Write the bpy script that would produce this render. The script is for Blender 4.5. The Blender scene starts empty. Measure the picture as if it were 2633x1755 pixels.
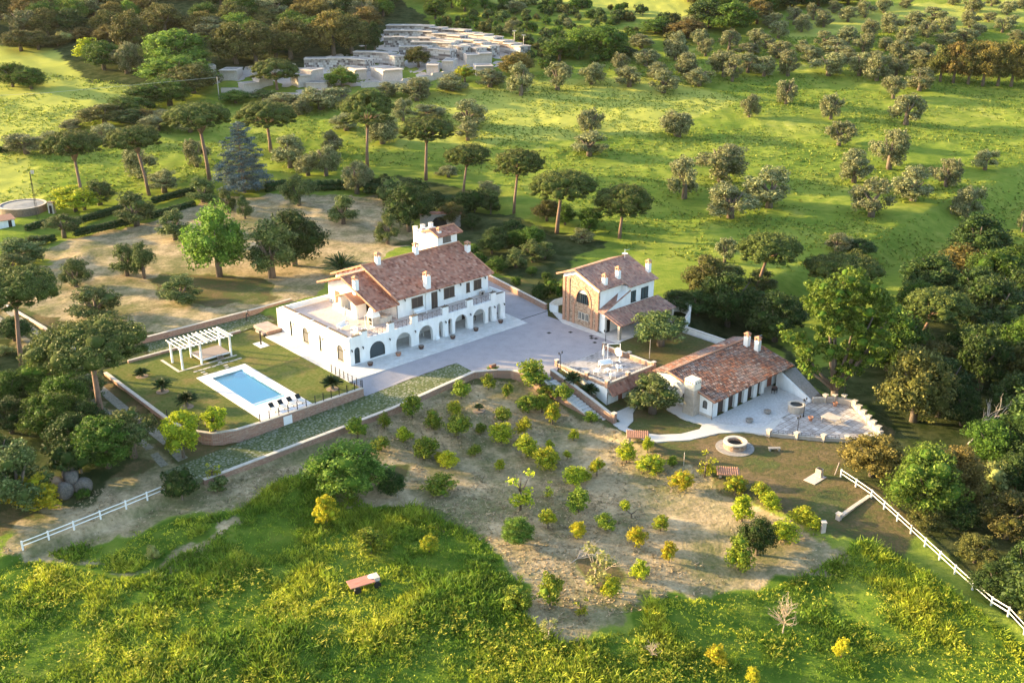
import bpy, math, random
import numpy as np
from mathutils import Vector
R=math.radians
scene=bpy.context.scene
COL=scene.collection
rng=np.random.default_rng(7); random.seed(7)

# ------------------------------------------------------------------ camera, sky, sun, exposure
CAM_H=60.0; PITCH=21.9; FPX=2600.0; IW,IH=2633.0,1755.0
cam=bpy.data.cameras.new("camera"); camo=bpy.data.objects.new("camera",cam); COL.objects.link(camo)
camo.location=(0,0,CAM_H); camo.rotation_euler=(R(90-PITCH),0,0)
cam.sensor_width=36; cam.lens=36*FPX/IW; cam.clip_start=1; cam.clip_end=5000
scene.camera=camo
SUN_EL=13.0; SUN_AZ=-76.0            # azimuth from +Y towards +X
world=bpy.data.worlds.new("World"); scene.world=world; world.use_nodes=True
wn=world.node_tree.nodes; wl=world.node_tree.links
sky=wn.new("ShaderNodeTexSky"); sky.sky_type='NISHITA'; sky.sun_disc=False
sky.sun_elevation=R(SUN_EL); sky.sun_rotation=R(SUN_AZ); sky.air_density=1.0; sky.dust_density=1.5
wl.new(sky.outputs[0],wn["Background"].inputs[0]); wn["Background"].inputs[1].default_value=0.15
sd=bpy.data.lights.new("sun",'SUN'); sd.energy=4.5; sd.angle=R(1.0); sd.color=(1.0,0.73,0.36)
so=bpy.data.objects.new("sun",sd); COL.objects.link(so)
sv=Vector((math.sin(R(SUN_AZ))*math.cos(R(SUN_EL)),math.cos(R(SUN_AZ))*math.cos(R(SUN_EL)),math.sin(R(SUN_EL))))
so.rotation_euler=sv.to_track_quat('Z','Y').to_euler(); so.location=(-200,100,150)
vs=scene.view_settings; vs.view_transform='Standard'; vs.look='None'; vs.gamma=1; vs.use_curve_mapping=False
vs.exposure=2.15

# ------------------------------------------------------------------ survey: estate axes, terrain, photo points
TH=R(42.4); UX,UY=math.cos(TH),math.sin(TH); AX,AY=-24.2,139.12
def W(u,v,z=0.0): return (AX+u*UX-v*UY, AY+u*UY+v*UX, z)
def UV(x,y): dx=x-AX; dy=y-AY; return dx*UX+dy*UY, -dx*UY+dy*UX
def sst(a,b,x): t=np.clip((np.asarray(x,float)-a)/(b-a),0,1); return t*t*(3-2*t)
def lane_z(u): return -1.15*np.clip((12-u)/15.,0,1)-0.02*np.clip(-3-u,0,60)
def T_base(x,y):
    x=np.asarray(x,float); y=np.asarray(y,float); u,v=UV(x,y)
    z=np.zeros_like(u)
    zl=lane_z(u)
    zo=zl-0.75+( -3.4-(zl-0.75))*sst(-14.8,-34,v)
    south=zo
    front=np.where(v>-7.0, zl*sst(0,-7,v), zl)
    z=front
    z=z+(south-z)*sst(-14.3,-14.9,v)*sst(20,15.5,u)
    # lower yard level to the right of the stairs
    ry=sst(15.5,20,u)*sst(-20,-35,v)
    z=np.where(u>15.5, z*(1-ry)+(-3.4)*ry, z)
    ly=sst(-34.0,-35.2,v)*sst(18,22,u)
    z=z*(1-ly)+(-3.4)*ly
    # south fall of the meadow
    z=z-0.05*np.clip(-60-v-0.35*(u-10),0,70)*sst(40,20,u)
    z=z-0.035*np.clip(-20-v,0,60)*sst(14,0,u)*0.5
    # valley under the right woods
    vr=sst(47.5,52,u)*sst(-17,-25,v); z=z*(1-vr)+(-3.6)*vr
    # left outside of the pool lawn
    ll=sst(-27.8,-29.5,u)*sst(30,10,v); z=z*(1-ll)+(np.minimum(z,-0.9))*ll
    # yard behind the house
    z=z+0.8*np.where(u<2, sst(29.75,30.1,v), sst(22,34,v)*sst(46,42,u)+0)
    # rising hillside behind
    yy=y+0.05*x
    z=z+np.interp(yy,[0,183,205,235,265,300,350,400,460,600,900],[0,0,.6,2.6,5.6,10.4,18.6,27.5,38,66,150])
    return z
_fr=np.random.default_rng(21)
_FW=[(2*np.pi/(L*_fr.uniform(.6,1.7)),_fr.uniform(0,np.pi),_fr.uniform(0,6.28),A) for L,A,n in ((26,.30,9),(10,.20,9),(4.2,.13,9)) for _ in range(n)]
def fbm(x,y):
    r=0*x
    for k,a,p,A in _FW: r=r+A*np.sin(k*(x*math.cos(a)+y*math.sin(a))+p+.8*np.sin(k*.6*(y*math.cos(a)-x*math.sin(a))+p))
    return r
PLATEAUS=[]   # (polygon in uv, height function)
def inpoly(u,v,poly):
    u=np.asarray(u,float); v=np.asarray(v,float); c=np.zeros(u.shape,bool); n=len(poly); j=n-1
    for i in range(n):
        xi,yi=poly[i]; xj,yj=poly[j]
        if yi!=yj: c^=((yi>v)!=(yj>v))&(u<(xj-xi)*(v-yi)/(yj-yi)+xi)
        j=i
    return c
LAWN=[(-3.2,-7.7),(-3.2,23.7),(-28,23.7),(-28,1),(-27.4,-3.2),(-25.6,-6.2),(-23,-7.4),(-19.5,-7.7)]
COURT=[(-3.2,0),(-3.2,-8.1),(5,-8.7),(12.6,-9.7),(12.2,-13.9),(15,-15.9),(16.5,-17.3),(17.2,-19.6),(17.4,-23.6),(20,-23.2),(22.9,-21.1),(33.2,-21.1),(33.2,-20.3),(36.9,-20.3),(36.9,-4.5),(38.9,-2.4),(42.3,17),(44,29),(31.6,29),(31.6,0)]
GUEST=[(33.2,-34.6),(48,-34.6),(48,-24),(53,-20),(55.5,-15),(54,0),(39.2,-2.2),(36.9,-4.5),(36.9,-20.3),(33.2,-20.3)]
def court_z(u,v): return -1.15*np.clip((-v-4.6)/3.6,0,1)*np.clip((11-u)/14.,0,1)
PLATEAUS+= [(LAWN,lambda u,v:0*u),(COURT,court_z),(GUEST,lambda u,v:0*u),([(0,0),(31.2,0),(31.2,21),(0,21)],lambda u,v:0*u)]
def T(x,y):
    z=T_base(x,y); u,v=UV(np.asarray(x,float),np.asarray(y,float)); z=np.array(z,float)
    for p,f in PLATEAUS:
        m=inpoly(u,v,p); z=np.where(m,f(u,v)+0*u,z)
    return z
# photo crops used while surveying: (x0,y0,scale) -> pixel of the 2633x1755 photograph
K={'F1':(700,760,7.84),'F2':(1100,690,7.84),'G':(1400,620,5.6),'H':(1680,830,3.92),'I':(820,560,4.9),'J':(1400,830,5.2267),
'c1':(600,500,2.941),'c2':(1300,600,2.139),'c3':(350,750,2.941),'c4':(0,0,2.139),'L1':(0,600,2.941),'L2':(900,850,2.6133),'L3':(1733,0,2.6133),'L4':(1733,555,2.6133),'B1':(0,1155,2.6133),'B2':(900,1155,2.6133),'B3':(1733,1155,2.6133),'B4':(900,0,2.6133),'D':(0,0,.8933),'N4':(500,40,2.6144)}
_cp,_sp=math.cos(R(PITCH)),math.sin(R(PITCH))
def ray(k,px,py):
    a,b,s=K[k]; x=(a+px/s-IW/2)/FPX; y=-(b+py/s-IH/2)/FPX
    return np.array([x,_cp+y*_sp,y*_cp-_sp])
def at(k,px,py):
    "world point of the ground seen at a survey point"
    r=ray(k,px,py); ts=np.arange(60,900,0.5); X=r[0]*ts; Y=r[1]*ts; Z=CAM_H+r[2]*ts
    g=T(X,Y); i=int(np.argmax(Z<=g)) if (Z<=g).any() else len(ts)-1
    a,b=ts[max(i-1,0)],ts[i]
    for _ in range(12):
        m=(a+b)/2
        if CAM_H+r[2]*m<=float(T(np.array(r[0]*m),np.array(r[1]*m))): b=m
        else: a=m
    return (r[0]*b,r[1]*b,float(T(np.array(r[0]*b),np.array(r[1]*b))))
def pxm(k,p):
    "crop pixels per metre at world point p, and vertical foreshortening"
    d=p[1]*_cp-(p[2]-CAM_H)*_sp
    return FPX/d*K[k][2]

# ------------------------------------------------------------------ mesh building
class MB:
    def __init__(s,o=(0,0,0)): s.v=[]; s.f=[]; s.o=o
    def add(s,v,f):
        n=len(s.v); s.v+= [tuple(p) for p in v]; s.f+= [tuple(i+n for i in q) for q in f]; return s
    def box(s,x0,x1,y0,y1,z0,z1):
        return s.add([(x0,y0,z0),(x1,y0,z0),(x1,y1,z0),(x0,y1,z0),(x0,y0,z1),(x1,y0,z1),(x1,y1,z1),(x0,y1,z1)],
          [(0,3,2,1),(4,5,6,7),(0,1,5,4),(1,2,6,5),(2,3,7,6),(3,0,4,7)])
    def hex(s,p): return s.add(p,[(0,3,2,1),(4,5,6,7),(0,1,5,4),(1,2,6,5),(2,3,7,6),(3,0,4,7)])
    def prism(s,poly,z0,z1):
        a=sum(poly[i][0]*poly[(i+1)%len(poly)][1]-poly[(i+1)%len(poly)][0]*poly[i][1] for i in range(len(poly)))
        if a<0: poly=poly[::-1]
        n=len(poly); f0=z0 if callable(z0) else (lambda u,v:z0); f1=z1 if callable(z1) else (lambda u,v:z1)
        v=[(p[0],p[1],f0(*p)) for p in poly]+[(p[0],p[1],f1(*p)) for p in poly]
        return s.add(v,[tuple(range(n-1,-1,-1)),tuple(range(n,2*n))]+[(i,(i+1)%n,n+(i+1)%n,n+i) for i in range(n)])
    def ext(s,pts,vec):
        n=len(pts); v=list(pts)+[(p[0]+vec[0],p[1]+vec[1],p[2]+vec[2]) for p in pts]
        return s.add(v,[tuple(range(n-1,-1,-1)),tuple(range(n,2*n))]+[(i,(i+1)%n,n+(i+1)%n,n+i) for i in range(n)])
    def tube(s,pts,r,n=6):
        if not hasattr(r,'__len__'): r=[r]*len(pts)
        V=[];F=[]
        for i,p in enumerate(pts):
            a=Vector(pts[min(i+1,len(pts)-1)])-Vector(pts[max(i-1,0)]); a.normalize()
            q=a.to_track_quat('Z','Y')
            for k in range(n):
                o=q@Vector((r[i]*math.cos(2*math.pi*k/n),r[i]*math.sin(2*math.pi*k/n),0)); V.append((p[0]+o.x,p[1]+o.y,p[2]+o.z))
        for i in range(len(pts)-1):
            for k in range(n): F.append((i*n+k,i*n+(k+1)%n,(i+1)*n+(k+1)%n,(i+1)*n+k))
        F.append(tuple(range(n-1,-1,-1))); F.append(tuple((len(pts)-1)*n+k for k in range(n)))
        return s.add(V,F)
    def lathe(s,cx,cy,prof,n=20,caps=True):
        V=[(cx+r*math.cos(2*math.pi*k/n),cy+r*math.sin(2*math.pi*k/n),z) for r,z in prof for k in range(n)]
        F=[(i*n+k,i*n+(k+1)%n,(i+1)*n+(k+1)%n,(i+1)*n+k) for i in range(len(prof)-1) for k in range(n)]
        if caps: F.append(tuple(range(n-1,-1,-1))); F.append(tuple((len(prof)-1)*n+k for k in range(n)))
        return s.add(V,F)
    # wall along axis 'u' or 'v'; c0..c1 is its thickness in the other axis
    def wb(s,ax,a,b,c0,c1,z0,z1):
        if b-a<1e-4 or z1-z0<1e-4: return s
        return s.box(a,b,c0,c1,z0,z1) if ax=='u' else s.box(c0,c1,a,b,z0,z1)
    def archtop(s,ax,a,b,c0,c1,zt,z1,rise=None,n=10):
        h=(b-a)/2; rise=rise or h; c=(a+b)/2
        def za(x): return zt-rise+rise*math.sqrt(max(0,1-((x-c)/h)**2))
        for i in range(n):
            x0=c-h*math.cos(math.pi*i/n); x1=c-h*math.cos(math.pi*(i+1)/n); a0,a1=za(x0),za(x1)
            P=lambda x,cc,z:(x,cc,z) if ax=='u' else (cc,x,z)
            s.hex([P(x0,c0,a0),P(x1,c0,a1),P(x1,c1,a1),P(x0,c1,a0),P(x0,c0,z1),P(x1,c0,z1),P(x1,c1,z1),P(x0,c1,z1)])
        return s
    def wall(s,ax,s0,s1,c0,c1,z0,z1,ops=()):
        x=s0
        for (a,b,zb,zt,arch) in sorted(ops):
            s.wb(ax,x,a,c0,c1,z0,z1); s.wb(ax,a,b,c0,c1,z0,zb)
            if arch: s.archtop(ax,a,b,c0,c1,zt,z1,arch if arch is not True else None)
            else: s.wb(ax,a,b,c0,c1,zt,z1)
            x=b
        return s.wb(ax,x,s1,c0,c1,z0,z1)
    def pane(s,ax,a,b,zb,zt,c0,c1,arch=True,n=10):
        h=(b-a)/2; c=(a+b)/2
        pts=[(a,zb),(b,zb)]
        if arch:
            rise=h if arch is True else arch
            pts+=[(c+h*math.cos(math.pi*i/n),zt-rise+rise*math.sin(math.pi*i/n)) for i in range(n+1)]
        else: pts+=[(b,zt),(a,zt)]
        if ax=='u': s.ext([(p[0],c0,p[1]) for p in pts],(0,c1-c0,0))
        else: s.ext([(c0,p[0],p[1]) for p in pts],(c1-c0,0,0))
        return s
    def roofslab(s,p,t=0.16):
        "p: four corners of the upper surface"
        return s.hex([(q[0],q[1],q[2]-t) for q in p]+list(p))
    def build(s,name,m,parent=None,smooth=False,loc=None,rot=None):
        me=bpy.data.meshes.new(name); o0=s.o
        me.from_pydata([(p[0]-o0[0],p[1]-o0[1],p[2]-o0[2]) for p in s.v],[],s.f)
        me.materials.append(m)
        if smooth: me.polygons.foreach_set('use_smooth',[True]*len(me.polygons))
        import bmesh
        if len(s.f)<20000:
            b=bmesh.new(); b.from_mesh(me); bmesh.ops.recalc_face_normals(b,faces=b.faces); b.to_mesh(me); b.free()
        me.update()
        o=bpy.data.objects.new(name,me); COL.objects.link(o)
        if parent: o.parent=parent
        else:
            if loc is None: loc=W(*o0); rot=TH
            o.location=loc; o.rotation_euler=(0,0,rot or 0)
        return o
def tag(o,label=None,cat=None,group=None,kind=None):
    if label: o['label']=label
    if cat: o['category']=cat
    if group: o['group']=group
    if kind: o['kind']=kind
    return o
def thing(name,label,cat,u,v,z=0.,rot=None,group=None,world=None):
    o=bpy.data.objects.new(name,None); COL.objects.link(o); o.empty_display_size=.3
    if world is not None: o.location=world; o.rotation_euler=(0,0,rot or 0)
    else: o.location=W(u,v,z); o.rotation_euler=(0,0,TH+(rot or 0))
    return tag(o,label,cat,group)
def copy_thing(root,loc,rz=None,sc=None,label=None,group=None):
    r=root.copy(); COL.objects.link(r); r.location=loc
    if rz is not None: r.rotation_euler=(0,0,rz)
    if sc is not None: r.scale=sc
    if label: r['label']=label
    if group: r['group']=group
    for c in list(root.children):
        d=c.copy(); COL.objects.link(d); d.parent=r
        for g in list(c.children):
            e=g.copy(); COL.objects.link(e); e.parent=d
    return r

# ------------------------------------------------------------------ materials
def newmat(name):
    m=bpy.data.materials.new(name); m.use_nodes=True; nt=m.node_tree
    return m,nt,nt.nodes,nt.links,nt.nodes['Principled BSDF']
def ramp(N,stops):
    r=N.new('ShaderNodeValToRGB'); e=r.color_ramp.elements
    while len(e)<len(stops): e.new(.5)
    for i,(p,c) in enumerate(stops): e[i].position=p; e[i].color=(*c,1)
    return r
def noise(N,L,co,scale,detail=4,rough=.6,mapping=None):
    n=N.new('ShaderNodeTexNoise'); n.inputs['Scale'].default_value=scale; n.inputs['Detail'].default_value=detail; n.inputs['Roughness'].default_value=rough
    if mapping:
        mp=N.new('ShaderNodeMapping'); mp.inputs['Scale'].default_value=mapping; L.new(co,mp.inputs[0]); co=mp.outputs[0]
    L.new(co,n.inputs['Vector']); return n
def mixc(N,L,fac,a,b,mode='MIX'):
    m=N.new('ShaderNodeMix'); m.data_type='RGBA'; m.blend_type=mode
    if hasattr(fac,'is_linked') or hasattr(fac,'links'): L.new(fac,m.inputs[0])
    else: m.inputs[0].default_value=fac
    for s,i in ((a,6),(b,7)):
        if hasattr(s,'links'): L.new(s,m.inputs[i])
        else: m.inputs[i].default_value=(*s,1)
    return m.outputs[2]
def nmat(name,stops,scale=3,rough=.8,bump=0.0,bscale=None,detail=4,stops2=None,scale2=20,f2=.4,metal=0,mapping=None,lo=.3,hi=.7,spec=.3):
    m,nt,N,L,B=newmat(name); tc=N.new('ShaderNodeTexCoord'); co=tc.outputs['Object']
    n=noise(N,L,co,scale,detail,mapping=mapping)
    k=len(stops); r=ramp(N,[(lo+(hi-lo)*i/max(k-1,1),c) for i,c in enumerate(stops)]); L.new(n.outputs[0],r.inputs[0])
    c=r.outputs[0]
    if stops2:
        n2=noise(N,L,co,scale2,3,mapping=mapping); k=len(stops2); r2=ramp(N,[(.35+.3*i/max(k-1,1),q) for i,q in enumerate(stops2)]); L.new(n2.outputs[0],r2.inputs[0])
        c=mixc(N,L,f2,c,r2.outputs[0])
    L.new(c,B.inputs['Base Color']); B.inputs['Roughness'].default_value=rough; B.inputs['Metallic'].default_value=metal
    B.inputs['Specular IOR Level'].default_value=spec
    if bump:
        nb=noise(N,L,co,bscale or scale*4,5); b=N.new('ShaderNodeBump'); b.inputs['Strength'].default_value=bump; b.inputs['Distance'].default_value=.1
        L.new(nb.outputs[0],b.inputs['Height']); L.new(b.outputs[0],B.inputs['Normal'])
    return m
def cellmat(name,cols,cw,ch,axis=('X','Y'),joint=None,jw=.06,rough=.85,stain=None,sscale=.25,bump=.5,distort=0,sf=.6,slo=.45,shi=.65):
    "random-coloured cells (roof tiles, slabs, bricks) of cw x ch metres"
    m,nt,N,L,B=newmat(name); tc=N.new('ShaderNodeTexCoord'); co=tc.outputs['Object']
    if distort:
        nd=noise(N,L,co,1.5,2); vm=N.new('ShaderNodeVectorMath'); vm.operation='MULTIPLY_ADD'; L.new(nd.outputs[1],vm.inputs[0]); vm.inputs[1].default_value=(distort,)*3; L.new(co,vm.inputs[2]); co2=vm.outputs[0]
    else: co2=co
    sp=N.new('ShaderNodeSeparateXYZ'); L.new(co2,sp.inputs[0])
    def mth(op,a,b=None):
        n=N.new('ShaderNodeMath'); n.operation=op
        for i,s in enumerate((a,b)):
            if s is None: continue
            if hasattr(s,'links'): L.new(s,n.inputs[i])
            else: n.inputs[i].default_value=s
        return n.outputs[0]
    def comp(ax):
        if ax=='XY': return mth('ADD',sp.outputs['X'],sp.outputs['Y'])
        return sp.outputs[ax]
    b=mth('DIVIDE',comp(axis[1]),ch); bf=mth('FLOOR',b)
    sh=mth('MULTIPLY',mth('MODULO',mth('ABSOLUTE',bf),2.0),.5)
    a=mth('ADD',mth('DIVIDE',comp(axis[0]),cw),sh); af=mth('FLOOR',a)
    cx=N.new('ShaderNodeCombineXYZ'); L.new(af,cx.inputs[0]); L.new(bf,cx.inputs[1])
    wnz=N.new('ShaderNodeTexWhiteNoise'); wnz.noise_dimensions='2D'; L.new(cx.outputs[0],wnz.inputs['Vector'])
    r=ramp(N,[(i/(len(cols)-1),c) for i,c in enumerate(cols)]); L.new(wnz.outputs[0],r.inputs[0]); c=r.outputs[0]
    if stain:
        n=noise(N,L,co,sscale,6,.7); rr=ramp(N,[(slo,(0,0,0)),(shi,(1,1,1))]); L.new(n.outputs[0],rr.inputs[0])
        fm=mth('MULTIPLY',rr.outputs[0],sf); c=mixc(N,L,fm,c,stain)
    fa=mth('FRACT',a); fb=mth('FRACT',b)
    if joint:
        ja=mth('LESS_THAN',fa,jw); jb=mth('LESS_THAN',fb,jw*cw/ch); j=mth('MAXIMUM',ja,jb); c=mixc(N,L,j,c,joint)
    L.new(c,B.inputs['Base Color']); B.inputs['Roughness'].default_value=rough; B.inputs['Specular IOR Level'].default_value=.25
    if bump:
        bp=N.new('ShaderNodeBump'); bp.inputs['Strength'].default_value=bump; bp.inputs['Distance'].default_value=.08
        h=mth('ADD',mth('SINE',mth('MULTIPLY',fa,math.pi)),mth('MULTIPLY',wnz.outputs[0],.5)); L.new(h,bp.inputs['Height']); L.new(bp.outputs[0],B.inputs['Normal'])
    return m
INNER={}
def leafmat(name,c1,c2,c3,trans=.25,rough=.65,var=.35):
    m=leafmat_(name,c1,c2,c3,trans,rough,var); a=tuple((x*.7+y*.3) for x,y in zip(c1,c2)); INNER[m.name]=nmat(name+'_inner',[tuple(q*.8 for q in a),tuple(q*1.2 for q in a)],scale=4,rough=.9,bump=.8,bscale=6,spec=.1); return m
def leafmat_(name,c1,c2,c3,trans,rough,var):
    m,nt,N,L,B=newmat(name)
    g=N.new('ShaderNodeNewGeometry'); oi=N.new('ShaderNodeObjectInfo')
    r=ramp(N,[(0.0,c1),(.5,c2),(1,c3)]); L.new(g.outputs['Random Per Island'],r.inputs[0])
    tc=N.new('ShaderNodeTexCoord'); n=noise(N,L,tc.outputs['Object'],.7,2)
    hs=N.new('ShaderNodeHueSaturation'); L.new(r.outputs[0],hs.inputs['Color'])
    mr=N.new('ShaderNodeMapRange'); mr.inputs[3].default_value=1-var; mr.inputs[4].default_value=1+var; L.new(n.outputs[0],mr.inputs[0]); mr.inputs[1].default_value=.3; mr.inputs[2].default_value=.7
    mo=N.new('ShaderNodeMapRange'); mo.inputs[3].default_value=.8; mo.inputs[4].default_value=1.2; L.new(oi.outputs['Random'],mo.inputs[0])
    mm=N.new('ShaderNodeMath'); mm.operation='MULTIPLY'; L.new(mr.outputs[0],mm.inputs[0]); L.new(mo.outputs[0],mm.inputs[1]); L.new(mm.outputs[0],hs.inputs['Value'])
    mh=N.new('ShaderNodeMapRange'); mh.inputs[3].default_value=.485; mh.inputs[4].default_value=.515; L.new(oi.outputs['Random'],mh.inputs[0]); L.new(mh.outputs[0],hs.inputs['Hue'])
    L.new(hs.outputs[0],B.inputs['Base Color']); B.inputs['Roughness'].default_value=rough; B.inputs['Specular IOR Level'].default_value=.2
    tr=N.new('ShaderNodeBsdfTranslucent'); L.new(hs.outputs[0],tr.inputs[0]); ms=N.new('ShaderNodeMixShader'); ms.inputs[0].default_value=trans
    L.new(B.outputs[0],ms.inputs[1]); L.new(tr.outputs[0],ms.inputs[2]); L.new(ms.outputs[0],N['Material Output'].inputs[0])
    return m
M={}
M['white']=nmat('white_render',[(.74,.74,.73),(.84,.84,.83)],scale=.6,rough=.9,stops2=[(.58,.56,.52),(.86,.86,.85)],scale2=1.3,f2=.3,mapping=(1,1,.35))
M['cream']=nmat('cream_render',[(.62,.55,.44),(.75,.70,.60)],scale=.8,rough=.9)
M['tile']=cellmat('terracotta_tiles',[(.17,.065,.040),(.37,.15,.092),(.43,.20,.13),(.28,.115,.075),(.48,.265,.18),(.22,.09,.06)],.42,.48,stain=(.17,.095,.07),sscale=.3,sf=.35)
M['tileo']=cellmat('old_terracotta_tiles',[(.20,.075,.04),(.46,.18,.09),(.34,.14,.08),(.48,.34,.26),(.13,.07,.05),(.42,.21,.13)],.42,.5,joint=(.07,.045,.04),jw=.22,stain=(.36,.32,.29),sscale=.4,sf=.65,slo=.48,shi=.62)
M['tileg']=cellmat('salmon_tiles',[(.26,.13,.095),(.42,.22,.16),(.36,.20,.15),(.47,.29,.21),(.23,.13,.10)],.36,.45,stain=(.17,.105,.095),sscale=.35,sf=.6,slo=.5)
M['ridge']=nmat('ridge_tiles',[(.36,.17,.10),(.5,.27,.17)],scale=6,rough=.85)
M['cap']=nmat('parapet_caps',[(.11,.085,.065),(.20,.155,.115)],scale=3,rough=.9)
M['brick']=cellmat('red_brick',[(.25,.12,.08),(.36,.19,.13),(.30,.16,.11),(.42,.27,.19)],.3,.12,axis=('XY','Z'),joint=(.36,.30,.25),jw=.06,bump=.2,stain=(.22,.17,.13),sscale=.5,sf=.5)
M['rubble']=cellmat('rubble_brick',[(.22,.12,.07),(.38,.23,.15),(.45,.33,.24),(.28,.17,.11),(.14,.09,.06)],.32,.2,axis=('XY','Z'),joint=(.40,.32,.24),jw=.1,bump=.3,distort=.25)
M['brickred']=cellmat('orange_brick',[(.36,.16,.09),(.45,.22,.13),(.40,.20,.12)],.28,.11,axis=('XY','Z'),joint=(.42,.33,.26),jw=.06,bump=.2)
M['coping']=nmat('stone_coping',[(.44,.38,.31),(.58,.52,.45)],scale=2.5,rough=.9)
M['terrac']=nmat('pink_terrace',[(.46,.36,.31),(.60,.50,.44),(.52,.40,.34)],scale=.7,rough=.85,stops2=[(.34,.29,.26),(.62,.54,.48)],scale2=4,f2=.35)
M['apron']=cellmat('apron_slabs',[(.52,.50,.46),(.62,.60,.57),(.56,.53,.50),(.66,.62,.57)],.9,.6,joint=(.38,.36,.33),jw=.03,bump=.0,stain=(.42,.39,.35),sscale=.8,sf=.5)
M['asph']=nmat('pale_porphyry_paving',[(.27,.245,.25),(.33,.30,.305),(.37,.335,.335)],scale=.5,rough=.9,stops2=[(.22,.205,.21),(.40,.37,.385)],scale2=14,f2=.35,bump=.1,bscale=10)
M['path']=nmat('pale_stone_path',[(.52,.49,.44),(.62,.59,.54)],scale=1.2,rough=.9,stops2=[(.42,.40,.36),(.66,.62,.58)],scale2=9,f2=.4)
M['patio']=cellmat('weathered_flagstones',[(.46,.43,.41),(.58,.55,.53),(.38,.35,.33),(.52,.48,.45)],.9,.9,joint=(.20,.16,.14),jw=.09,bump=.0,stain=(.22,.19,.17),sscale=.45,sf=.75,slo=.48,shi=.68,distort=.2)
M['patio2']=cellmat('terrace_flagstones',[(.32,.30,.29),(.46,.43,.42),(.12,.11,.11),(.40,.37,.35),(.22,.20,.20)],1.0,.55,joint=(.44,.41,.39),jw=.1,bump=.0,stain=(.24,.20,.18),sscale=.7,sf=.6,distort=.35)
M['patio_up']=nmat('stained_pale_patio',[(.24,.21,.19),(.50,.48,.46),(.60,.58,.56)],scale=.22,rough=.9,stops2=[(.34,.31,.29),(.64,.62,.60)],scale2=3,f2=.45,detail=6,lo=.30,hi=.56)
M['landing']=nmat('landing_stone',[(.30,.23,.20),(.42,.34,.29)],scale=1.5,rough=.9)
M['deck']=nmat('pool_deck_stone',[(.66,.62,.60),(.72,.69,.67)],scale=1.2,rough=.7)
M['pool']=nmat('pool_liner',[(.58,.97,.97),(.66,.98,.98)],scale=.9,rough=.4,stops2=[(.52,.95,.97),(.70,.98,.98)],scale2=9,f2=.4)
M['poolst']=nmat('pool_steps',[(.66,.90,.95),(.72,.92,.96)],scale=3,rough=.5)
M['wood']=nmat('weathered_wood',[(.20,.16,.14),(.32,.27,.24)],scale=3,rough=.85,mapping=(1,8,1))
M['whitewood']=nmat('white_painted_wood',[(.62,.60,.57),(.78,.77,.75)],scale=4,rough=.7)
M['whiteplastic']=nmat('white_garden_furniture',[(.74,.74,.73),(.82,.82,.81)],scale=4,rough=.5)
M['darkwood']=nmat('brown_shutter',[(.055,.038,.032),(.085,.06,.05)],scale=5,rough=.6,mapping=(1,1,12))
M['redwood']=nmat('red_brown_door',[(.20,.07,.045),(.28,.11,.07)],scale=5,rough=.6)
M['green_shut']=nmat('dark_green_shutter',[(.03,.05,.055),(.05,.08,.085)],scale=5,rough=.6)
M['frame']=nmat('black_metal',[(.02,.02,.02),(.035,.033,.03)],scale=5,rough=.5,metal=.3)
M['rust']=nmat('rusty_iron',[(.06,.035,.03),(.12,.07,.055)],scale=6,rough=.7)
M['stone']=nmat('grey_stone',[(.22,.20,.18),(.36,.33,.30)],scale=3,rough=.95,bump=.5)
M['cutstone']=nmat('beige_cut_stone',[(.36,.30,.24),(.48,.41,.34)],scale=2,rough=.9)
M['bark']=nmat('bark',[(.10,.075,.055),(.20,.155,.12)],scale=3,rough=.95,bump=.6,mapping=(2,2,.5))
M['pinebark']=nmat('pine_bark',[(.14,.085,.06),(.26,.17,.125)],scale=3,rough=.95,bump=.6,mapping=(2,2,.5))
M['deadwood']=nmat('dead_wood',[(.28,.25,.22),(.42,.38,.34)],scale=3,rough=.95)
M['drywood']=nmat('dry_twigs',[(.34,.26,.18),(.48,.38,.27)],scale=3,rough=.95)
M['dark']=nmat('dark_void',[(.02,.018,.016),(.03,.027,.024)],scale=2,rough=.9)
M['cloth']=nmat('off_white_fabric',[(.52,.50,.46),(.66,.64,.60)],scale=5,rough=.9)
M['trackd']=nmat('worn_track',[(.20,.18,.14),(.32,.29,.24)],scale=1.5,rough=1,stops2=[(.10,.11,.05),(.36,.32,.26)],scale2=4,f2=.5)
M['concrete']=nmat('pale_concrete',[(.44,.35,.28),(.60,.48,.39)],scale=.6,rough=.9,stops2=[(.34,.32,.30),(.58,.55,.52)],scale2=3,f2=.4)
M['roofc']=nmat('light_roof_sheet',[(.15,.145,.145),(.30,.27,.25)],scale=.35,rough=.9,stops2=[(.12,.12,.12),(.42,.37,.33)],scale2=1.8,f2=.45)
M['niche']=cellmat('niche_fronts',[(.46,.42,.38),(.52,.48,.44),(.10,.08,.08),(.20,.16,.14),(.50,.46,.42)],.8,.75,axis=('XY','Z'),joint=(.30,.27,.25),jw=.12,bump=0)
M['soil']=nmat('raked_soil',[(.20,.15,.11),(.30,.23,.17)],scale=2,rough=1)
M['bale']=nmat('weathered_hay',[(.075,.07,.06),(.14,.125,.11)],scale=2,rough=1,bump=.7,stops2=[(.06,.055,.05),(.22,.19,.16)],scale2=6,f2=.5)
M['teal']=nmat('teal_edge',[(.10,.38,.36),(.14,.45,.42)],scale=2)
M['terracotta']=nmat('terracotta_pot',[(.34,.15,.09),(.44,.21,.13)],scale=5,rough=.8)
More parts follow.
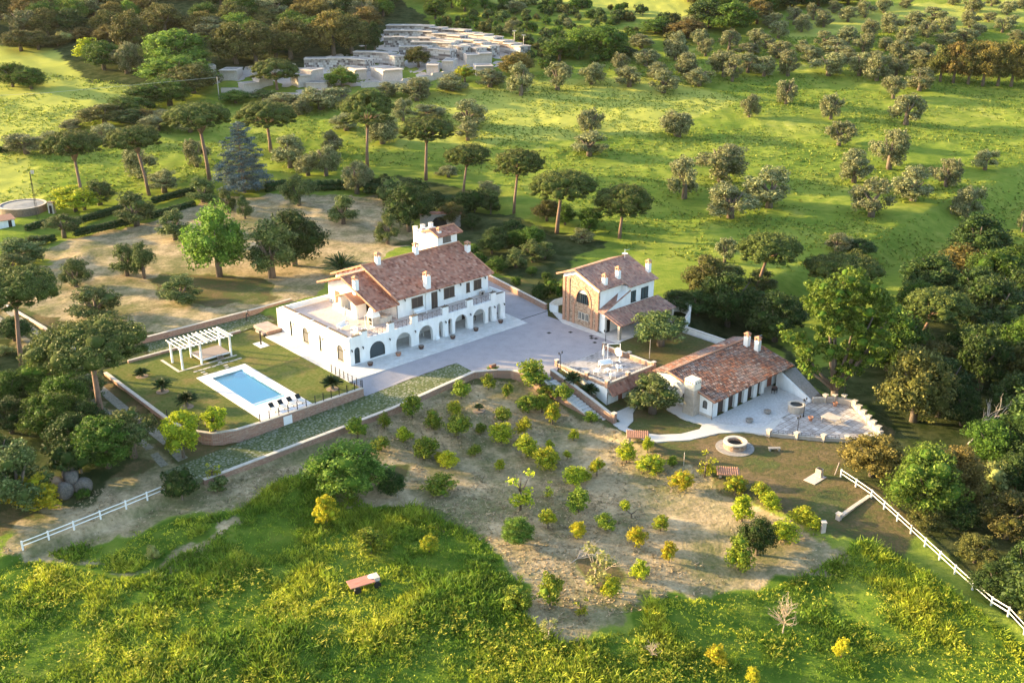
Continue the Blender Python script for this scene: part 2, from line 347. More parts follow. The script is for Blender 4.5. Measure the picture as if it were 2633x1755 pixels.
def glassm(name,col,rough=.08):
    m,nt,N,L,B=newmat(name); B.inputs['Base Color'].default_value=(*col,1); B.inputs['Roughness'].default_value=rough; B.inputs['Specular IOR Level'].default_value=.8
    n=noise(N,L,N.new('ShaderNodeTexCoord').outputs['Object'],.6,3); b=N.new('ShaderNodeBump'); b.inputs['Strength'].default_value=.05; L.new(n.outputs[0],b.inputs['Height']); L.new(b.outputs[0],B.inputs['Normal'])
    return m
M['glass']=glassm('dark_window_glass',(.035,.05,.055))
M['glassl']=glassm('curtained_glass',(.10,.095,.09),.4)
def watermat():
    m,nt,N,L,B=newmat('pool_water'); N.remove(B)
    t=N.new('ShaderNodeBsdfTransparent'); t.inputs[0].default_value=(.95,1,1,1); g=N.new('ShaderNodeBsdfGlossy'); g.inputs['Roughness'].default_value=.03
    f=N.new('ShaderNodeFresnel'); f.inputs[0].default_value=1.33; n=noise(N,L,N.new('ShaderNodeTexCoord').outputs['Object'],1.6,3); b=N.new('ShaderNodeBump'); b.inputs['Strength'].default_value=.12; b.inputs['Distance'].default_value=.05
    L.new(n.outputs[0],b.inputs['Height']); L.new(b.outputs[0],g.inputs['Normal']); L.new(b.outputs[0],f.inputs['Normal'])
    x=N.new('ShaderNodeMixShader'); L.new(f.outputs[0],x.inputs[0]); L.new(t.outputs[0],x.inputs[1]); L.new(g.outputs[0],x.inputs[2]); L.new(x.outputs[0],N['Material Output'].inputs[0])
    return m
M['water']=watermat()
LF={'olive':leafmat('olive_leaves',(.075,.088,.030),(.18,.19,.080),(.34,.33,.17),.15),
 'oliveg':leafmat('green_olive_leaves',(.042,.066,.016),(.095,.128,.034),(.19,.215,.075),.15),
 'pine':leafmat('pine_needles',(.034,.052,.010),(.085,.105,.022),(.17,.175,.04),.15),
 'green':leafmat('bright_leaves',(.05,.10,.012),(.12,.20,.025),(.22,.30,.05),.35),
 'mid':leafmat('green_leaves',(.028,.060,.007),(.062,.115,.013),(.12,.18,.025),.25),
 'dark':leafmat('dark_leaves',(.018,.036,.007),(.038,.068,.013),(.078,.11,.025),.15),
 'holm':leafmat('holm_oak_leaves',(.045,.050,.010),(.095,.095,.022),(.17,.15,.042),.15),
 'brown':leafmat('russet_leaves',(.075,.062,.015),(.15,.115,.028),(.24,.175,.05),.2),
 'citrus':leafmat('citrus_leaves',(.12,.18,.015),(.34,.37,.022),(.60,.55,.03),.3),
 'citrusd':leafmat('dark_citrus_leaves',(.06,.11,.014),(.18,.24,.022),(.37,.38,.035),.25),
 'yellow':leafmat('yellow_citrus_leaves',(.22,.25,.015),(.48,.43,.02),(.70,.55,.04),.35),
 'cedar':leafmat('blue_cedar_needles',(.055,.085,.085),(.10,.14,.14),(.17,.21,.20),.1),
 'hedge':leafmat('hedge_leaves',(.015,.035,.010),(.035,.065,.018),(.06,.10,.03),.15),
 'pale':leafmat('pale_weed',(.22,.24,.07),(.33,.34,.11),(.42,.42,.16),.35)}

# ------------------------------------------------------------------ ground and other setting surfaces
def wpoly(k,pts): return [at(k,*p)[:2] for p in pts]
DRY=[wpoly('D',[(0,1230),(150,1150),(300,1100),(400,1060),(440,1085),(600,1040),(900,935),(1110,868),(1190,880),(1420,990),(1500,1035),(1650,1120),(1760,1180),(1890,1225),(1960,1250),(1830,1320),(1700,1360),(1500,1372),(1470,1400),(1330,1440),(1290,1480),(1250,1450),(1180,1400),(1220,1330),(1080,1220),(950,1160),(860,1165),(800,1190),(740,1075),(640,1105),(540,1170),(400,1185),(100,1275),(0,1310)]),
     wpoly('D',[(85,590),(200,540),(440,480),(570,450),(700,445),(880,455),(930,480),(960,560),(760,640),(640,705),(370,775),(250,745),(0,700),(0,670),(90,640)]),
     wpoly('D',[(0,700),(90,790),(330,980),(440,1090),(400,1110),(200,960),(0,800)]),
     wpoly('D',[(1300,1210),(1380,1250),(1360,1300),(1250,1290)])]
LUSH=[wpoly('D',[(-200,1330),(90,1275),(400,1190),(545,1170),(640,1105),(740,1075),(860,1165),(950,1160),(1080,1220),(1215,1330),(1190,1400),(1290,1475),(1480,1440),(1480,1372),(1700,1365),(1830,1325),(1960,1250),(2010,1250),(2352,1490),(2500,1700),(-400,1700)])]
TRACK=wpoly('D',[(0,1290),(90,1290),(250,1325),(330,1330),(420,1270),(560,1190),(545,1178),(410,1255),(310,1315),(240,1312),(100,1275),(0,1275)])
ORCHG=[wpoly('D',[(1330,1270),(1440,1290),(1440,1340),(1370,1360),(1320,1310)]),wpoly('D',[(930,1160),(1010,1170),(1090,1230),(1000,1230)]),wpoly('D',[(870,1050),(940,1060),(930,1090),(860,1100)]),wpoly('D',[(1440,1350),(1490,1340),(1500,1375),(1470,1395)])]
LOWYARD=wpoly('c2',[(600,1050),(1100,1060),(1250,1080),(1430,1115),(1850,1150),(1900,1300),(1850,1420),(1700,1568),(1400,1480),(1060,1310),(800,1180)])
GRASSY=wpoly('D',[(350,640),(420,620),(600,645),(640,690),(500,700),(360,690)])
UNDER=[]
def drape(name,poly,m,off=.04,step=1.0,z=None,kind='structure',under=True,thick=0):
    import bmesh
    bm=bmesh.new(); a=sum(poly[i][0]*poly[(i+1)%len(poly)][1]-poly[(i+1)%len(poly)][0]*poly[i][1] for i in range(len(poly)))
    if a<0: poly=poly[::-1]
    bm.faces.new([bm.verts.new((p[0],p[1],0)) for p in poly])
    us=[p[0] for p in poly]; vv=[p[1] for p in poly]
    if z is None:
        for lo,hi,n in ((min(us),max(us),(1,0,0)),(min(vv),max(vv),(0,1,0))):
            x=math.ceil(lo/step)*step
            while x<hi:
                bmesh.ops.bisect_plane(bm,geom=bm.verts[:]+bm.edges[:]+bm.faces[:],plane_co=(x if n[0] else 0,x if n[1] else 0,0),plane_no=n); x+=step
    else: bmesh.ops.triangulate(bm,faces=bm.faces[:])
    for v in bm.verts:
        if z is None:
            w=W(v.co.x,v.co.y); 
            # sample slightly towards the inside of the sheet
            v.co.z=float(zf(v.co.x,v.co.y,poly))+off
        else: v.co.z=(z(v.co.x,v.co.y) if callable(z) else z)+off
    if thick:
        r=bmesh.ops.extrude_face_region(bm,geom=bm.faces[:])
        for v in r['geom']:
            if isinstance(v,bmesh.types.BMVert): v.co.z-=thick
        bmesh.ops.recalc_face_normals(bm,faces=bm.faces[:])
    me=bpy.data.meshes.new(name); 
    u0=sum(us)/len(us); v0=sum(vv)/len(vv)
    for v in bm.verts: v.co.x-=u0; v.co.y-=v0
    bm.to_mesh(me); bm.free(); me.materials.append(m)
    o=bpy.data.objects.new(name,me); COL.objects.link(o); o.location=W(u0,v0,0); o.rotation_euler=(0,0,TH)
    if kind: o['kind']=kind
    if under: UNDER.append(poly)
    return o
def zf(u,v,poly):
    x,y,_=W(u,v); return T(np.array([x]),np.array([y]))[0]
M['lawn']=nmat('garden_lawn',[(.20,.15,.06),(.13,.14,.035),(.085,.125,.025),(.15,.16,.05)],scale=.22,rough=1,stops2=[(.07,.09,.02),(.22,.19,.09)],scale2=2.2,f2=.4,bump=.5,bscale=9,detail=6,lo=.36,hi=.66,spec=0)
M['lawn2']=nmat('brown_garden_lawn',[(.14,.085,.045),(.105,.095,.035),(.075,.105,.028)],scale=.18,rough=1,stops2=[(.06,.075,.02),(.17,.13,.07)],scale2=2.4,f2=.4,bump=.5,bscale=9,detail=6,lo=.36,hi=.66,spec=0)
def cobblemat():
    m,nt,N,L,B=newmat('grass_and_stone_lane'); tc=N.new('ShaderNodeTexCoord'); co=tc.outputs['Object']
    v=N.new('ShaderNodeTexVoronoi'); v.feature='DISTANCE_TO_EDGE'; v.inputs['Scale'].default_value=1.9; L.new(co,v.inputs['Vector'])
    n=noise(N,L,co,.35,4); n2=noise(N,L,co,2.5,4)
    a=N.new('ShaderNodeMath'); a.operation='MULTIPLY_ADD'; L.new(n.outputs[0],a.inputs[0]); a.inputs[1].default_value=-.55; L.new(v.outputs[0],a.inputs[2])
    r=ramp(N,[(.0,(0,0,0)),(.06,(1,1,1))]); ad=N.new('ShaderNodeMath'); ad.inputs[1].default_value=.12; L.new(a.outputs[0],ad.inputs[0]); L.new(ad.outputs[0],r.inputs[0])
    g=ramp(N,[(.35,(.06,.085,.03)),(.6,(.14,.15,.07))]); L.new(n2.outputs[0],g.inputs[0])
    s=ramp(N,[(.35,(.13,.15,.09)),(.65,(.30,.29,.22))]); L.new(n2.outputs[0],s.inputs[0])
    L.new(mixc(N,L,r.outputs[0],g.outputs[0],s.outputs[0]),B.inputs['Base Color']); B.inputs['Roughness'].default_value=1; B.inputs['Specular IOR Level'].default_value=0
    b=N.new('ShaderNodeBump'); b.inputs['Strength'].default_value=.5; b.inputs['Distance'].default_value=.08; L.new(n2.outputs[0],b.inputs['Height']); L.new(b.outputs[0],B.inputs['Normal'])
    return m
M['cobble']=cobblemat()
# pool lawn, in three pieces round the pool deck
def multi(name,polys,m,off,z):
    import bmesh
    mb=MB((-15,5,0))
    for p in polys: mb.add([(q[0],q[1],z+off) for q in (p if sum(p[i][0]*p[(i+1)%len(p)][1]-p[(i+1)%len(p)][0]*p[i][1] for i in range(len(p)))>0 else p[::-1])],[tuple(range(len(p)))])
    o=mb.build(name,m); o['kind']='structure'; return o
multi('lawn',[[(-28,23.7),(-28,1),(-27.4,-3.2),(-25.6,-6.2),(-23,-7.4),(-19.5,-7.7),(-19,-7.7),(-19,23.7)],
  [(-19,11.55),(-11.2,11.55),(-11.2,23.7),(-19,23.7)],[(-11.2,-7.7),(-3.4,-7.7),(-3.4,19.4),(-3.4,23.7),(-11.2,23.7)]],M['lawn'],.02,0)
drape('courtyard',COURT,M['asph'],.03,1.0)
drape('apron',[(-3.4,-4.6),(32.1,-4.6),(32.5,1.4),(31.2,1.4),(31.2,0),(0,0),(0,19.3),(-3.4,19.3)],M['apron'],.06,z=0,thick=.2)
drape('grass_verge',[(-3.0,-8.2),(5,-8.8),(12.6,-9.8),(12.3,-14.0),(5,-14.2),(-3,-14.2)],M['cobble'],.035,1.0)
drape('lane',[(-3.0,-8.0),(-3,-14.2),(-30,-14.2),(-34,-14.2),(-34,-8.5),(-27,-8.2)],M['cobble'],.03,1.0)
drape('rear_lane',[(-20,24),(-20,29.5),(1.5,29.5),(1.5,24.4),(-2.2,24.4),(-5.3,24)],M['cobble'],.03,1.0)
drape('stone_verge',[(-20,15.5),(-20,15.4),(-10.4,15.4),(-10.4,15.75),(-19.6,15.75),(-19.6,21.5),(-20,21.5)],M['coping'],.05,z=0,thick=.1,under=False)
drape('footpath',[(20,-34.9),(18.9,-37.4),(18.6,-39.6),(20.3,-42.6),(24,-45.2),(28.5,-46.6),(31.4,-48.6),(33,-51.6),(39,-50),(33.5,-43.4),(30.6,-43.6),(29,-43.5),(27.6,-44.1),(24.6,-43.3),(22.1,-41.4),(20.7,-39.2),(20.5,-37),(21.2,-35.2)],M['path'],.07,z=-3.4,thick=.2)
drape('garden_path',[(21.2,-35.2),(22.9,-31.2),(31.2,-31.2),(31.2,-34.2),(27,-33.4),(24.8,-34.4),(22.8,-36.2),(20.5,-37)],M['path'],.075,z=-3.4,thick=.2)
drape('house_path',[(29.2,-36.8),(31.3,-36.8),(31.3,-43.4),(30.6,-43.6),(29,-43.5),(28.4,-40.6)],M['path'],.08,z=-3.4,thick=.2)
drape('patio',[(31.4,-43.3),(44.2,-43.3),(44.2,-42),(47.6,-42.3),(46.4,-49.6),(41.6,-49.8),(34,-49.6),(32,-47.0),(31.0,-44.5)],M['patio_up'],.09,z=-3.4,thick=.2)
drape('flagstone_terrace',[(33.9,-49.7),(41.6,-49.9),(46.4,-49.7),(48.1,-51.1),(49.2,-52.3),(49.7,-54.2),(44.2,-61.8),(43,-61.8),(39.3,-59.5),(36.4,-56.2),(33,-51.7)],M['patio'],.06,z=-3.4,thick=.2)
drape('guest_apron',[(36.4,-8.5),(36.4,-20.7),(51.5,-20.7),(51.5,-16),(37.8,-16),(37.8,-7),(39.4,-6),(39.4,-2.6)],M['apron'],.05,z=0,thick=.15)
drape('upper_lawn',[(33.3,-34.4),(47.8,-34.4),(47.8,-24),(52.8,-20.7),(36.4,-20.7),(33.3,-20.7)],M['lawn2'],.03,z=0)
drape('dirt_track',[(-29.6,-7.2),(-31.0,-7.4),(-31.0,62),(-29.9,62)],M['trackd'],.04,1.5,under=False)
drape('dirt_track',[(-32.2,-7.2),(-33.2,-7.2),(-33.2,62),(-32.4,62)],M['trackd'],.04,1.5,under=False)

def groundmat():
    m,nt,N,L,B=newmat('meadow_and_dry_grass'); tc=N.new('ShaderNodeTexCoord'); co=tc.outputs['Object']
    def attr(n):
        a=N.new('ShaderNodeAttribute'); a.attribute_name=n; return a.outputs['Fac']
    def mth(op,a,b=None,c=None):
        n=N.new('ShaderNodeMath'); n.operation=op
        for i,s in enumerate((a,b,c)):
            if s is None: continue
            if hasattr(s,'links'): L.new(s,n.inputs[i])
            else: n.inputs[i].default_value=s
        return n.outputs[0]
    nl=noise(N,L,co,.045,5,.65); nm=noise(N,L,co,.35,5,.65); nf=noise(N,L,co,2.2,4,.7); ns=noise(N,L,co,.9,5,.7,mapping=(.35,1.6,1))
    g=ramp(N,[(.36,(.10,.17,.026)),(.48,(.165,.225,.036)),(.58,(.26,.29,.055)),(.70,(.42,.40,.12))]); L.new(mth('MULTIPLY_ADD',nl.outputs[0],.55,mth('MULTIPLY',nm.outputs[0],.45)),g.inputs[0])
    g2=ramp(N,[(.35,(.09,.15,.015)),(.65,(.27,.29,.055))]); L.new(ns.outputs[0],g2.inputs[0]); green=mixc(N,L,.35,g.outputs[0],g2.outputs[0])
    d=ramp(N,[(.33,(.15,.13,.06)),(.44,(.29,.225,.13)),(.56,(.45,.345,.205)),(.70,(.62,.49,.31))]); L.new(mth('MULTIPLY_ADD',nm.outputs[0],.6,mth('MULTIPLY',nf.outputs[0],.4)),d.inputs[0])
    dg=ramp(N,[(.43,(0,0,0)),(.62,(1,1,1))]); L.new(noise(N,L,co,.13,5,.7).outputs[0],dg.inputs[0])
    dg2=ramp(N,[(.3,(.07,.10,.03)),(.7,(.17,.16,.07))]); L.new(nf.outputs[0],dg2.inputs[0])
    dry=mixc(N,L,mth('MULTIPLY',dg.outputs[0],.8),d.outputs[0],dg2.outputs[0])
    def edge(a,lo=.35,hi=.65,k=.5):
        r=ramp(N,[(lo,(0,0,0)),(hi,(1,1,1))]); L.new(mth('ADD',attr(a),mth('MULTIPLY',mth('SUBTRACT',nf.outputs[0],.5),k)),r.inputs[0]); return r.outputs[0]
    lu=ramp(N,[(.38,(.05,.10,.014)),(.5,(.095,.155,.02)),(.62,(.16,.20,.032))]); L.new(mth('MULTIPLY_ADD',nm.outputs[0],.6,mth('MULTIPLY',nl.outputs[0],.4)),lu.inputs[0])
    sunlit_fac=mth('MULTIPLY',edge('pale',.1,.9,.9),.6); green=mixc(N,L,sunlit_fac,green,(.44,.43,.10))  # sunlight on the upper fields painted as a lighter, yellower ground colour
    c=mixc(N,L,edge('lush'),green,lu.outputs[0])
    lw=ramp(N,[(.36,(.19,.135,.075)),(.47,(.12,.10,.045)),(.56,(.085,.105,.035)),(.68,(.20,.155,.085))]); L.new(mth('MULTIPLY_ADD',noise(N,L,co,.16,5,.7).outputs[0],.7,mth('MULTIPLY',nf.outputs[0],.3)),lw.inputs[0])
    c=mixc(N,L,edge('lawn'),c,lw.outputs[0])
    c=mixc(N,L,edge('dry'),c,dry)
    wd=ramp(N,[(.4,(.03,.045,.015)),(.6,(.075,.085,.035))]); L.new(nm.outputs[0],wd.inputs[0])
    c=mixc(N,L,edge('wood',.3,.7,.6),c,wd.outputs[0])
    L.new(c,B.inputs['Base Color']); B.inputs['Roughness'].default_value=1; B.inputs['Specular IOR Level'].default_value=0
    bp=N.new('ShaderNodeBump'); bp.inputs['Strength'].default_value=.9; bp.inputs['Distance'].default_value=.25
    L.new(mth('MULTIPLY_ADD',nf.outputs[0],.6,mth('MULTIPLY',ns.outputs[0],.9)),bp.inputs['Height']); L.new(bp.outputs[0],B.inputs['Normal'])
    return m
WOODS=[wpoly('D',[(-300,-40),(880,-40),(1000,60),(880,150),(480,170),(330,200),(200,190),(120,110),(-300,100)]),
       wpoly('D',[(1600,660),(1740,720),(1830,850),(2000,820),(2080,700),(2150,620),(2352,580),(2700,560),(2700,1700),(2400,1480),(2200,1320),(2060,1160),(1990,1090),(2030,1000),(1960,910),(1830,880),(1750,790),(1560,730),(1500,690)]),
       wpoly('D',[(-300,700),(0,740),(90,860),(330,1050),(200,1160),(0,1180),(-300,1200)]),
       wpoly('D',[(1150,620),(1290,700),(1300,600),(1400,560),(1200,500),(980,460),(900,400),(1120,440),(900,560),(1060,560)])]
def ground():
    def axis(segs):
        out=[segs[0][0]]
        for a,b,s0,s1 in segs:
            x=a
            while x<b-1e-6:
                t=(x-a)/(b-a); x=min(b,x+s0+(s1-s0)*t); out.append(x)
        return np.array(out)
    xs=axis([(-600,-260,40,6),(-260,-90,4,1),(-90,110,.75,.75),(110,280,1,4),(280,620,6,40)]); ys=axis([(30,60,3,1),(60,200,.75,.75),(200,480,.8,2.6),(480,1300,6,60)])
    X,Y=np.meshgrid(xs,ys); x=X.ravel(); y=Y.ravel(); u,v=UV(x,y)
    z=np.array(T_base(x,y))
    far=np.maximum.reduce([sst(188,215,y+.1*x),sst(-60,-85,x)])
    z+=far*(fbm(x*.6,y*.9)*.22+fbm(x*1.7+9,y*2.1)*.10)
    m=np.zeros(len(x),bool)
    lushm=np.zeros(len(x),bool)
    for p in LUSH: lushm|=inpoly(x,y,p)
    z+=lushm*(fbm(x*1.1,y*1.2)*.16)
    for p,_ in PLATEAUS: m|=inpoly(u,v,p)
    z[m]-=.4
    lm=inpoly(u,v,LAWN); z[lm]-=2.2
    for p in UNDER:
        mm=inpoly(u,v,p)&~m; z[mm]-=.14
    me=bpy.data.meshes.new('ground'); nx,ny=len(xs),len(ys)
    me.vertices.add(nx*ny); me.vertices.foreach_set('co',np.stack([x,y,z],1).ravel())
    i=np.arange(nx*ny).reshape(ny,nx); q=np.stack([i[:-1,:-1],i[:-1,1:],i[1:,1:],i[1:,:-1]],-1).reshape(-1)
    nf=len(q)//4; me.loops.add(nf*4); me.loops.foreach_set('vertex_index',q); me.polygons.add(nf); me.polygons.foreach_set('loop_start',np.arange(nf)*4)
    me.polygons.foreach_set('loop_total',np.full(nf,4)); me.polygons.foreach_set('use_smooth',np.ones(nf,bool)); me.update()
    jx=x+fbm(x*1.3,y*1.5)*1.1; jy=y+fbm(x*1.5+40,y*1.3)*1.1
    def put(n,polys,minus=()):
        t_=np.zeros(len(x),np.float32)
        for ox,oy in ((0,0),(.7,0),(-.7,0),(0,.7),(0,-.7),(.5,.5),(-.5,-.5),(.5,-.5),(-.5,.5)):
            a=np.zeros(len(x),bool)
            for p in polys: a|=inpoly(jx+ox,jy+oy,p)
            for p in minus: a&=~inpoly(jx+ox,jy+oy,p)
            t_+=a/9.
        a=t_
        at_=me.attributes.new(n,'FLOAT','POINT'); at_.data.foreach_set('value',a.astype(np.float32))
    EST=[W(*q)[:2] for q in [(-31,31),(2,31),(2,22),(45,34),(47,5),(56,-14),(50,-24),(52,-52),(45,-64),(33,-70),(30,-76),(20,-78),(18,-71),(16,-60),(12,-30),(8,-16),(-36,-16),(-34,31)]]; put('dry',DRY+[TRACK],ORCHG+[GRASSY]); put('lush',LUSH); put('lawn',[LOWYARD,EST,wpoly('D',[(-60,1140),(200,1090),(330,1040),(430,1090),(300,1135),(-60,1250)]),wpoly('D',[(-60,640),(130,640),(200,740),(430,780),(400,860),(130,800),(0,740)])]+ORCHG+[GRASSY]); put('wood',WOODS); put('pale',[wpoly('D',q) for q in ([(-200,110),(180,110),(330,195),(260,260),(60,330),(100,460),(-200,480)],[(880,230),(1170,190),(1500,170),(1700,230),(1500,310),(1100,330),(900,330)],[(1110,-40),(1650,-40),(1560,60),(1300,10),(1130,10)],[(1800,90),(2100,60),(2352,60),(2352,0),(1900,20)])])  # 'pale' outlines the sunlit fields whose brightness is painted into the ground
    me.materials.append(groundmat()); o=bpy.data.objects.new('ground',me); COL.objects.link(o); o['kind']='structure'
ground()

# tall grass and weeds: one mass nobody could count
def quads_object(name,C,N_,S,m,H=None,kind='stuff',label=None,cat=None,tri=True,world=True,loc=(0,0,0)):
    pass
def tufts(name,P,h,w,m,lean=.35,blades=3):
    n=len(P); n3=n*blades; base=np.repeat(P,blades,0)+np.c_[rng.normal(0,.10,(n3,2)),np.zeros(n3)]
    a=rng.uniform(0,2*np.pi,n3); hh=np.repeat(h,blades)*rng.uniform(.6,1.1,n3); ww=np.repeat(w,blades)*rng.uniform(.6,1.2,n3)
    d=np.stack([np.cos(a),np.sin(a),np.zeros(n3)],1); l=rng.normal(0,lean,(n3,2))*hh[:,None]
    top=base+np.c_[l,hh]; V=np.stack([base-d*ww[:,None]/2,base+d*ww[:,None]/2,top+d*ww[:,None]*.18,top-d*ww[:,None]*.18],1).reshape(-1,3)
    me=bpy.data.meshes.new(name); me.vertices.add(len(V)); me.vertices.foreach_set('co',V.ravel()); me.loops.add(len(V)); me.loops.foreach_set('vertex_index',np.arange(len(V)))
    me.polygons.add(n3); me.polygons.foreach_set('loop_start',np.arange(n3)*4); me.polygons.foreach_set('loop_total',np.full(n3,4)); me.update(); me.materials.append(m)
    o=bpy.data.objects.new(name,me); COL.objects.link(o); return o
def scatter(polys,dens,minus=()):
    out=[]
    for p in polys:
        q=np.array(p); lo=q.min(0); hi=q.max(0); n=int((hi-lo).prod()*dens); n=min(n,900000)
        x=rng.uniform(lo[0],hi[0],n); y=rng.uniform(lo[1],hi[1],n); m=inpoly(x,y,p)
        for k in minus: m&=~inpoly(x,y,k)
        out.append(np.stack([x[m],y[m]],1))
    return np.concatenate(out)
LF['grass']=leafmat('tall_grass',(.06,.13,.012),(.12,.20,.020),(.24,.28,.035),.35,var=.5)
def driftmat(name,cols,cols2,sc,trans=.35):
    m=leafmat(name,*cols,trans); nt=m.node_tree; N=nt.nodes; L=nt.links
    hs=[n for n in N if n.type=='HUE_SAT'][0]; r=[n for n in N if n.type=='VALTORGB'][0]; g=[n for n in N if n.type=='NEW_GEOMETRY'][0]; tc=[n for n in N if n.type=='TEX_COORD'][0]
    r2=ramp(N,[(0.0,cols2[0]),(.5,cols2[1]),(1,cols2[2])]); L.new(g.outputs['Random Per Island'],r2.inputs[0]); n=noise(N,L,tc.outputs['Object'],sc,5,.6); f=ramp(N,[(.44,(0,0,0)),(.60,(1,1,1))]); L.new(n.outputs[0],f.inputs[0])
    L.new(mixc(N,L,f.outputs[0],r.outputs[0],r2.outputs[0]),hs.inputs['Color']); return m
LF['grass']=driftmat('tall_grass',((.07,.14,.012),(.14,.24,.02),(.23,.32,.035)),((.26,.32,.02),(.44,.47,.035),(.66,.64,.07)),.06)
LF['fieldgrass']=driftmat('field_grass',((.11,.18,.024),(.17,.24,.032),(.24,.30,.05)),((.22,.26,.04),(.34,.36,.065),(.50,.48,.13)),.04)
LF['straw']=leafmat('mown_straw',(.19,.17,.075),(.40,.31,.17),(.64,.51,.31),.2,var=.3)
LF['flower']=leafmat('yellow_flowers',(.26,.32,.03),(.46,.48,.05),(.66,.62,.08),.35,var=.25)
LF['fieldgrass']=leafmat('field_grass',(.07,.12,.013),(.155,.185,.024),(.29,.28,.05),.35,var=.4)
mead=scatter([wpoly('D',[(-80,1330),(90,1280),(400,1195),(545,1175),(640,1110),(740,1080),(860,1170),(950,1165),(1080,1225),(1205,1330),(1185,1400),(1290,1480),(1480,1445),(1480,1378),(1700,1372),(1830,1330),(1960,1255),(2010,1250),(2352,1490),(2420,1600),(2380,1640),(-60,1640)])],20,[TRACK])
f=fbm(mead[:,0],mead[:,1]*1.2); keep=rng.uniform(0,1,len(mead))<np.clip(.8+f*.5,.25,1); mead=mead[keep]; f=f[keep]
P=np.c_[mead,T(mead[:,0],mead[:,1])]
tag(tufts('meadow_grass',P,np.clip(.42+f*.35,.15,.9)*rng.uniform(.7,1.3,len(P)),rng.uniform(.10,.22,len(P)),LF['grass'],lean=.6),'tall green spring grass and weeds filling the near meadow','grass',kind='stuff')
def fmask(x,y,c):
    m=np.zeros(len(x))
    for (k,px,py,r) in c:
        q=at(k,px,py); m=np.maximum(m,np.exp(-((x-q[0])**2+(y-q[1])**2)/(2*r*r)))
    return m
fc=[('B1',1650,1180,3),('B1',1800,1300,3.5),('B1',1900,1420,3.5),('B1',2100,1540,4),('B1',1500,1080,2.5),('B1',1650,850,2.5),('B1',1450,920,2),('B1',80,920,2.5),('B1',960,1530,2),('B1',480,1340,2.5),('B1',2150,1200,2.5),('B1',250,1050,2),
 ('B1',100,1450,3),('B1',1250,1100,2.5),('B1',2300,1350,3),('B2',480,1250,4),('B2',800,1200,3),('B2',1050,1280,3),('B2',1500,1330,3.5),('B2',1700,1450,3.5),('B2',1000,1450,3),('B2',1300,1540,4),('B2',100,1290,3),('B2',60,1500,3),('B2',2200,1500,4),('B2',1980,1400,3),
 ('B3',1700,930,3.5),('B3',1750,1080,3.5),('B3',1900,850,2.5),('B3',450,1060,3),('B3',2050,1480,4),('B3',2000,1250,3),('B3',830,1430,3),('B3',1500,1480,3.5),('B3',1300,1100,2.5),('B3',880,860,2.5),('B3',2200,1520,4),('B3',500,1250,3)]
g=fmask(P[:,0],P[:,1],fc); cl_=fbm(P[:,0]*2.2+50,P[:,1]*2.6); fl=rng.uniform(0,1,len(P))<np.clip(g*.9-.30+cl_*.6-.2,0,.35)*(g>.1)
Q=P[fl]; Q=Q+np.c_[rng.normal(0,.15,(len(Q),2)),rng.uniform(.35,.75,len(Q))]
tag(tufts('yellow_wildflowers',Q,rng.uniform(.06,.16,len(Q)),rng.uniform(.10,.22,len(Q)),LF['flower'],lean=1.2,blades=3),'yellow flowering weeds in patches through the near meadow','flowers',kind='stuff')
st=scatter(DRY[:1],7,ORCHG); keep=(fbm(st[:,0],st[:,1])+rng.uniform(-.6,.6,len(st)))>-.1; st=st[keep]; st=st[~inpoly(*UV(st[:,0],st[:,1]),[(-40,-7),(-40,-14.9),(13,-14.6),(18,-18),(24,-20),(24,-36),(18.6,-40),(18.6,-66),(60,-66),(60,0),(0,0)])]
P2=np.c_[st,T(st[:,0],st[:,1])-.02]
tag(tufts('mown_grass',P2,rng.uniform(.06,.16,len(P2)),rng.uniform(.12,.3,len(P2)),LF['straw'],lean=1.5),'dry mown straw lying over the orchard slope','dry grass',kind='stuff')
fld=[wpoly('D',[(-100,130),(330,200),(180,330),(760,230),(1170,190),(1500,100),(2352,60),(2500,560),(2100,600),(1850,640),(1500,590),(1400,560),(1350,480),(1050,400),(900,380),(600,400),(100,470),(-100,480)])]
ff=scatter(fld,1.6); f3=fbm(ff[:,0]*.7,ff[:,1]); keep=rng.uniform(-.9,.9,len(ff))<f3+.15; ff=ff[keep]
P3=np.c_[ff,T(ff[:,0],ff[:,1])+(fbm(ff[:,0]*.6,ff[:,1]*.9)*.22+fbm(ff[:,0]*1.7+9,ff[:,1]*2.1)*.10)*np.maximum(sst(188,215,ff[:,1]+.1*ff[:,0]),sst(-60,-85,ff[:,0]))]
tag(tufts('field_grass',P3,rng.uniform(.15,.42,len(P3)),rng.uniform(.3,.7,len(P3)),LF['fieldgrass'],lean=.6,blades=2),'soft green grass over the fields behind the house','grass',kind='stuff')

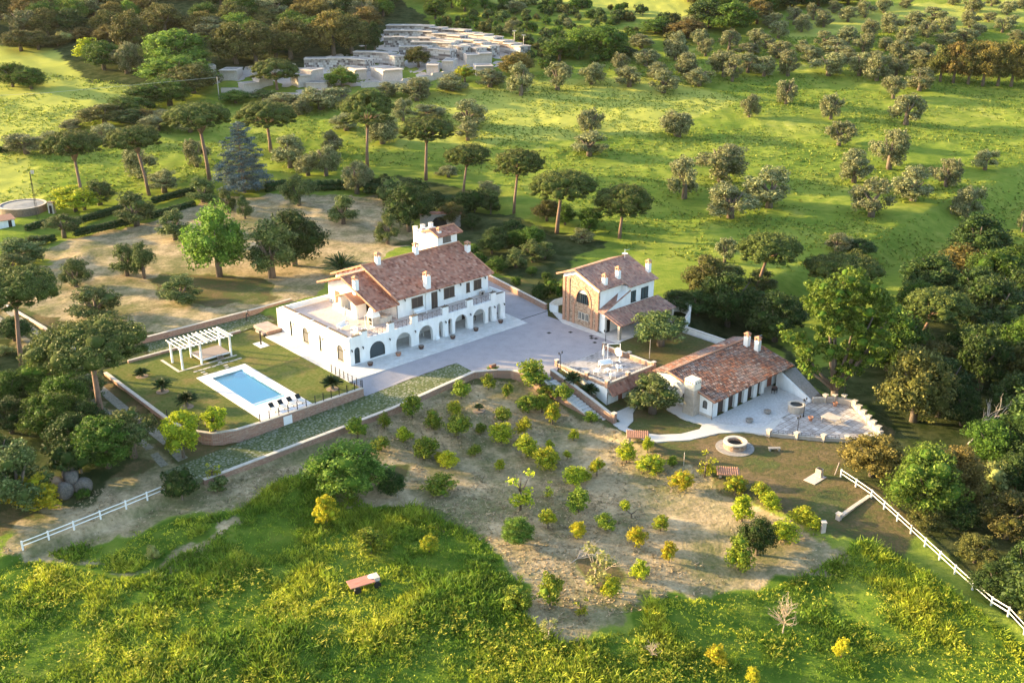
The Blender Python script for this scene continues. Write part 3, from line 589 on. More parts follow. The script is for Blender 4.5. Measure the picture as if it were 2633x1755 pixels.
# ------------------------------------------------------------------ buildings
def sub(name,m,parent,fn,z=0,label=None):
    "one part: fn fills a mesh in estate coordinates"
    root=parent
    while root.parent: root=root.parent
    mb=MB(ORG[root.name]); fn(mb); o=mb.build(name,m,parent)
    if label: o['label']=label
    return o
ORG={}
def bthing(name,label,cat,u,v,z=0.,group=None):
    t=thing(name,label,cat,u,v,z,group=group); ORG[t.name]=(u,v,z); return t
def roof2(t,name,m,u0,u1,ve,ze,vr,zr,vb,zb,parent=None):
    "gable roof with ridge along u; front eave (ve,ze), ridge (vr,zr), back eave (vb,zb)"
    def f(b):
        b.roofslab([(u0,ve,ze),(u1,ve,ze),(u1,vr,zr),(u0,vr,zr)],.18)
        b.roofslab([(u0,vr,zr),(u1,vr,zr),(u1,vb,zb),(u0,vb,zb)],.18)
    r=sub(name,m,parent or t,f)
    def g(b):
        b.tube([(u0-.05,vr,zr+.06),(u1+.05,vr,zr+.06)],.15,7)
        for uu in (u0+.08,u1-.08):
            b.tube([(uu,ve,ze+.03),(uu,vr,zr+.05)],.12,6); b.tube([(uu,vb,zb+.03),(uu,vr,zr+.05)],.12,6)
    sub('ridge_tiles',M['ridge'],r,g); return r
def tile_rows(t,par,m,u0,u1,v0,z0,v1,z1,step,r):
    "raised rows of curved tiles running down the slope"
    def f(b):
        x=u0+step/2
        while x<u1: b.tube([(x,v0,z0+.01),(x,v1,z1+.01)],r,5); x+=step
    return sub('tile_courses',m,par,f)
def chimney(t,par,u,v,z0,z1,w=.75,cap='hood'):
    c=sub('chimney',M['white'],par,lambda b:b.box(u-w/2,u+w/2,v-w/2,v+w/2,z0-.8,z1-.75))
    def f(b):
        k=w/2
        for a,d in ((-1,-1),(1,-1),(1,1),(-1,1)): b.box(u+a*k-.0-(.16 if a>0 else 0),u+a*k+(.16 if a<0 else 0),v+d*k-(.16 if d>0 else 0),v+d*k+(.16 if d<0 else 0),z1-.75,z1-.3)
        b.hex([(u-k-.12,v-k-.12,z1-.3),(u+k+.12,v-k-.12,z1-.3),(u+k+.12,v+k+.12,z1-.3),(u-k-.12,v+k+.12,z1-.3),(u-.12,v-.12,z1),(u+.12,v-.12,z1),(u+.12,v+.12,z1),(u-.12,v+.12,z1)])
    sub('chimney_cap',M['ridge'],c,f); return c
def window(t,ax,a,b_,zb,zt,c,m=None,frame='cap',shut=True,out=-1,arch=False,name='window'):
    "window lying on plane c; out = sign of the outward axis direction"
    m=m or M['darkwood']; d=out*.05
    w=sub(name,m,t,lambda q:q.pane(ax,a,b_,zb,zt,min(c,c+d),max(c,c+d),arch))
    def f(q):
        s=.09; o=sorted((c,c+out*.09))
        if not arch:
            q.wb(ax,a-s,a,o[0],o[1],zb,zt); q.wb(ax,b_,b_+s,o[0],o[1],zb,zt); q.wb(ax,a-s,b_+s,o[0],o[1],zt,zt+s)
        q.wb(ax,(a+b_)/2-.03,(a+b_)/2+.03,o[0],o[1],zb,zt-(.1 if arch else 0))
        o2=sorted((c,c+out*.18)); q.wb(ax,a-.15,b_+.15,o2[0],o2[1],zb-.1,zb)
    sub('window_frame',M[frame],w,f); return w
def lamp(t,u,v,z,out=(0,-1)):
    def f(b):
        b.box(u-.04,u+.04,v-.04,v+.04,z-.1,z+.1); x,y=u+out[0]*.22,v+out[1]*.22
        b.tube([(u,v,z+.05),(x,y,z+.12)],.03,4); b.lathe(x,y,[(.05,z-.28),(.12,z-.02),(.03,z+.1)],6)
    sub('wall_lamp',M['frame'],t,f)

# --- main villa
V=bthing('villa','large white villa with arcaded ground floor, roof terrace and red tiled roof','villa',0,0)
front=[(.85,1.85,.15,2.75,True),(3.6,6.45,.25,2.75,True),(8.55,11.45,0,2.85,True),(12.95,15.75,0,2.9,True),(17.0,17.8,0,2.8,True),(18.9,19.7,0,2.8,True),(20.3,22.9,0,2.9,True),(24.15,26.75,0,2.9,True),(27.45,28.2,0,2.8,True),(29.3,30.15,0,2.8,True)]
left=[(16.4,17.05,.1,2.75,True),(11.5,13.2,.25,2.75,True),(7.8,8.4,.1,2.75,True),(1.7,3.4,.25,2.75,True)]
def podium(b):
    b.wall('u',0,31.2,0,.55,0,3.75,front)
    b.wall('v',.55,19,0,.4,0,3.75,left)
    b.wall('v',.55,4.0,30.65,31.2,0,3.75,[(1.2,3.0,0,2.8,True)])
    b.box(7.0,7.3,.55,4.2,0,3.4)                      # end wall of the loggia
    b.wall('u',7.3,31.2,4.0,4.3,0,3.4,[(9.6,10.8,.0,2.3,False),(14.3,15.9,0,2.4,False),(21.6,23.6,0,2.4,False),(25.0,26.6,0,2.4,False)])
    b.box(31.2-.4,31.2,4.3,21,0,3.75); b.box(0,31.2,20.6,21,0,3.75); b.box(0,8.6,18.6,19,3.75,4.2); b.box(0,.4,19,21,0,3.75)
    b.box(.4,30.8,.55,20.6,3.4,3.6)
    # parapets
    b.box(0,.35,0,19,3.75,4.55); b.box(.35,2.3,0,.35,3.75,4.55); b.box(28.4,31.2,0,.35,3.75,4.55); b.box(30.9,31.2,.35,3.8,3.75,4.55)
    b.box(.35,8.4,18.65,19,4.2,4.5)
    for v in (14.4,10.2,5.9): b.box(-.09,0,v-.22,v+.22,0,4.6)
    for u,w in ((2.75,.55),(7.75,.55),(12.25,.6),(18.4,.6),(23.5,.6),(28.6,.55)): b.box(u-w,u+w,-.03,.45,3.75,5.0)
    for u in (16.55,18.35,24.0-.45,28.75,30.7): b.hex([(u-.4,-.35,0),(u+.4,-.35,0),(u+.4,-.002,0),(u-.4,-.002,0),(u-.22,-.06,.95),(u+.22,-.06,.95),(u+.22,-.002,.95),(u-.22,-.002,.95)])
sub('ground_floor',M['white'],V,podium)
for q in ((-.05,.42,.5,5.6),(-.05,.42,6.2,9.9),(-.05,.42,10.5,14.1),(-.05,.42,14.7,18.7),(.6,2.1,-.06,.42),(29.3,30.9,-.06,.42)): sub('parapet_coping',M['cap'],V,lambda b:b.box(*q,4.55,4.63))
for u,w in ((2.75,.6),(7.75,.6),(12.25,.65),(18.4,.65),(23.5,.65),(28.6,.6)): sub('pier_cap',M['cap'],V,lambda b:(b.box(u-w,u+w,-.1,.52,5.0,5.08),b.lathe(u,.2,[(.05,5.08),(.12,5.2),(.03,5.4)],6)))
sub('roof_terrace',M['terrac'],V,lambda b:b.box(.352,30.898,.352,20.6,3.6,3.66))
sub('loggia_floor',M['apron'],V,lambda b:b.box(.4,31.15,.05,4.0,.03,.075))
for a,c in ((3.3,7.2),(8.3,11.6),(12.9,17.75),(19.05,22.9),(24.1,28.05)):
    def f(b,a=a,c=c):
        b.box(a,c,.13,.16,4.73,4.77); b.box(a,c,.13,.16,3.86,3.9); n=int((c-a)/1.0)+1
        for i in range(n+1): x=a+(c-a)*i/n; b.box(x-.02,x+.02,.125,.165,3.76,4.78)
        for i in range(n):
            x=a+(c-a)*(i+.5)/n; h=(c-a)/n/2*.9
            b.tube([(x-h,.145,3.9),(x+h,.145,4.7)],.014,4); b.tube([(x-h,.145,4.7),(x+h,.145,3.9)],.014,4)
    sub('balustrade',M['rust'],V,f)
for (a,b_,zb,zt,r) in front[:2]:
    w=sub('window' if a>3 else 'door',M['glass'],V,lambda q:q.pane('u',a,b_,zb,zt,.2,.26)); sub('frame',M['frame'],w,lambda q:(q.archtop('u',a,b_,.14,.2,zt-.07,zt,None) if 0 else q.wb('u',a,a+.07,.13,.2,zb,zt-.6), q.wb('u',b_-.07,b_,.13,.2,zb,zt-.6),q.wb('u',a,b_,.13,.2,zb,zb+.08)))
for i,(a,b_,zb,zt,r) in enumerate(left):
    wide=(b_-a)>1; w=sub('window' if wide else 'door',M['glassl'] if wide else M['glass'],V,lambda q:q.pane('v',a,b_,zb,zt,.12,.17))
    sub('frame',M['frame'],w,lambda q:(q.wb('v',b_-.12,b_,.06,.12,zb,zt-.5),q.wb('v',a,a+.06,.06,.12,zb,zt-.5),q.wb('v',a,b_,.06,.12,zb,zb+.07),q.wb('v',a,b_,.06,.12,zt-.95,zt-.85)))
    sub('window_sill',M['coping'],w,lambda q:q.wb('v',a-.1,b_+.1,-.12,.2,zb-.1,zb))
for a,b_,zt in ((9.6,10.8,2.3),(14.3,15.9,2.4),(21.6,23.6,2.4),(25.0,26.6,2.4)): sub('loggia_door',M['darkwood'],V,lambda q:q.wb('u',a,b_,4.1,4.16,.08,zt))
def loggia_inner(b): b.box(7.3,31.15,4.31,4.4,0,3.4)
# upper floor
def upper(b):
    b.wall('u',11.7,30.75,3.8,4.1,3.6,7.05,[]); b.box(11.7,12.0,4.1,20.8,3.6,7.0); b.box(30.45,30.75,4.1,20.8,3.6,7.0); b.box(11.7,30.75,20.8,21.1,3.6,7.0)
    for u in (11.7,30.45): b.ext([(u,3.85,6.95),(u,21.05,6.95),(u,20.6,7.35),(u,12.25,10.3),(u,3.9,7.2)],(.3,0,0))
    b.box(17.3,18.35,3.55,3.8,3.6,7.0)
sub('upper_floor',M['white'],V,upper)
R1=roof2(V,'roof',M['tile'],11.0,31.45,3.0,7.12,12.25,10.55,21.6,7.0)
def wing(b):
    b.box(8.4,11.7,18.0,18.3,3.6,7.2); b.box(8.4,8.7,8.0,18.0,3.6,6.3); b.box(8.7,11.7,8.0,8.3,3.6,7.6)
    b.ext([(8.4,8.0,6.3),(8.4,18.3,6.3),(8.4,18.3,7.25),(8.4,12.25,9.3),(8.4,8.0,7.85)],(.3,0,0))
sub('wing',M['white'],V,wing)
R2=roof2(V,'roof',M['tile'],7.0,11.68,3.0,6.32,12.25,9.5,19.5,6.95)
for k in range(8): sub('roof_beam',M['ridge'],V,lambda b:b.box(7.2,11.6,3.4+k*1.05,3.52+k*1.05,6.1+.344*(k*1.05+.4)-.05,6.1+.344*(k*1.05+.4)+.05))
for k in range(5):
    sub('roof_beam',M['ridge'],V,lambda b:b.box(11.3,11.7,13.5+k*1.6,13.75+k*1.6,9.75-.38*(k*1.6+.2),9.9-.38*(k*1.6+.2))); sub('roof_beam',M['ridge'],V,lambda b:b.box(7.2,8.4,13.2+k*1.3,13.4+k*1.3,8.75-.34*(k*1.3),8.9-.34*k*1.3))
# covered porch of the wing: pier, canopy, low wall
def porch(b):
    b.box(6.8,7.25,12.3,12.7,3.6,6.25); b.box(6.75,8.4,7.9,8.3,3.6,6.2); b.box(6.75,7.1,8.3,9.3,3.6,6.2); b.box(6.75,7.0,9.3,14.6,3.6,4.55); b.box(7.0,8.4,14.35,14.6,3.6,4.5); b.box(6.9,8.4,12.7,13.0,3.6,6.2)
sub('porch',M['white'],V,porch)
def canopy(b):
    b.roofslab([(6.3,7.4,6.25),(8.39,7.4,6.25),(8.39,10.4,7.35),(6.3,10.4,7.35)],.12); b.roofslab([(6.3,10.4,7.35),(8.39,10.4,7.35),(8.39,13.4,6.25),(6.3,13.4,6.25)],.12)
sub('porch_roof',M['ridge'],V,canopy)
for a,b_,zb,zt in ((15.0,16.3,3.66,6.0),(10.6,11.6,4.3,5.9)): sub('shutter',M['redwood'],V,lambda q:q.wb('v',a,b_,8.32,8.4,zb,zt))
sub('door',M['dark'],V,lambda q:q.wb('u',8.75,9.9,7.93,8.0,3.66,5.9))
def hearth(b):
    b.box(6.85,8.3,3.6,5.2,3.66,5.0)
h=sub('fireplace',M['cutstone'],V,hearth)
sub('fireplace_hood',M['white'],h,lambda b:b.hex([(6.8,3.55,5.0),(8.35,3.55,5.0),(8.35,5.25,5.0),(6.8,5.25,5.0),(7.2,3.95,6.3),(7.95,3.95,6.3),(7.95,4.85,6.3),(7.2,4.85,6.3)]))
sub('fire_opening',M['dark'],h,lambda b:(b.box(6.8,6.85,3.9,4.6,4.35,4.8),b.box(6.8,6.85,3.95,4.5,3.8,4.1)))
sub('counter',M['coping'],V,lambda b:(b.box(8.3,10.6,3.7,4.3,3.66,4.5),b.box(8.3,10.7,3.6,4.4,4.5,4.58)))
for a,b_,zb,zt,nm in ((14.66,16.71,4.72,6.25,'window'),(18.44,19.69,3.68,6.3,'door'),(21.24,23.28,4.75,6.4,'window'),(26.0,26.57,4.75,6.25,'window'),(27.64,29.1,4.8,6.35,'window')): window(V,'u',a,b_,zb,zt,3.8,name=nm)
for u in (13.2,20.2,24.6,30.0): lamp(V,u,3.8,6.5)
for u in (.35,2.35,7.3,12.2,18.3,23.5,28.75,30.9): lamp(V,u,0,2.55)
for v in (1.1,7.0,10.9,15.6): lamp(V,0,v,2.45,(-1,0))
for u,v,z0,z1 in ((14.0,11.8,10.4,12.4),(21.9,12.0,10.5,12.4),(31.1,9.5,9.5,11.4),(7.45,8.7,8.25,10.6)): chimney(V,V,u,v,z0,z1)
chimney(V,V,17.85,3.9,7.3,10.2,.9)
sub('rain_pipe',M['rust'],V,lambda b:b.tube([(11.62,3.7,3.7),(11.62,3.7,6.9)],.06,5))
# tower
def tower(b):
    b.box(26.7,31.0,12.2,19.0,8.0,11.6); b.wall('u',26.7,31.0,12.2,12.45,11.6,12.6,[(27.95,29.5,11.6,12.35,False)]) ; b.wb('v',12.45,15.6,26.7,26.95,11.6,12.6); b.wb('v',12.45,15.6,30.75,31.0,11.6,12.6); b.box(26.95,30.75,15.35,15.6,11.6,12.6)
    b.ext([(26.7,12.2,12.6),(26.7,15.6,12.6),(26.7,13.9,13.15)],(.25,0,0))
    b.box(26.7,26.95,15.6,19,11.6,12.1); b.box(26.95,31,18.75,19,11.6,12.1); b.box(30.75,31,15.6,18.75,11.6,12.1)
    for u,v in ((26.7,16.5),(26.7,18.4),(28.3,18.4),(30.1,18.4)): b.box(u-.002,u+.62,v,v+.602,12.1,12.8)
tw=sub('tower',M['white'],V,tower)
sub('merlon_caps',M['coping'],tw,lambda b:[b.box(u-.06,u+.68,v-.06,v+.66,12.8,12.88) for u,v in ((26.7,16.5),(26.7,18.4),(28.3,18.4),(30.1,18.4))])
roof2(V,'tower_roof',M['tile'],26.25,31.8,11.5,12.5,13.9,13.3,16.3,12.5,parent=tw)
window(tw,'u',28.0,29.5,11.1,12.3,12.2,m=M['glassl'],frame='cap')
chimney(V,tw,27.5,12.7,13.0,13.9,.6)

def armchair(u,v,z,ang,label,group=None,sofa=False,first=[None]):
    w=1.0 if sofa else .36
    t=thing('sofa' if sofa else 'garden_armchair',label,'sofa' if sofa else 'armchair',u,v,z,ang,group); k=M['whiteplastic']
    MB().box(-w,w,-.35,.38,.38,.46).build('seat',k,t); MB().box(-w,w,.32,.42,.46,.92).build('backrest',k,t)
    for s in (-1,1):
        MB().box(s*w-.05,s*w+.05,-.38,.42,.62,.68).build('armrest',k,t)
        for y in (-.36,.34): MB().box(s*w-.04,s*w+.04,y-.03,y+.05,0,.62).build('leg',k,t)
    return t
def small_table(u,v,z,label,w=.45,h=.6,m='whiteplastic',name='garden_table',d=None):
    d=d or w; t=thing(name,label,'table',u,v,z); MB().box(-w,w,-d,d,h-.05,h).build('tabletop',M[m],t)
    for a in (-1,1):
        for c in (-1,1): MB().box(a*w*.85-.04,a*w*.85+.04,c*d*.85-.04,c*d*.85+.04,0,h-.05).build('leg',M[m],t)
    return t
def swing_frame(u,v,z,label,h=2.3,w=1.5,ang=0):
    t=thing('swing_seat_frame',label,'frame',u,v,z,ang); k=M['whiteplastic']
    for s in (-1,1): MB().tube([(s*w/2,0,0),(s*w/2,0,h)],.06,6).build('post',k,t); MB().box(s*w/2-.08,s*w/2+.08,-.5,.5,0,.06).build('foot',k,t)
    MB().tube([(-w/2,0,h),(w/2,0,h)],.06,6).build('top_bar',k,t); return t
def parasol(u,v,z,label,h=2.5):
    t=thing('closed_parasol',label,'parasol',u,v,z); MB().tube([(0,0,0),(0,0,h)],.03,6).build('pole',M['whiteplastic'],t)
    MB().lathe(0,0,[(.10,.9),(.24,1.15),(.17,1.8),(.04,h+.05)],9).build('canopy',M['cloth'],t); MB().lathe(0,0,[(.3,0),(.3,.08),(.06,.12)],10).build('base',M['concrete'],t); return t
armchair(3.0,6.1,3.66,R(20),'white sofa at the left of the seating group on the villa roof terrace',sofa=True)
armchair(4.3,2.2,3.66,R(150),'white armchair nearest the front left corner of the roof terrace parapet')
armchair(2.7,2.6,3.66,R(200),'white armchair by the left parapet of the roof terrace, beside the sofa')
small_table(3.6,3.9,3.66,'low white table between the seats on the villa roof terrace')
swing_frame(6.0,3.4,3.66,'white square metal frame standing before the outdoor fireplace on the villa terrace',ang=R(10))
parasol(5.0,8.4,3.66,'closed off-white parasol near the low porch wall of the terrace')
parasol(5.6,5.8,3.66,'closed off-white parasol beside the white metal frame on the terrace')
armchair(15.6,2.9,3.66,0,'long white bench sofa under the first dark window of the upper floor',sofa=True)
ac=thing('air_conditioner','pale air conditioning unit on the terrace under the last upper window','air conditioner',28.9,3.2,3.66)
MB().box(-.45,.45,-.18,.18,.08,.75).build('casing',M['concrete'],ac); MB().ext([(math.cos(a)*.26-.1,-.2,.42+math.sin(a)*.26) for a in [i*math.pi/6 for i in range(12)]],(0,.02,0)).build('fan_grille',M['frame'],ac)
bt=small_table(8.6,17.2,3.66,'small stone table in the far left corner of the villa roof terrace',.35,.6,'coping')
t=small_table(14.9,2.6,.08,'white table with legs under the third big arch of the arcade',.7,.72,d=.45)
armchair(17.6,2.4,.08,R(40),'white garden chair in the loggia behind the two narrow middle arches')
armchair(19.3,2.2,.08,R(-30),'white garden bench in the loggia right of the two narrow middle arches',sofa=False)
t=small_table(25.8,2.6,.08,'dark wooden table under the largest right hand arch of the arcade',.8,.72,'darkwood',d=.5)
pl=['in front of the big glazed arch','in front of the first open arch pier','between the first and second open arches','in front of the pair of narrow arches','in front of the pier with the black lamp','at the right end of the arcade']
for i,(u,v) in enumerate(((2.4,-1.75),(7.8,-1.5),(12.1,-1.65),(18.4,-1.7),(23.4,-1.55),(28.8,-1.55))):
    t=thing('planter','small brown half-barrel planter '+pl[i],'planter',u,v,.06,group='half-barrel planters along the arcade')
    MB().lathe(0,0,[(.30,0),(.42,.3),(.45,.5),(.38,.5),(.36,.42)],12).build('tub',M['rust'] if i!=1 else M['terracotta'],t)
    MB().lathe(0,0,[(.37,.43),(.2,.52 if i else .47),(.02,.55)],9).build('soil',M['soil'],t)

# --- guest house
G=bthing('guest_house','two storey guest house with brick and stone gable, pointed arched window and tiled porch','house',37.8,-9)
def gbody(b):
    b.box(38.1,50.0,-15.2,-14.9,0,7.5); b.box(43.2,50.0,-16.4,-15.2,0,6.85); b.ext([(38.1,-15.22,0),(43.2,-15.22,0),(43.2,-15.22,6.0),(38.1,-15.22,3.6)],(0,-1.18,0))
    b.box(49.7,50.0,-14.9,-6.6,0,7.5); b.box(39.0,50.0,-6.9,-6.6,0,7.6)
    b.ext([(49.7,-16.35,6.8),(49.7,-6.6,7.3),(49.7,-6.6,7.95),(49.7,-10.2,9.3),(49.7,-16.3,6.95)],(.28,0,0))
sub('walls',M['white'],G,gbody)
def gfac(b):
    b.wall('v',-15.2,-7.3,37.8,38.1,0,6.4,[(-13.15,-10.2,3.9,6.35,2.3)])
    b.ext([(37.8,-15.2,6.4),(37.8,-7.3,6.4),(37.8,-7.3,8.0),(37.8,-10.1,9.15),(37.8,-15.2,7.2)],(.3,0,0))
gf=sub('brick_gable',M['rubble'],G,gfac)
def gsur(b):
    for v in (-15.22,-8.7,-7.7): b.box(37.68,37.8,v,v+.55,0,7.2 if v<-9 else 7.7)
    b.box(37.72,37.8,-9.9,-9.45,0,3.6); b.box(37.72,37.8,-14.0,-13.55,0,3.6)
    n=12
    for i in range(n):
        a0,a1=math.pi*i/n,math.pi*(i+1)/n
        f=lambda a,r,s:(37.7,-11.67+r*math.cos(a),4.05+s*math.sin(a))
        b.ext([f(a0,1.5,2.3),f(a1,1.5,2.3),f(a1,1.95,2.75),f(a0,1.95,2.75)],(.1,0,0))
    b.box(37.72,37.8,-13.6,-13.15,3.6,4.05); b.box(37.72,37.8,-10.2,-9.75,3.6,4.05)
sub('brick_trim',M['brickred'],gf,gsur)
sub('white_fascia',M['white'],G,lambda b:(b.ext([(37.66,-15.3,6.75),(37.66,-15.3,7.35),(37.66,-10.1,9.2),(37.66,-10.1,8.6)],(.14,0,0)),b.ext([(37.66,-10.1,8.6),(37.66,-10.1,9.2),(37.66,-7.3,8.2),(37.66,-7.3,7.6)],(.14,0,0))))
sub('side_wall',M['brick'],G,lambda b:b.box(39.0,39.3,-7.3,-5.9,0,7.3))
w=sub('window',M['glass'],G,lambda q:q.pane('v',-13.15,-10.2,3.9,6.35,37.95,38.0,2.3)); sub('window_bars',M['frame'],w,lambda q:[q.wb('v',x,x+.07,37.86,37.95,3.9,5.6) for x in (-12.7,-12.2,-11.7,-11.2,-10.7)]+[q.wb('v',-13.1,-10.25,37.86,37.95,5.5,5.6)]); sub('blind',M['cloth'],w,lambda q:q.pane('v',-12.75,-10.6,5.6,6.25,37.9,37.94,.6))
for v in (-13.0,-12.2,-11.4): window(G,'v',v,v+.55,1.25,2.35,37.8,m=M['glass'],frame='coping')
R3=sub('roof',M['tileg'],G,lambda b:(b.roofslab([(37.2,-15.9,7.33),(43.3,-15.9,7.33),(50.4,-15.9,7.33),(49.95,-10.2,9.48)][:0] or [(37.2,-15.9,7.33),(50.3,-15.9,7.33),(50.3,-10.2,9.48),(37.2,-10.2,9.48)],.16),b.roofslab([(43.3,-17.05,6.9),(50.35,-17.05,6.9),(50.3,-15.902,7.328),(43.3,-15.902,7.328)],.16),b.roofslab([(37.2,-10.2,9.48),(50.3,-10.2,9.48),(50.3,-6.0,7.95),(37.2,-6.0,7.95)],.16)))
sub('ridge_tiles',M['ridge'],R3,lambda b:(b.tube([(37.15,-10.2,9.52),(50.3,-10.2,9.52)],.14,6),b.tube([(37.25,-15.9,7.36),(37.25,-10.2,9.52),(37.25,-6,7.99)],.11,6)))
tile_rows(G,R3,M['tileg'],37.4,50.2,-15.88,7.33,-10.25,9.47,.72,.075)
for u,v,z0,z1 in ((39.5,-14.8,7.7,9.6),(43.1,-14.4,7.9,9.95),(50.0,-15.0,7.6,9.8)): chimney(G,G,u,v,z0,z1,.7)
dsh=sub('satellite_dish',M['whiteplastic'],G,lambda b:(b.lathe(48.6,-10.9,[(.02,9.95),(.5,10.12),(.5,10.15),(.02,10.0)],14),b.tube([(48.6,-10.9,9.3),(48.6,-10.9,10.9)],.04,5),b.tube([(48.6,-10.9,10.7),(49.8,-10.9,10.6)],.025,4)))
P1=sub('porch_roof',M['tileg'],G,lambda b:b.roofslab([(37.5,-20.3,2.4),(51.4,-20.3,2.4),(51.1,-16.42,3.62),(37.5,-16.42,3.62)],.15))
tile_rows(G,P1,M['tileg'],37.7,51,-20.28,2.4,-16.45,3.61,.72,.07)
sub('stair_roof',M['tileg'],G,lambda b:b.roofslab([(37.5,-16.6,3.55),(44.0,-16.6,6.1),(44.0,-15.23,6.25),(37.5,-15.23,3.7)],.12))
for u in (37.55,44.2,50.6): sub('porch_pillar',M['cutstone'],G,lambda b:b.box(u,u+.45,-20.1,-19.65,0,2.32))
sub('porch_beam',M['wood'],G,lambda b:(b.box(37.5,51.2,-20.05,-19.8,2.1,2.27) if 0 else b.box(38.0,44.2,-20.0,-19.75,2.1,2.3),b.box(44.65,50.6,-20.0,-19.75,2.1,2.3)))
window(G,'u',44.35,45.3,3.95,5.7,-16.4,m=M['green_shut'],frame='frame'); window(G,'u',46.85,48.4,3.9,5.7,-16.4,m=M['green_shut'],frame='frame')
sub('door',M['dark'],G,lambda q:q.wb('u',38.55,39.3,-16.46,-16.4,.08,2.2)); sub('door',M['dark'],G,lambda q:q.wb('u',43.5,44.6,-16.46,-16.4,.08,2.2))
# --- walls near the guest house
def wallthing(name,label,pts,z0,z1,w,m,cap=None,cat='wall',capm='coping',posts=None,pm=None):
    "straight runs of masonry through uv points; z0,z1 numbers or functions of (u,v)"
    u,v=pts[0]; t=bthing(name,label,cat,u,v,0)
    f0=z0 if callable(z0) else (lambda a,b:z0); f1=z1 if callable(z1) else (lambda a,b:z1)
    def run(b,w,g0,g1,e=0):
        P=[Vector(p) for p in pts]; N=[]
        for i in range(len(P)):
            d=(P[min(i+1,len(P)-1)]-P[max(i-1,0)]).normalized(); N.append(Vector((-d.y,d.x)))
        for i in range(len(P)-1):
            a,c=P[i],P[i+1]; na,nc=N[i]*w/2,N[i+1]*w/2; q=[a-na,c-nc,c+nc,a+na]
            b.hex([(p.x,p.y,g0(p.x,p.y)) for p in q]+[(p.x,p.y,g1(p.x,p.y)) for p in q])
    sub('masonry',M[m],t,lambda b:run(b,w,f0,f1))
    if cap: sub('coping',M[capm],t,lambda b:run(b,w+.1,f1,lambda a,c:f1(a,c)+cap))
    for q in posts or []:
        pp=sub('pillar',M[pm or m],t,lambda b:b.box(q[0]-.27,q[0]+.27,q[1]-.27,q[1]+.27,f0(*q),f1(*q)+.45))
        sub('pillar_cap',M['coping'],pp,lambda b:b.box(q[0]-.34,q[0]+.34,q[1]-.34,q[1]+.34,f1(*q)+.45,f1(*q)+.55))
    return t
wallthing('brick_wall','long low red brick wall along the right edge of the paved drive',[(38.9,-2.0),(40.6,7.5),(42.3,17),(44.4,29),(46,38)],-.5,1.0,.35,'brick',.08)
wallthing('gate_wall','short white wall block at the drive end beside the guest house',[(38.9,-3.1),(39.3,-4.5)],0,1.35,.3,'white',.06)
wallthing('gate_wall','low white wall running from the wall block back to the guest house gable',[(39.3,-2.6),(41.2,-1.8),(43.5,-1.9)],0,1.15,.3,'white',.06)
wallthing('white_wall','curved white garden wall behind the guest house porch',[(51.3,-16.0),(53.8,-16.4),(55.4,-18.2),(55.0,-20.4),(52.4,-22.4),(49.6,-23.8)],0,1.9,.3,'white',.06)
wallthing('white_wall','long straight white wall behind the upper lawn and old olive',[(48.6,-24.2),(48.6,-34.8)],-3,.75,.4,'white',.07)

# --- garden terrace with cellar rooms below
C=bthing('terrace_building','flagstone roof terrace on white cellar rooms with lean-to tiled roof','building',22.9,-31)
ops=[(25.35,26.35,-3.4,-1.0,.35),(28.7,30.3,-3.4,-.95,.5)]
sub('walls',M['white'],C,lambda b:(b.wall('u',22.9,33.2,-31.0,-30.7,-3.6,-.12,ops),b.box(22.9,23.2,-30.7,-20.9,-3.6,-.12),b.box(23.2,33.0,-30.6,-21,-3.5,-.12)))
sub('terrace_floor',M['patio2'],C,lambda b:b.box(22.92,33.2,-30.98,-20.9,-.12,.02))
def cpar(b):
    b.box(22.85,23.15,-31.0,-20.9,.02,.5); b.box(23.15,33.0,-31.05,-30.75,.02,.5); b.box(33.0,33.3,-31.05,-20.9,-.5,.7)
    for u,v in ((22.75,-31.15),(22.75,-27.2),(22.75,-20.95),(27.2,-31.15),(32.85,-31.2),(33.0,-26.2),(33.0,-21.1)): b.box(u,u+.5,v,v+.5,-.12,1.0)
sub('parapet',M['brick'],C,cpar,)
for q in ((22.8,23.2,-30.6,-27.3,.5,.58),(22.8,23.2,-26.6,-21.0,.5,.58),(23.3,27.15,-31.1,-30.7,.5,.58),(27.75,32.8,-31.1,-30.7,.5,.58),(32.96,33.34,-30.6,-26.3,.7,.78),(32.96,33.34,-25.6,-21.2,.7,.78)): sub('parapet_coping',M['coping'],C,lambda b:b.box(*q))
for u,v in ((22.75,-31.15),(22.75,-27.2),(22.75,-20.95),(27.2,-31.15),(32.85,-31.2),(33.0,-26.2),(33.0,-21.1)): sub('pier_cap',M['coping'],C,lambda b:b.box(u-.05,u+.55,v-.05,v+.55,1.0,1.08))
def crail(b):
    for a,c in (((23.0,-30.6),(23.0,-27.3)),((23.0,-26.6),(23.0,-21.0)),((23.3,-30.9),(27.1,-30.9)),((27.8,-30.9),(32.8,-30.9))):
        b.tube([(a[0],a[1],.95),(c[0],c[1],.95)],.025,4); L_=math.dist(a,c); n=int(L_/.5)
        for i in range(n+1): x=a[0]+(c[0]-a[0])*i/n; y=a[1]+(c[1]-a[1])*i/n; b.tube([(x,y,.55),(x,y,.95)],.018,4)
sub('railing',M['frame'],C,crail)
LR=sub('lean_to_roof',M['tile'],C,lambda b:(b.roofslab([(22.75,-32.3,-.95),(34.2,-32.3,-.95),(33.3,-31.02,.12),(22.9,-31.02,.12)],.12),b.roofslab([(33.6,-35.4,-.75),(31.35,-35.4,-.95),(31.35,-32.3,-.35),(33.3,-31.0,.12)][::-1],.12)))
sub('rain_pipe',M['rust'],C,lambda b:b.tube([(22.85,-31.15,-3.4),(22.85,-31.15,-.8),(22.85,-32.2,-.98)],.06,5))
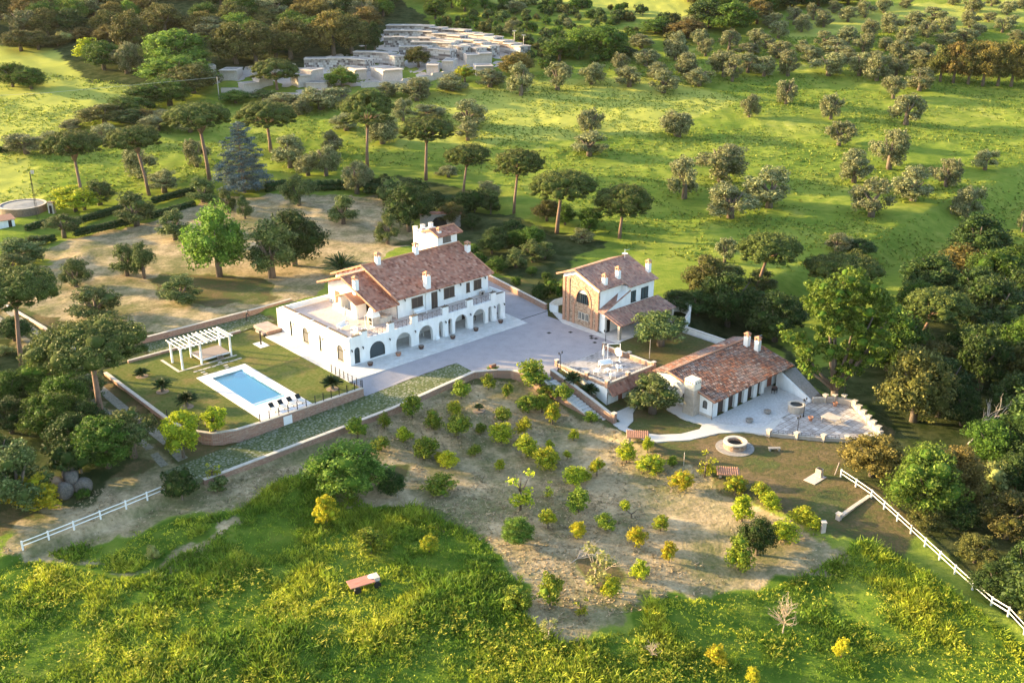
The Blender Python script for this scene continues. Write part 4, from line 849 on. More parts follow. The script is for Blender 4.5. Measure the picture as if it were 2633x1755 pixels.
sub('door',M['redwood'],C,lambda q:q.pane('u',25.35,26.35,-3.4,-1.0,-30.9,-30.84,.35)); sub('door',M['dark'],C,lambda q:q.pane('u',28.7,30.3,-3.4,-.95,-30.9,-30.84,.5))
armchair(25.3,-26.7,.02,R(200),'white armchair on the left of the garden terrace, facing the others',group=None)
armchair(26.0,-29.2,.02,R(150),'white armchair nearest the front parapet of the garden terrace')
armchair(28.8,-28.0,.02,R(60),'white armchair below the white post of the swing frame on the garden terrace')
armchair(28.4,-25.6,.02,R(-20),'white sofa at the back of the seat circle on the garden terrace',sofa=True)
small_table(26.9,-27.4,.02,'small white table in the middle of the garden terrace seats',.4,.5)
swing_frame(30.5,-25.3,.02,'tall white square swing frame on the garden terrace',2.9,1.9,R(-35))
parasol(29.4,-24.2,.02,'closed cream parasol beside the white swing frame on the garden terrace',2.7)
t=thing('round_screen','round pale wicker screen leaning on the terrace parapet','screen',32.3,-24.6,.02); MB().ext([(0,math.cos(a)*.75,.85+math.sin(a)*.75) for a in [i*math.pi/8 for i in range(16)]],(.06,0,0)).build('disc',M['cloth'],t); MB().box(-.25,.3,-.05,.05,0,.12).build('foot',M['frame'],t)

# --- stairs and their walls
S=bthing('garden_stairs','stone garden stairs descending beside the terrace, with brick walls on both sides','stairs',19,-24.5)
def stairs(b):
    n=16
    for i in range(n):
        v=-23.6-i*.62; z=-.2*(i+1); b.box(17.6+.03*i,19.6+.03*i,v-.62,v,-4.2,z+.04)
sub('steps',M['path'],S,stairs)
wallthing('stair_wall','long sloping brick wall with pale coping between the stairs and the cycads',[(19.9,-22.6),(20.2,-25.5),(20.35,-31),(20.3,-34.6)],-4.3,lambda u,v:.95-3.3*min(max((-22.6-v)/12.,0),1),.42,'brick',.1,posts=[(20.3,-34.8)])
wallthing('stair_wall','low outer wall of the garden stairs on the orchard side',[(17.4,-23.8),(17.5,-28),(17.9,-34.2)],-4.3,lambda u,v:.35-3.45*min(max((-23.6-v)/10.5,0),1),.3,'brick',.08)
# --- lower house
H=bthing('lower_house','single storey white house with broad weathered tiled roof and row of dark doors','house',31.4,-43.2,-3.4)
def hb(b):
    b.wall('v',-43.2,-33,31.4,31.7,-3.5,-.75,[(-42.35,-41.55,-2.2,-.95,.3),(-38.9,-37.9,-2.4,-1.1,.4)])
    b.ext([(31.4,-43.2,-.75),(31.4,-33,-.75),(31.4,-33,.85),(31.4,-35.4,1.3),(31.4,-43.2,-.4)],(.3,0,0))
    b.box(31.7,50,-33.3,-33,-3.5,.8); b.box(49.7,50,-43,-33.3,-3.5,-.5); b.box(44.0,50,-42.2,-41.9,-3.5,-.25); b.box(31.7,44,-42.0,-41.9,-3.5,-.25)
    for a,c in ((31.7,32.8),(34.6,35.3),(36.9,37.6),(39.1,40.0),(41.5,42.4),(43.5,44.2)):
        b.box(a if a>32 else 31.7,c,-43.15,-42.0,-3.5,-.6)
    b.box(31.7,44.2,-43.14,-42.0,-.6,-.52)
sub('walls',M['white'],H,hb)
sub('plinth',M['coping'],H,lambda b:b.box(31.35,31.4,-43.25,-33,-3.4,-2.95))
for a,c in ((32.8,34.6),(35.3,36.9),(37.6,39.1),(40.0,41.5),(42.4,43.5)): sub('door',M['darkwood'],H,lambda q:(q.wb('u',a,c,-42.75,-42.68,-3.3,-.6)))
sub('door',M['redwood'],H,lambda q:q.wb('u',46.3,47.4,-42.26,-42.2,-3.3,-.9))
R4=sub('roof',M['tileo'],H,lambda b:(b.roofslab([(30.85,-43.95,-.45),(50.7,-43.95,-.45),(50.8,-35.4,1.5),(30.85,-35.4,1.5)],.16),b.roofslab([(30.85,-35.4,1.5),(50.8,-35.4,1.5),(50.8,-32.5,.85),(30.85,-32.5,.85)],.16)))
tile_rows(H,R4,M['tileo'],30.95,50.7,-43.93,-.45,-35.45,1.49,.5,.095)
sub('ridge_tiles',M['ridge'],R4,lambda b:(b.tube([(30.8,-35.4,1.55),(50.8,-35.4,1.55)],.15,6),b.tube([(30.9,-43.95,-.42),(30.9,-35.4,1.53)],.13,6)))
for u,v,z0,z1 in ((48.3,-36.7,1.2,3.5),(48.7,-38.4,.85,3.2)): chimney(H,H,u,v,z0,z1,.75)
bc=sub('chimney_breast',M['cutstone'],H,lambda b:b.hex([(29.9,-41.1,-3.4),(31.4,-41.1,-3.4),(31.4,-39.2,-3.4),(29.9,-39.2,-3.4),(30.0,-40.95,.6),(31.4,-40.95,.6),(31.4,-39.3,.6),(30.0,-39.3,.6)]))
sub('chimney_top',M['cream'],bc,lambda b:b.box(29.95,31.45,-41.0,-39.25,.6,2.1)); sub('smoke_holes',M['dark'],bc,lambda b:[b.box(29.93,29.95,v,v+.12,1.5,1.75) for v in (-40.7,-40.3,-39.9,-39.55)]+[b.box(u,u+.14,-41.02,-41.0,1.5,1.75) for u in (30.3,30.8,31.15)])
for a,b_,zb,zt in ((-42.35,-41.55,-2.2,-.95),(-38.9,-37.9,-2.4,-1.1)):
    w=sub('window',M['glassl'],H,lambda q:q.pane('v',a,b_,zb,zt,31.5,31.55,.3)); sub('frame',M['frame'],w,lambda q:(q.wb('v',a,a+.06,31.44,31.5,zb,zt-.3),q.wb('v',b_-.06,b_,31.44,31.5,zb,zt-.3),q.wb('v',a,b_,31.44,31.5,zb,zb+.06)))
sub('rain_pipe',M['rust'],H,lambda b:b.tube([(31.3,-43.35,-3.4),(31.3,-43.35,-.8),(31.5,-43.8,-.6)],.06,5))
sub('antenna',M['whiteplastic'],H,lambda b:(b.tube([(49.6,-37.2,1.0),(49.6,-37.2,2.6)],.03,4),b.tube([(49.6,-37.2,2.5),(50.9,-37.6,2.5)],.03,4)))
t=wallthing('buttress_wall','white wall sloping down like a ramp from the lower house roof',[(47.9,-42.9),(46.5,-49.7)],-3.5,lambda u,v:-.7-2.3*min(max((-43-v)/6.7,0),1),.35,'white')
t=bthing('stone_bank','dark weathered stone bank behind the sloping white wall','bank',49.5,-46,-3.5)
sub('slope',M['stone'],t,lambda b:b.hex([(48.2,-43.2,-3.6),(46.8,-49.7,-3.6),(50.0,-49.4,-3.6),(53,-43.2,-3.6),(48.3,-43.3,-.8),(46.85,-49.5,-2.95),(49.4,-49.2,-2.9),(51.6,-43.6,-1.2)]))
mer=[(46.9,-50.1),(48.1,-51.2),(49.0,-52.1),(49.8,-53.0),(49.9,-54.4)]
wallthing('battlement_wall','beige wall with square merlons at the far corner of the patio',[(46.6,-49.9),(48.2,-51.2),(49.3,-52.3),(50.0,-54.2)],-3.5,-2.6,.4,'cutstone',.06,posts=[(48.0,-51.1),(49.0,-52.0),(49.9,-53.0)])
wallthing('battlement_wall','beige battlemented wall descending the right side of the patio',[(50.0,-54.4),(47.9,-57.2),(46,-59.6),(44.2,-62.1)],-3.6,-2.75,.5,'cutstone',.07,posts=[(49.6,-54.9),(48.6,-56.2),(47.6,-57.5),(46.6,-58.8),(45.6,-60.1),(44.6,-61.4)])
wallthing('patio_parapet','low beige parapet with pillars and iron rail on the near side of the patio',[(33.0,-51.7),(35.1,-54.7),(37.2,-57.5),(39.3,-59.8),(41.6,-61.3),(43.9,-62.1)],-3.6,-2.95,.25,'cutstone',.05,posts=[(33.0,-51.7),(35.1,-54.7),(37.2,-57.5),(39.3,-59.8),(41.6,-61.3)])
pr=bpy.data.objects['patio_parapet']
def prail(b):
    q=[(33.0,-51.7),(35.1,-54.7),(37.2,-57.5),(39.3,-59.8),(41.6,-61.3)]
    for a,c in zip(q,q[1:]):
        for z in (-2.45,-2.75): b.tube([(a[0],a[1],z),(c[0],c[1],z)],.025,4)
        for i in range(7): s=i/6; b.tube([(a[0]+(c[0]-a[0])*s,a[1]+(c[1]-a[1])*s,-2.9),(a[0]+(c[0]-a[0])*s,a[1]+(c[1]-a[1])*s,-2.45)],.02,4)
sub('iron_rail',M['frame'],pr,prail)
small_table(43.1,-55.1,-3.34,'white square table standing alone on the flagstone patio',1.0,.75,'concrete',d=1.15)
t=bthing('round_grill','round stone grill with brick drum and iron rim at the patio steps','grill',42.3,-49.9,-3.3); sub('drum',M['cutstone'],t,lambda b:b.lathe(42.3,-49.9,[(1.15,-3.3),(1.15,-2.3),(.95,-2.3),(.95,-2.5)],20)); sub('rim',M['coping'],t,lambda b:b.lathe(42.3,-49.9,[(1.25,-2.3),(1.25,-2.18),(.9,-2.18),(.9,-2.3)],20,False)); sub('grate',M['frame'],t,lambda b:b.lathe(42.3,-49.9,[(.9,-2.35),(.02,-2.3)],16))
for u,v,l in ((34.4,-47.5,'low round stone planter nearest the lower house corner'),(38.6,-47.6,'low round stone planter in the middle of the pale patio')):
    t=thing('planter',l,'planter',u,v,-3.3); MB().lathe(0,0,[(.35,0),(.55,.35),(.55,.5),(.42,.5),(.40,.4)],14).build('bowl',M['stone'],t); MB().lathe(0,0,[(.41,.42),(.02,.47)],10).build('soil',M['soil'],t)
for u,v,l in ((41.2,-53.0,'terracotta pot on the flagstones right of the round grill'),(47.9,-52.8,'terracotta pot below the battlement wall in the patio corner')):
    t=thing('flower_pot',l,'flower pot',u,v,-3.34); MB().lathe(0,0,[(.22,0),(.34,.5),(.38,.5),(.38,.6),(.3,.6),(.28,.5)],12).build('pot',M['terracotta'],t); MB().lathe(0,0,[(.3,.52),(.02,.56)],9).build('soil',M['soil'],t)
def lamppost(u,v,z,label,h=2.6,arms=2):
    t=thing('lamp_post',label,'lamp post',u,v,z); MB().tube([(0,0,0),(0,0,h)],[.06,.035],6).build('pole',M['frame'],t)
    MB().lathe(0,0,[(.14,0),(.1,.2),(.05,.3)],8).build('base',M['frame'],t)
    for i in range(arms):
        a=i*2*math.pi/arms; x,y=.32*math.cos(a),.32*math.sin(a); l=MB().lathe(x,y,[(.05,h-.1),(.13,h+.1),(.05,h+.28)],6).build('lantern',M['frame'],t); MB().tube([(0,0,h-.25),(x,y,h-.1)],.025,4).build('arm',M['frame'],t)
    return t
lamppost(36.0,-54.2,-3.34,'black two-armed lamp post behind the near patio parapet'); lamppost(41.6,-51.6,-3.34,'black lamp post just in front of the round grill'); lamppost(34.1,-20.3,.03,'black lamp post by the top corner of the garden terrace')
lamppost(22.4,-22.0,.03,'thin black lamp post at the left end of the garden terrace',2.6,2)
t=thing('lantern_post','black lantern on the wall pier of the battlement corner','lantern',49.6,-53.1,-2.0); MB().tube([(0,0,0),(0,0,1.0)],.04,6).build('pole',M['frame'],t); MB().lathe(0,0,[(.06,.95),(.16,1.2),(.04,1.45)],6).build('lantern',M['frame'],t)
t=thing('barbecue_cart','small dark barbecue cart beside the last white pillar of the lower house','barbecue',45.2,-44.3,-3.3); MB().box(-.4,.4,-.28,.28,.5,.85).build('firebox',M['frame'],t); MB().lathe(0,0,[(.42,.85),(.36,1.05),(.1,1.15)],10).build('lid',M['rust'],t)
for a in (-.34,.34):
    for b_ in (-.22,.22): MB().box(a-.03,a+.03,b_-.03,b_+.03,0,.5).build('leg',M['frame'],t)
# well / fire ring
t=bthing('stone_well','round brick well with pale stone rim on a grey paved circle','well',26.8,-50.6,-3.42)
sub('paved_ring',M['stone'],t,lambda b:b.lathe(26.8,-50.6,[(2.55,-3.5),(2.55,-3.34),(.02,-3.33)],32)); sub('drum',M['rubble'],t,lambda b:b.lathe(26.8,-50.6,[(1.5,-3.34),(1.5,-2.55),(1.05,-2.55),(1.05,-3.2),(.02,-3.2)],28,False)); sub('rim',M['coping'],t,lambda b:b.lathe(26.8,-50.6,[(1.58,-2.55),(1.58,-2.38),(1.08,-2.38),(1.08,-2.56)],28,False)); sub('water',M['dark'],t,lambda b:b.lathe(26.8,-50.6,[(1.05,-2.9),(.02,-2.88)],20))
t=thing('bench','low grey stone bench lying on the grass right of the round well','bench',30.0,-54.6,-3.4,R(-40)); MB().box(-.8,.8,-.25,.25,.32,.42).build('seat',M['stone'],t)
for x in (-.6,.6): MB().box(x-.1,x+.1,-.22,.22,0,.32).build('leg',M['stone'],t)
t=thing('stone_barbecue','small square stone barbecue on a pale slab near the white rail fence','barbecue',27.9,-62.4,float(T(*[np.array([c]) for c in W(27.9,-62.4)[:2]])[0])); MB().box(-1.9,.8,-.8,.8,-.1,.06).build('slab',M['terrac'],t); MB().box(.05,.65,-.4,.4,.06,1.1).build('stack',M['cutstone'],t); MB().box(.12,.58,-.32,.32,1.1,1.12).build('opening',M['dark'],t)
# tiled gate canopies on the orchard path
def canopy_gate(u,v,z,ang,label,L_=3.0):
    t=thing('tiled_canopy',label,'canopy',u,v,z,ang)
    for x in (-L_/2+.5,L_/2-.5): MB().box(x-.16,x+.16,-.16,.16,0,1.55).build('post',M['cutstone'],t)
    MB().box(-L_/2+.2,L_/2-.2,-.07,.07,1.55,1.72).build('beam',M['wood'],t)
    r=MB().hex([(-L_/2,-.75,1.68),(L_/2,-.75,1.68),(L_/2,.75,1.98),(-L_/2,.75,1.98),(-L_/2,-.75,1.75),(L_/2,-.75,1.75),(L_/2,.75,2.05),(-L_/2,.75,2.05)]).build('roof',M['ridge'],t)
    b=MB(); x=-L_/2+.12
    while x<L_/2: b.tube([(x,-.78,1.77),(x,.78,2.08)],.085,6); x+=.27
    b.build('tile_courses',M['ridge'],r); return t
canopy_gate(17.4,-41.6,-3.5,R(-48),'orange tiled canopy on posts where the stair path meets the orchard')
canopy_gate(18.3,-55.6,-3.6,R(-48),'orange tiled canopy on posts beside the orchard wall, nearer the camera',2.8)
wallthing('low_wall','thin grey kerb wall dividing the orchard from the lower garden',[(18.7,-37.5),(18.6,-42),(18.4,-47),(17.9,-51.4),(17.2,-56.3),(17.9,-60),(18.3,-65)],-4.3,lambda u,v:-3.15-.04*max(0,-55-v),.28,'stone')
wallthing('stub_wall','short pale wall with end pillar meeting the white rail fence',[(21.4,-69.3),(25,-69.2),(28.6,-69.2)],-4.9,lambda u,v:-3.35,.35,'concrete',.06,posts=[(21.4,-69.3)],pm='concrete')
t=thing('pillar','lone pale stone pillar at the end of the orchard kerb wall','pillar',0,0,world=at('B3',1000,548)); MB().box(-.25,.25,-.25,.25,-.2,1.2).build('shaft',M['concrete'],t); MB().box(-.3,.3,-.3,.3,1.2,1.28).build('cap',M['coping'],t)

# --- walls round the pool lawn, lane and rear yard
FZ=lambda u,v: -3.0
wallthing('retaining_wall','brick retaining wall along the near side of the pool lawn',[(-3.2,-7.85),(-11,-7.85),(-19.5,-7.85),(-23,-7.6),(-25.7,-6.4),(-27.6,-3.4),(-28.2,1)],-2.2,.12,.4,'brick',.1)
rw=bpy.data.objects['retaining_wall']; 
sub('hatch',M['whiteplastic'],rw,lambda b:b.box(-16.2,-14.9,-8.1,-8.05,-1.35,-.1))
wallthing('lawn_wall','low stone wall on the left edge of the pool lawn beside the track',[(-28.2,1.2),(-28.2,22)],-1.4,.25,.4,'brick',.1)
wallthing('yard_wall','low wall between the dry yard and the dirt track on the left',[(-28.6,30.2),(-28.9,45),(-30,62)],-1.4,1.0,.4,'brick',.1)
wallthing('rear_wall','long low brown brick wall holding up the dry yard behind the pergola',[(-28.6,29.8),(-10,29.8),(2,29.8),(8,30.2)],-.6,.95,.35,'brick',.08)
wallthing('kerb_wall','low stone kerb wall between the pergola garden and the rear lane',[(-24,23.85),(-20,23.85),(-5.3,23.85)],-.3,.35,.3,'brick',.07)
wallthing('lane_wall','pale coped wall between the lane and the orchard, on the left',[(-31,-14.35),(-20,-14.4),(-9.6,-14.5)],lambda u,v:-3.4,lambda u,v:float(lane_z(u))+.35,.45,'brick',.1)
wallthing('lane_wall','curved brick wall holding up the paved yard above the orchard',[(-9.4,-14.5),(-3,-14.55),(5,-14.5),(11.8,-14.55),(14.8,-16.3),(16.3,-17.8),(17.0,-19.8),(17.2,-23.4)],lambda u,v:-3.2,lambda u,v:float(lane_z(u))+.38,.45,'brick',.1)
t=bthing('stone_landing','pinkish stone landing block with steps at the rear corner of the pool lawn','landing',-1,22)
sub('block',M['landing'],t,lambda b:(b.box(-2.6,.0,19.9,24.3,0,.5),b.box(-3.3,-2.6,20.2,22.5,0,.35)))
sub('edging',M['brick'],t,lambda b:b.box(-2.75,.0,19.7,19.9,0,.56))
def picket(name,label,pts,z,h=1.15,step=1.3,mesh=True):
    u,v=pts[0]; t=bthing(name,label,'fence',u,v,0); f=z if callable(z) else (lambda a,b:z)
    P=[]
    for a,c in zip(pts,pts[1:]):
        n=max(1,int(math.dist(a,c)/step)); P+=[(a[0]+(c[0]-a[0])*i/n,a[1]+(c[1]-a[1])*i/n) for i in range(n)]
    P.append(pts[-1])
    for p in P: sub('post',M['frame'],t,lambda b:b.box(p[0]-.045,p[0]+.045,p[1]-.045,p[1]+.045,f(*p),f(*p)+h))
    def rails(b):
        for a,c in zip(P,P[1:]):
            for k in (.12,.5,.88): b.tube([(a[0],a[1],f(*a)+h*k),(c[0],c[1],f(*c)+h*k)],.012,3)
    sub('wires',M['frame'],t,rails)
picket('wire_fence','dark post and wire fence on top of the pool lawn retaining wall',[(-3.2,-7.8),(-11,-7.8),(-19.5,-7.8)],.22)
picket('wire_fence','dark post and wire fence between the pool lawn and the paved drive',[(-3.3,.0),(-3.3,-7.6)],.05,1.25,1.0)
picket('wire_fence','dark post and wire fence at the left front corner of the pool lawn',[(-27.9,2),(-27.4,-3),(-25.7,-6.1)],.2,1.0,1.2)
# rail fences
def rail_fence(label,pts,step,h=1.15,m='whiteplastic'):
    P=[]
    for a,c in zip(pts,pts[1:]):
        n=max(1,round(math.dist(a[:2],c[:2])/step)); P+=[tuple(a[j]+(c[j]-a[j])*i/n for j in (0,1)) for i in range(n)]
    P.append(pts[-1][:2]); t=thing('rail_fence',label,'fence',0,0,world=(P[0][0],P[0][1],0)); ox,oy=P[0]
    Q=[(x-ox,y-oy,float(T(np.array([x]),np.array([y]))[0])) for x,y in P]
    for q in Q: MB().box(q[0]-.075,q[0]+.075,q[1]-.075,q[1]+.075,q[2]-.3,q[2]+h).build('post',M[m],t)
    for k in (.45,.88):
        b=MB()
        for a,c in zip(Q,Q[1:]): 
            b.hex([(a[0],a[1]-.04,a[2]+h*k-.055),(c[0],c[1]-.04,c[2]+h*k-.055),(c[0],c[1]+.04,c[2]+h*k-.055),(a[0],a[1]+.04,a[2]+h*k-.055),(a[0],a[1]-.04,a[2]+h*k+.055),(c[0],c[1]-.04,c[2]+h*k+.055),(c[0],c[1]+.04,c[2]+h*k+.055),(a[0],a[1]+.04,a[2]+h*k+.055)])
        b.build('rail',M[m],t)
    return t
rail_fence('white two-rail fence on the left, between the hay bales and the meadow',[at('B1',155,675),at('B1',500,540),at('B1',850,400),at('B1',1130,285)],2.6)
rail_fence('long white two-rail fence running down to the lower right corner',[at('B3',1120,185),at('B3',1325,325),at('B3',1590,565),at('B3',1885,835),at('B3',2130,1050),at('B3',2352,1240),at('B3',2560,1430)],2.6)
t=thing('leaning_post','weathered wooden post leaning at the start of the right rail fence','post',0,0,world=at('B3',1080,170)); MB().tube([(0,0,-.1),(.5,.3,1.6)],.09,6).build('shaft',M['wood'],t)
# --- pool
Pm=bthing('swimming_pool','rectangular blue swimming pool with wide pale stone deck','swimming pool',-15,2)
def deckf(b):
    for x0,x1,y0,y1 in ((-19,-17.4,-7.6,11.55),(-12.6,-11.2,-7.6,11.55),(-17.4,-12.6,9.9,11.55),(-17.4,-12.6,-2.12,-2.0),(-17.4,-12.6,-7.6,-2.95)): b.box(x0,x1,y0,y1,-.3,.1)
sub('deck',M['deck'],Pm,deckf)
sub('basin',M['pool'],Pm,lambda b:(b.box(-17.4,-12.6,-2.0,9.9,-1.4,-.38),b.box(-17.5,-17.4,-2.0,9.9,-1.6,.08),b.box(-12.6,-12.5,-2.0,9.9,-1.6,.08),b.box(-17.5,-12.5,9.9,10,-1.6,.08),b.box(-17.5,-12.5,-2.1,-2.0,-1.6,.08),b.box(-17.4,-12.6,-2.95,-2.12,-.3,.0)))
def pst2(b):
    for i in range(4):
        r=1.0+.42*i; z=-.12-.09*i; b.ext([(-12.62,9.88,z-.3),(-12.62,9.88-r,z-.3),(-12.62-r*.5,9.88-r,z-.3),(-12.62-r,9.88-r*.5,z-.3),(-12.62-r,9.88,z-.3)],(0,0,.29))
sub('pool_steps',M['poolst'],Pm,pst2)
sub('water',M['water'],Pm,lambda b:b.add([(-17.4,-2.0,-.05),(-12.6,-2.0,-.05),(-12.6,9.9,-.05),(-17.4,9.9,-.05)],[(0,1,2,3)]))
def sunbed(u,v,label):
    t=thing('sun_lounger',label,'sun lounger',u,v,.1,group='sun loungers at the pool edge')
    MB().box(-.33,.33,-.5,.9,.28,.34).build('bed',M['cloth'],t); MB().hex([(-.33,.9,.28),(.33,.9,.28),(.33,1.5,.72),(-.33,1.5,.72),(-.33,.9,.35),(.33,.9,.35),(.33,1.46,.80),(-.33,1.46,.80)]).build('backrest',M['frame'],t)
    for x in (-.28,.28):
        for y in (-.4,.9): MB().box(x-.03,x+.03,y-.03,y+.03,0,.28).build('leg',M['frame'],t)
for i,(u,l) in enumerate(((-16.2,'sun lounger with dark backrest on the pool deck, leftmost of four'),(-14.8,'sun lounger with dark backrest on the pool deck, second from left'),(-13.4,'sun lounger with dark backrest on the pool deck, third from left'),(-12.05,'sun lounger with dark backrest on the pool deck, rightmost of four'))): sunbed(u,-6.2,l)
# pergola
Pg=bthing('pergola','white wooden pergola over a raised plank platform beside the pool','pergola',-15,18)
for u in (-19.0,-15.95,-11.1):
    for v in (15.95,19.4): sub('post',M['whitewood'],Pg,lambda b:b.box(u-.13,u+.13,v-.13,v+.13,0,3.2))
for v in (15.95,19.4): sub('beam',M['whitewood'],Pg,lambda b:b.box(-19.3,-10.8,v-.07,v+.07,3.2,3.38))
for i in range(13): sub('rafter',M['whitewood'],Pg,lambda b:b.box(-19.25+i*.69,-19.13+i*.69,15.2,20.3,3.38,3.52))
sub('roof_board',M['coping'],Pg,lambda b:(b.box(-15.05,-14.5,15.6,19.9,3.52,3.55),b.box(-11.7,-11.2,15.6,19.9,3.52,3.55)))
sub('platform',M['wood'],Pg,lambda b:b.box(-15.8,-11.25,16.1,19.7,.6,.7)); sub('platform_edge',M['whitewood'],Pg,lambda b:(b.box(-15.85,-11.2,16.05,16.1,.42,.66),b.box(-15.85,-15.8,16.1,19.7,.42,.66)))
def lad(b):
    for x in (-13.5,-12.6): b.ext([(x,16.1,.65),(x,16.1,.5),(x,15.2,0),(x,15.05,0)],(.06,0,0))
    for i in range(3): b.box(-13.44,-12.6,15.95-.28*i,16.1-.28*i+.02,.48-.17*i,.52-.17*i)
sub('steps',M['wood'],Pg,lad)
sts=[(-17.98,13.89),(-17.24,13.92),(-16.51,13.91),(-15.85,13.96),(-15.09,13.87),(-14.37,14.03),(-13.61,14.05),(-12.92,14.05),(-12.16,13.93),(-11.42,13.96),(-10.73,13.99),(-17.24,12.98),(-17.27,12.16),(-13.59,13.01),(-13.8,12.19),(-13.65,14.71)]
for i,(u,v) in enumerate(sts):
    o=MB((u,v,0)).box(u-.3,u+.3,v-.18,v+.18,.0,.05+.002*(i%3)).build('stepping_stone',M['coping']); tag(o,'small pale stepping stone in the lawn between pergola and pool','stepping stone','stepping stones on the pool lawn')
t=thing('garden_shower','dark shower column on a pale square slab on the pool lawn','shower',-5.5,16.8); MB().box(-.8,.8,-1.3,1.2,0,.07).build('slab',M['deck'],t); MB().box(-.1,.1,-.1,.1,.07,2.3).build('column',M['frame'],t); MB().box(-.1,.35,-.06,.06,2.2,2.28).build('shower_head',M['frame'],t)
# drain covers and small things of the paved yard
for i,(x,y) in enumerate(((65,1322),(375,1312),(675,1368),(680,1398),(740,1403),(725,1460))):
    p=at('G',x,y); u,v=UV(p[0],p[1]); o=MB((u,v,.03)).box(u-.3,u+.3,v-.3,v+.3,.0,.045).build('drain_cover',M['dark']); tag(o,'dark square drain cover set in the pale paved yard','drain cover','drain covers in the paved yard')
o=MB((37,-2.5,.03)).box(32.3,38.6,-2.75,-2.6,.0,.05).build('drain_channel',M['dark']); tag(o,'long dark drain channel crossing the drive beside the villa apron','drain')
t=thing('red_planter','dark red trough planter on the curved wall of the paved yard','planter',14.6,-15.7,.75); MB().box(-.5,.5,-.22,.22,0,.35).build('trough',M['redwood'],t); MB().box(-.42,.42,-.15,.15,.35,.38).build('soil',M['soil'],t)
# red tractor trailer in the meadow
p=at('B2',90,925); t=thing('farm_trailer','old farm trailer with rusty red flat bed left in the tall grass','trailer',0,0,rot=R(28),world=p)
MB().box(-1.6,1.1,-.75,.75,.75,.85).build('flat_bed',nmat('red_planks',[(.38,.13,.08),(.50,.26,.20)],scale=3,mapping=(.3,6,1)),t); MB().box(1.1,1.7,-.5,.5,.6,1.05).build('engine',M['concrete'],t)
for x in (-.9,1.3):
    for y in (-.8,.8):
        w=MB().ext([(x+math.cos(a)*.38,y-.1,.38+math.sin(a)*.38) for a in [i*math.pi/8 for i in range(16)]],(0,.2,0)).build('wheel',M['frame'],t)
o=MB().lathe(1.0,.1,[(.1,.85),(.38,.9),(.42,1.0),(.2,1.02)],14).build('basin',M['whiteplastic'],t)
# hay bales
bl=[(440,300,1.5),(330,215,1.2),(480,230,1.4),(540,250,1.2),(420,160,1.3)]
lb=['front bottom bale of the grey hay pile','orange tinted bale at the left of the hay pile','large middle bale on top of the hay pile','right hand bale of the hay pile','rear top bale of the hay pile']
base=at('B1',440,325)
for (x,y,r),l,(dx,dy,dz) in zip(bl,lb,((0,0,.95),(-1.6,1.3,.95),(.4,1.6,1.6),(1.8,1.2,.9),(-.4,3.0,1.6))):
    t=thing('hay_bale','weathered '+l,'hay bale',0,0,rot=random.uniform(0,3),world=(base[0]+dx,base[1]+dy,base[2]),group='weathered hay bales in a pile')
    b=MB(); prof=[(.2,-.75),(.8,-.72),(1.0,-.5),(1.05,0),(1.0,.5),(.8,.72),(.2,.75)]
    n=14; V_=[(rr*math.cos(2*math.pi*k/n),zz,rr*math.sin(2*math.pi*k/n)+dz) for rr,zz in prof for k in range(n)]
    b.add(V_,[(i*n+k,i*n+(k+1)%n,(i+1)*n+(k+1)%n,(i+1)*n+k) for i in range(len(prof)-1) for k in range(n)]+[tuple(range(n)),tuple((len(prof)-1)*n+k for k in range(n))]); b.build('roll',M['bale'] if x!=330 else nmat('orange_hay',[(.32,.20,.11),(.42,.28,.17)],scale=3),t,smooth=True)
# round water tank, mast, shed on the left
tp=W(-2,0); c0=at('c4',132,1165); t=thing('water_tank','large round concrete water tank at the left edge','water tank',0,0,world=c0)
MB().lathe(0,0,[(4.9,-.5),(4.9,1.7),(4.6,1.7),(4.6,1.0)],32).build('tank_wall',M['cap'],t); MB().lathe(0,0,[(4.98,1.7),(4.98,1.82),(4.6,1.82),(4.6,1.7)],32,False).build('rim',M['concrete'],t); MB().lathe(0,0,[(4.6,1.4),(4.6,1.62),(.05,1.9)],32).build('cover',nmat('tank_cover',[(.16,.165,.17),(.26,.26,.26)],scale=.5),t)
t=thing('tank_hut','small pale box hut beside the round water tank','hut',0,0,world=at('c4',290,1175)); MB().box(-.6,.6,-.6,.6,0,2.6).build('walls',M['concrete'],t); MB().box(-.7,.7,-.7,.7,2.6,2.72).build('roof',M['cap'],t); MB().box(-.3,.3,-.64,-.6,.2,2.0).build('door',M['frame'],t)
t=thing('orange_shed','small white shed with orange tiled roof left of the water tank','shed',0,0,rot=TH,world=at('c4',35,1248)); MB().box(-2.5,1.5,-1.2,1.2,0,1.9).build('walls',M['white'],t); MB().roofslab([(-2.8,-1.5,1.85),(1.8,-1.5,1.85),(1.8,1.5,2.4),(-2.8,1.5,2.4)],.12).build('roof',M['ridge'],t); MB().box(.2,.9,-1.25,-1.2,0,1.6).build('door',M['dark'],t)
t=thing('antenna_mast','thin lattice mast standing beside the round water tank','mast',0,0,world=at('c4',212,1220))
for a in range(3): MB().tube([(.35*math.cos(a*2.1),.35*math.sin(a*2.1),0),(.05*math.cos(a*2.1),.05*math.sin(a*2.1),11)],.04,4).build('leg',M['frame'],t)
b=MB(); [b.tube([(.35*(1-i/12)*math.cos(i*2.1),.35*(1-i/12)*math.sin(i*2.1),i*.9),(.35*(1-(i+1)/12)*math.cos((i+1)*2.1),.35*(1-(i+1)/12)*math.sin((i+1)*2.1),(i+1)*.9)],.02,3) for i in range(12)]; b.build('bracing',M['frame'],t); MB().box(.2,.9,-.05,.05,10.6,11.4).build('panel',M['concrete'],t)
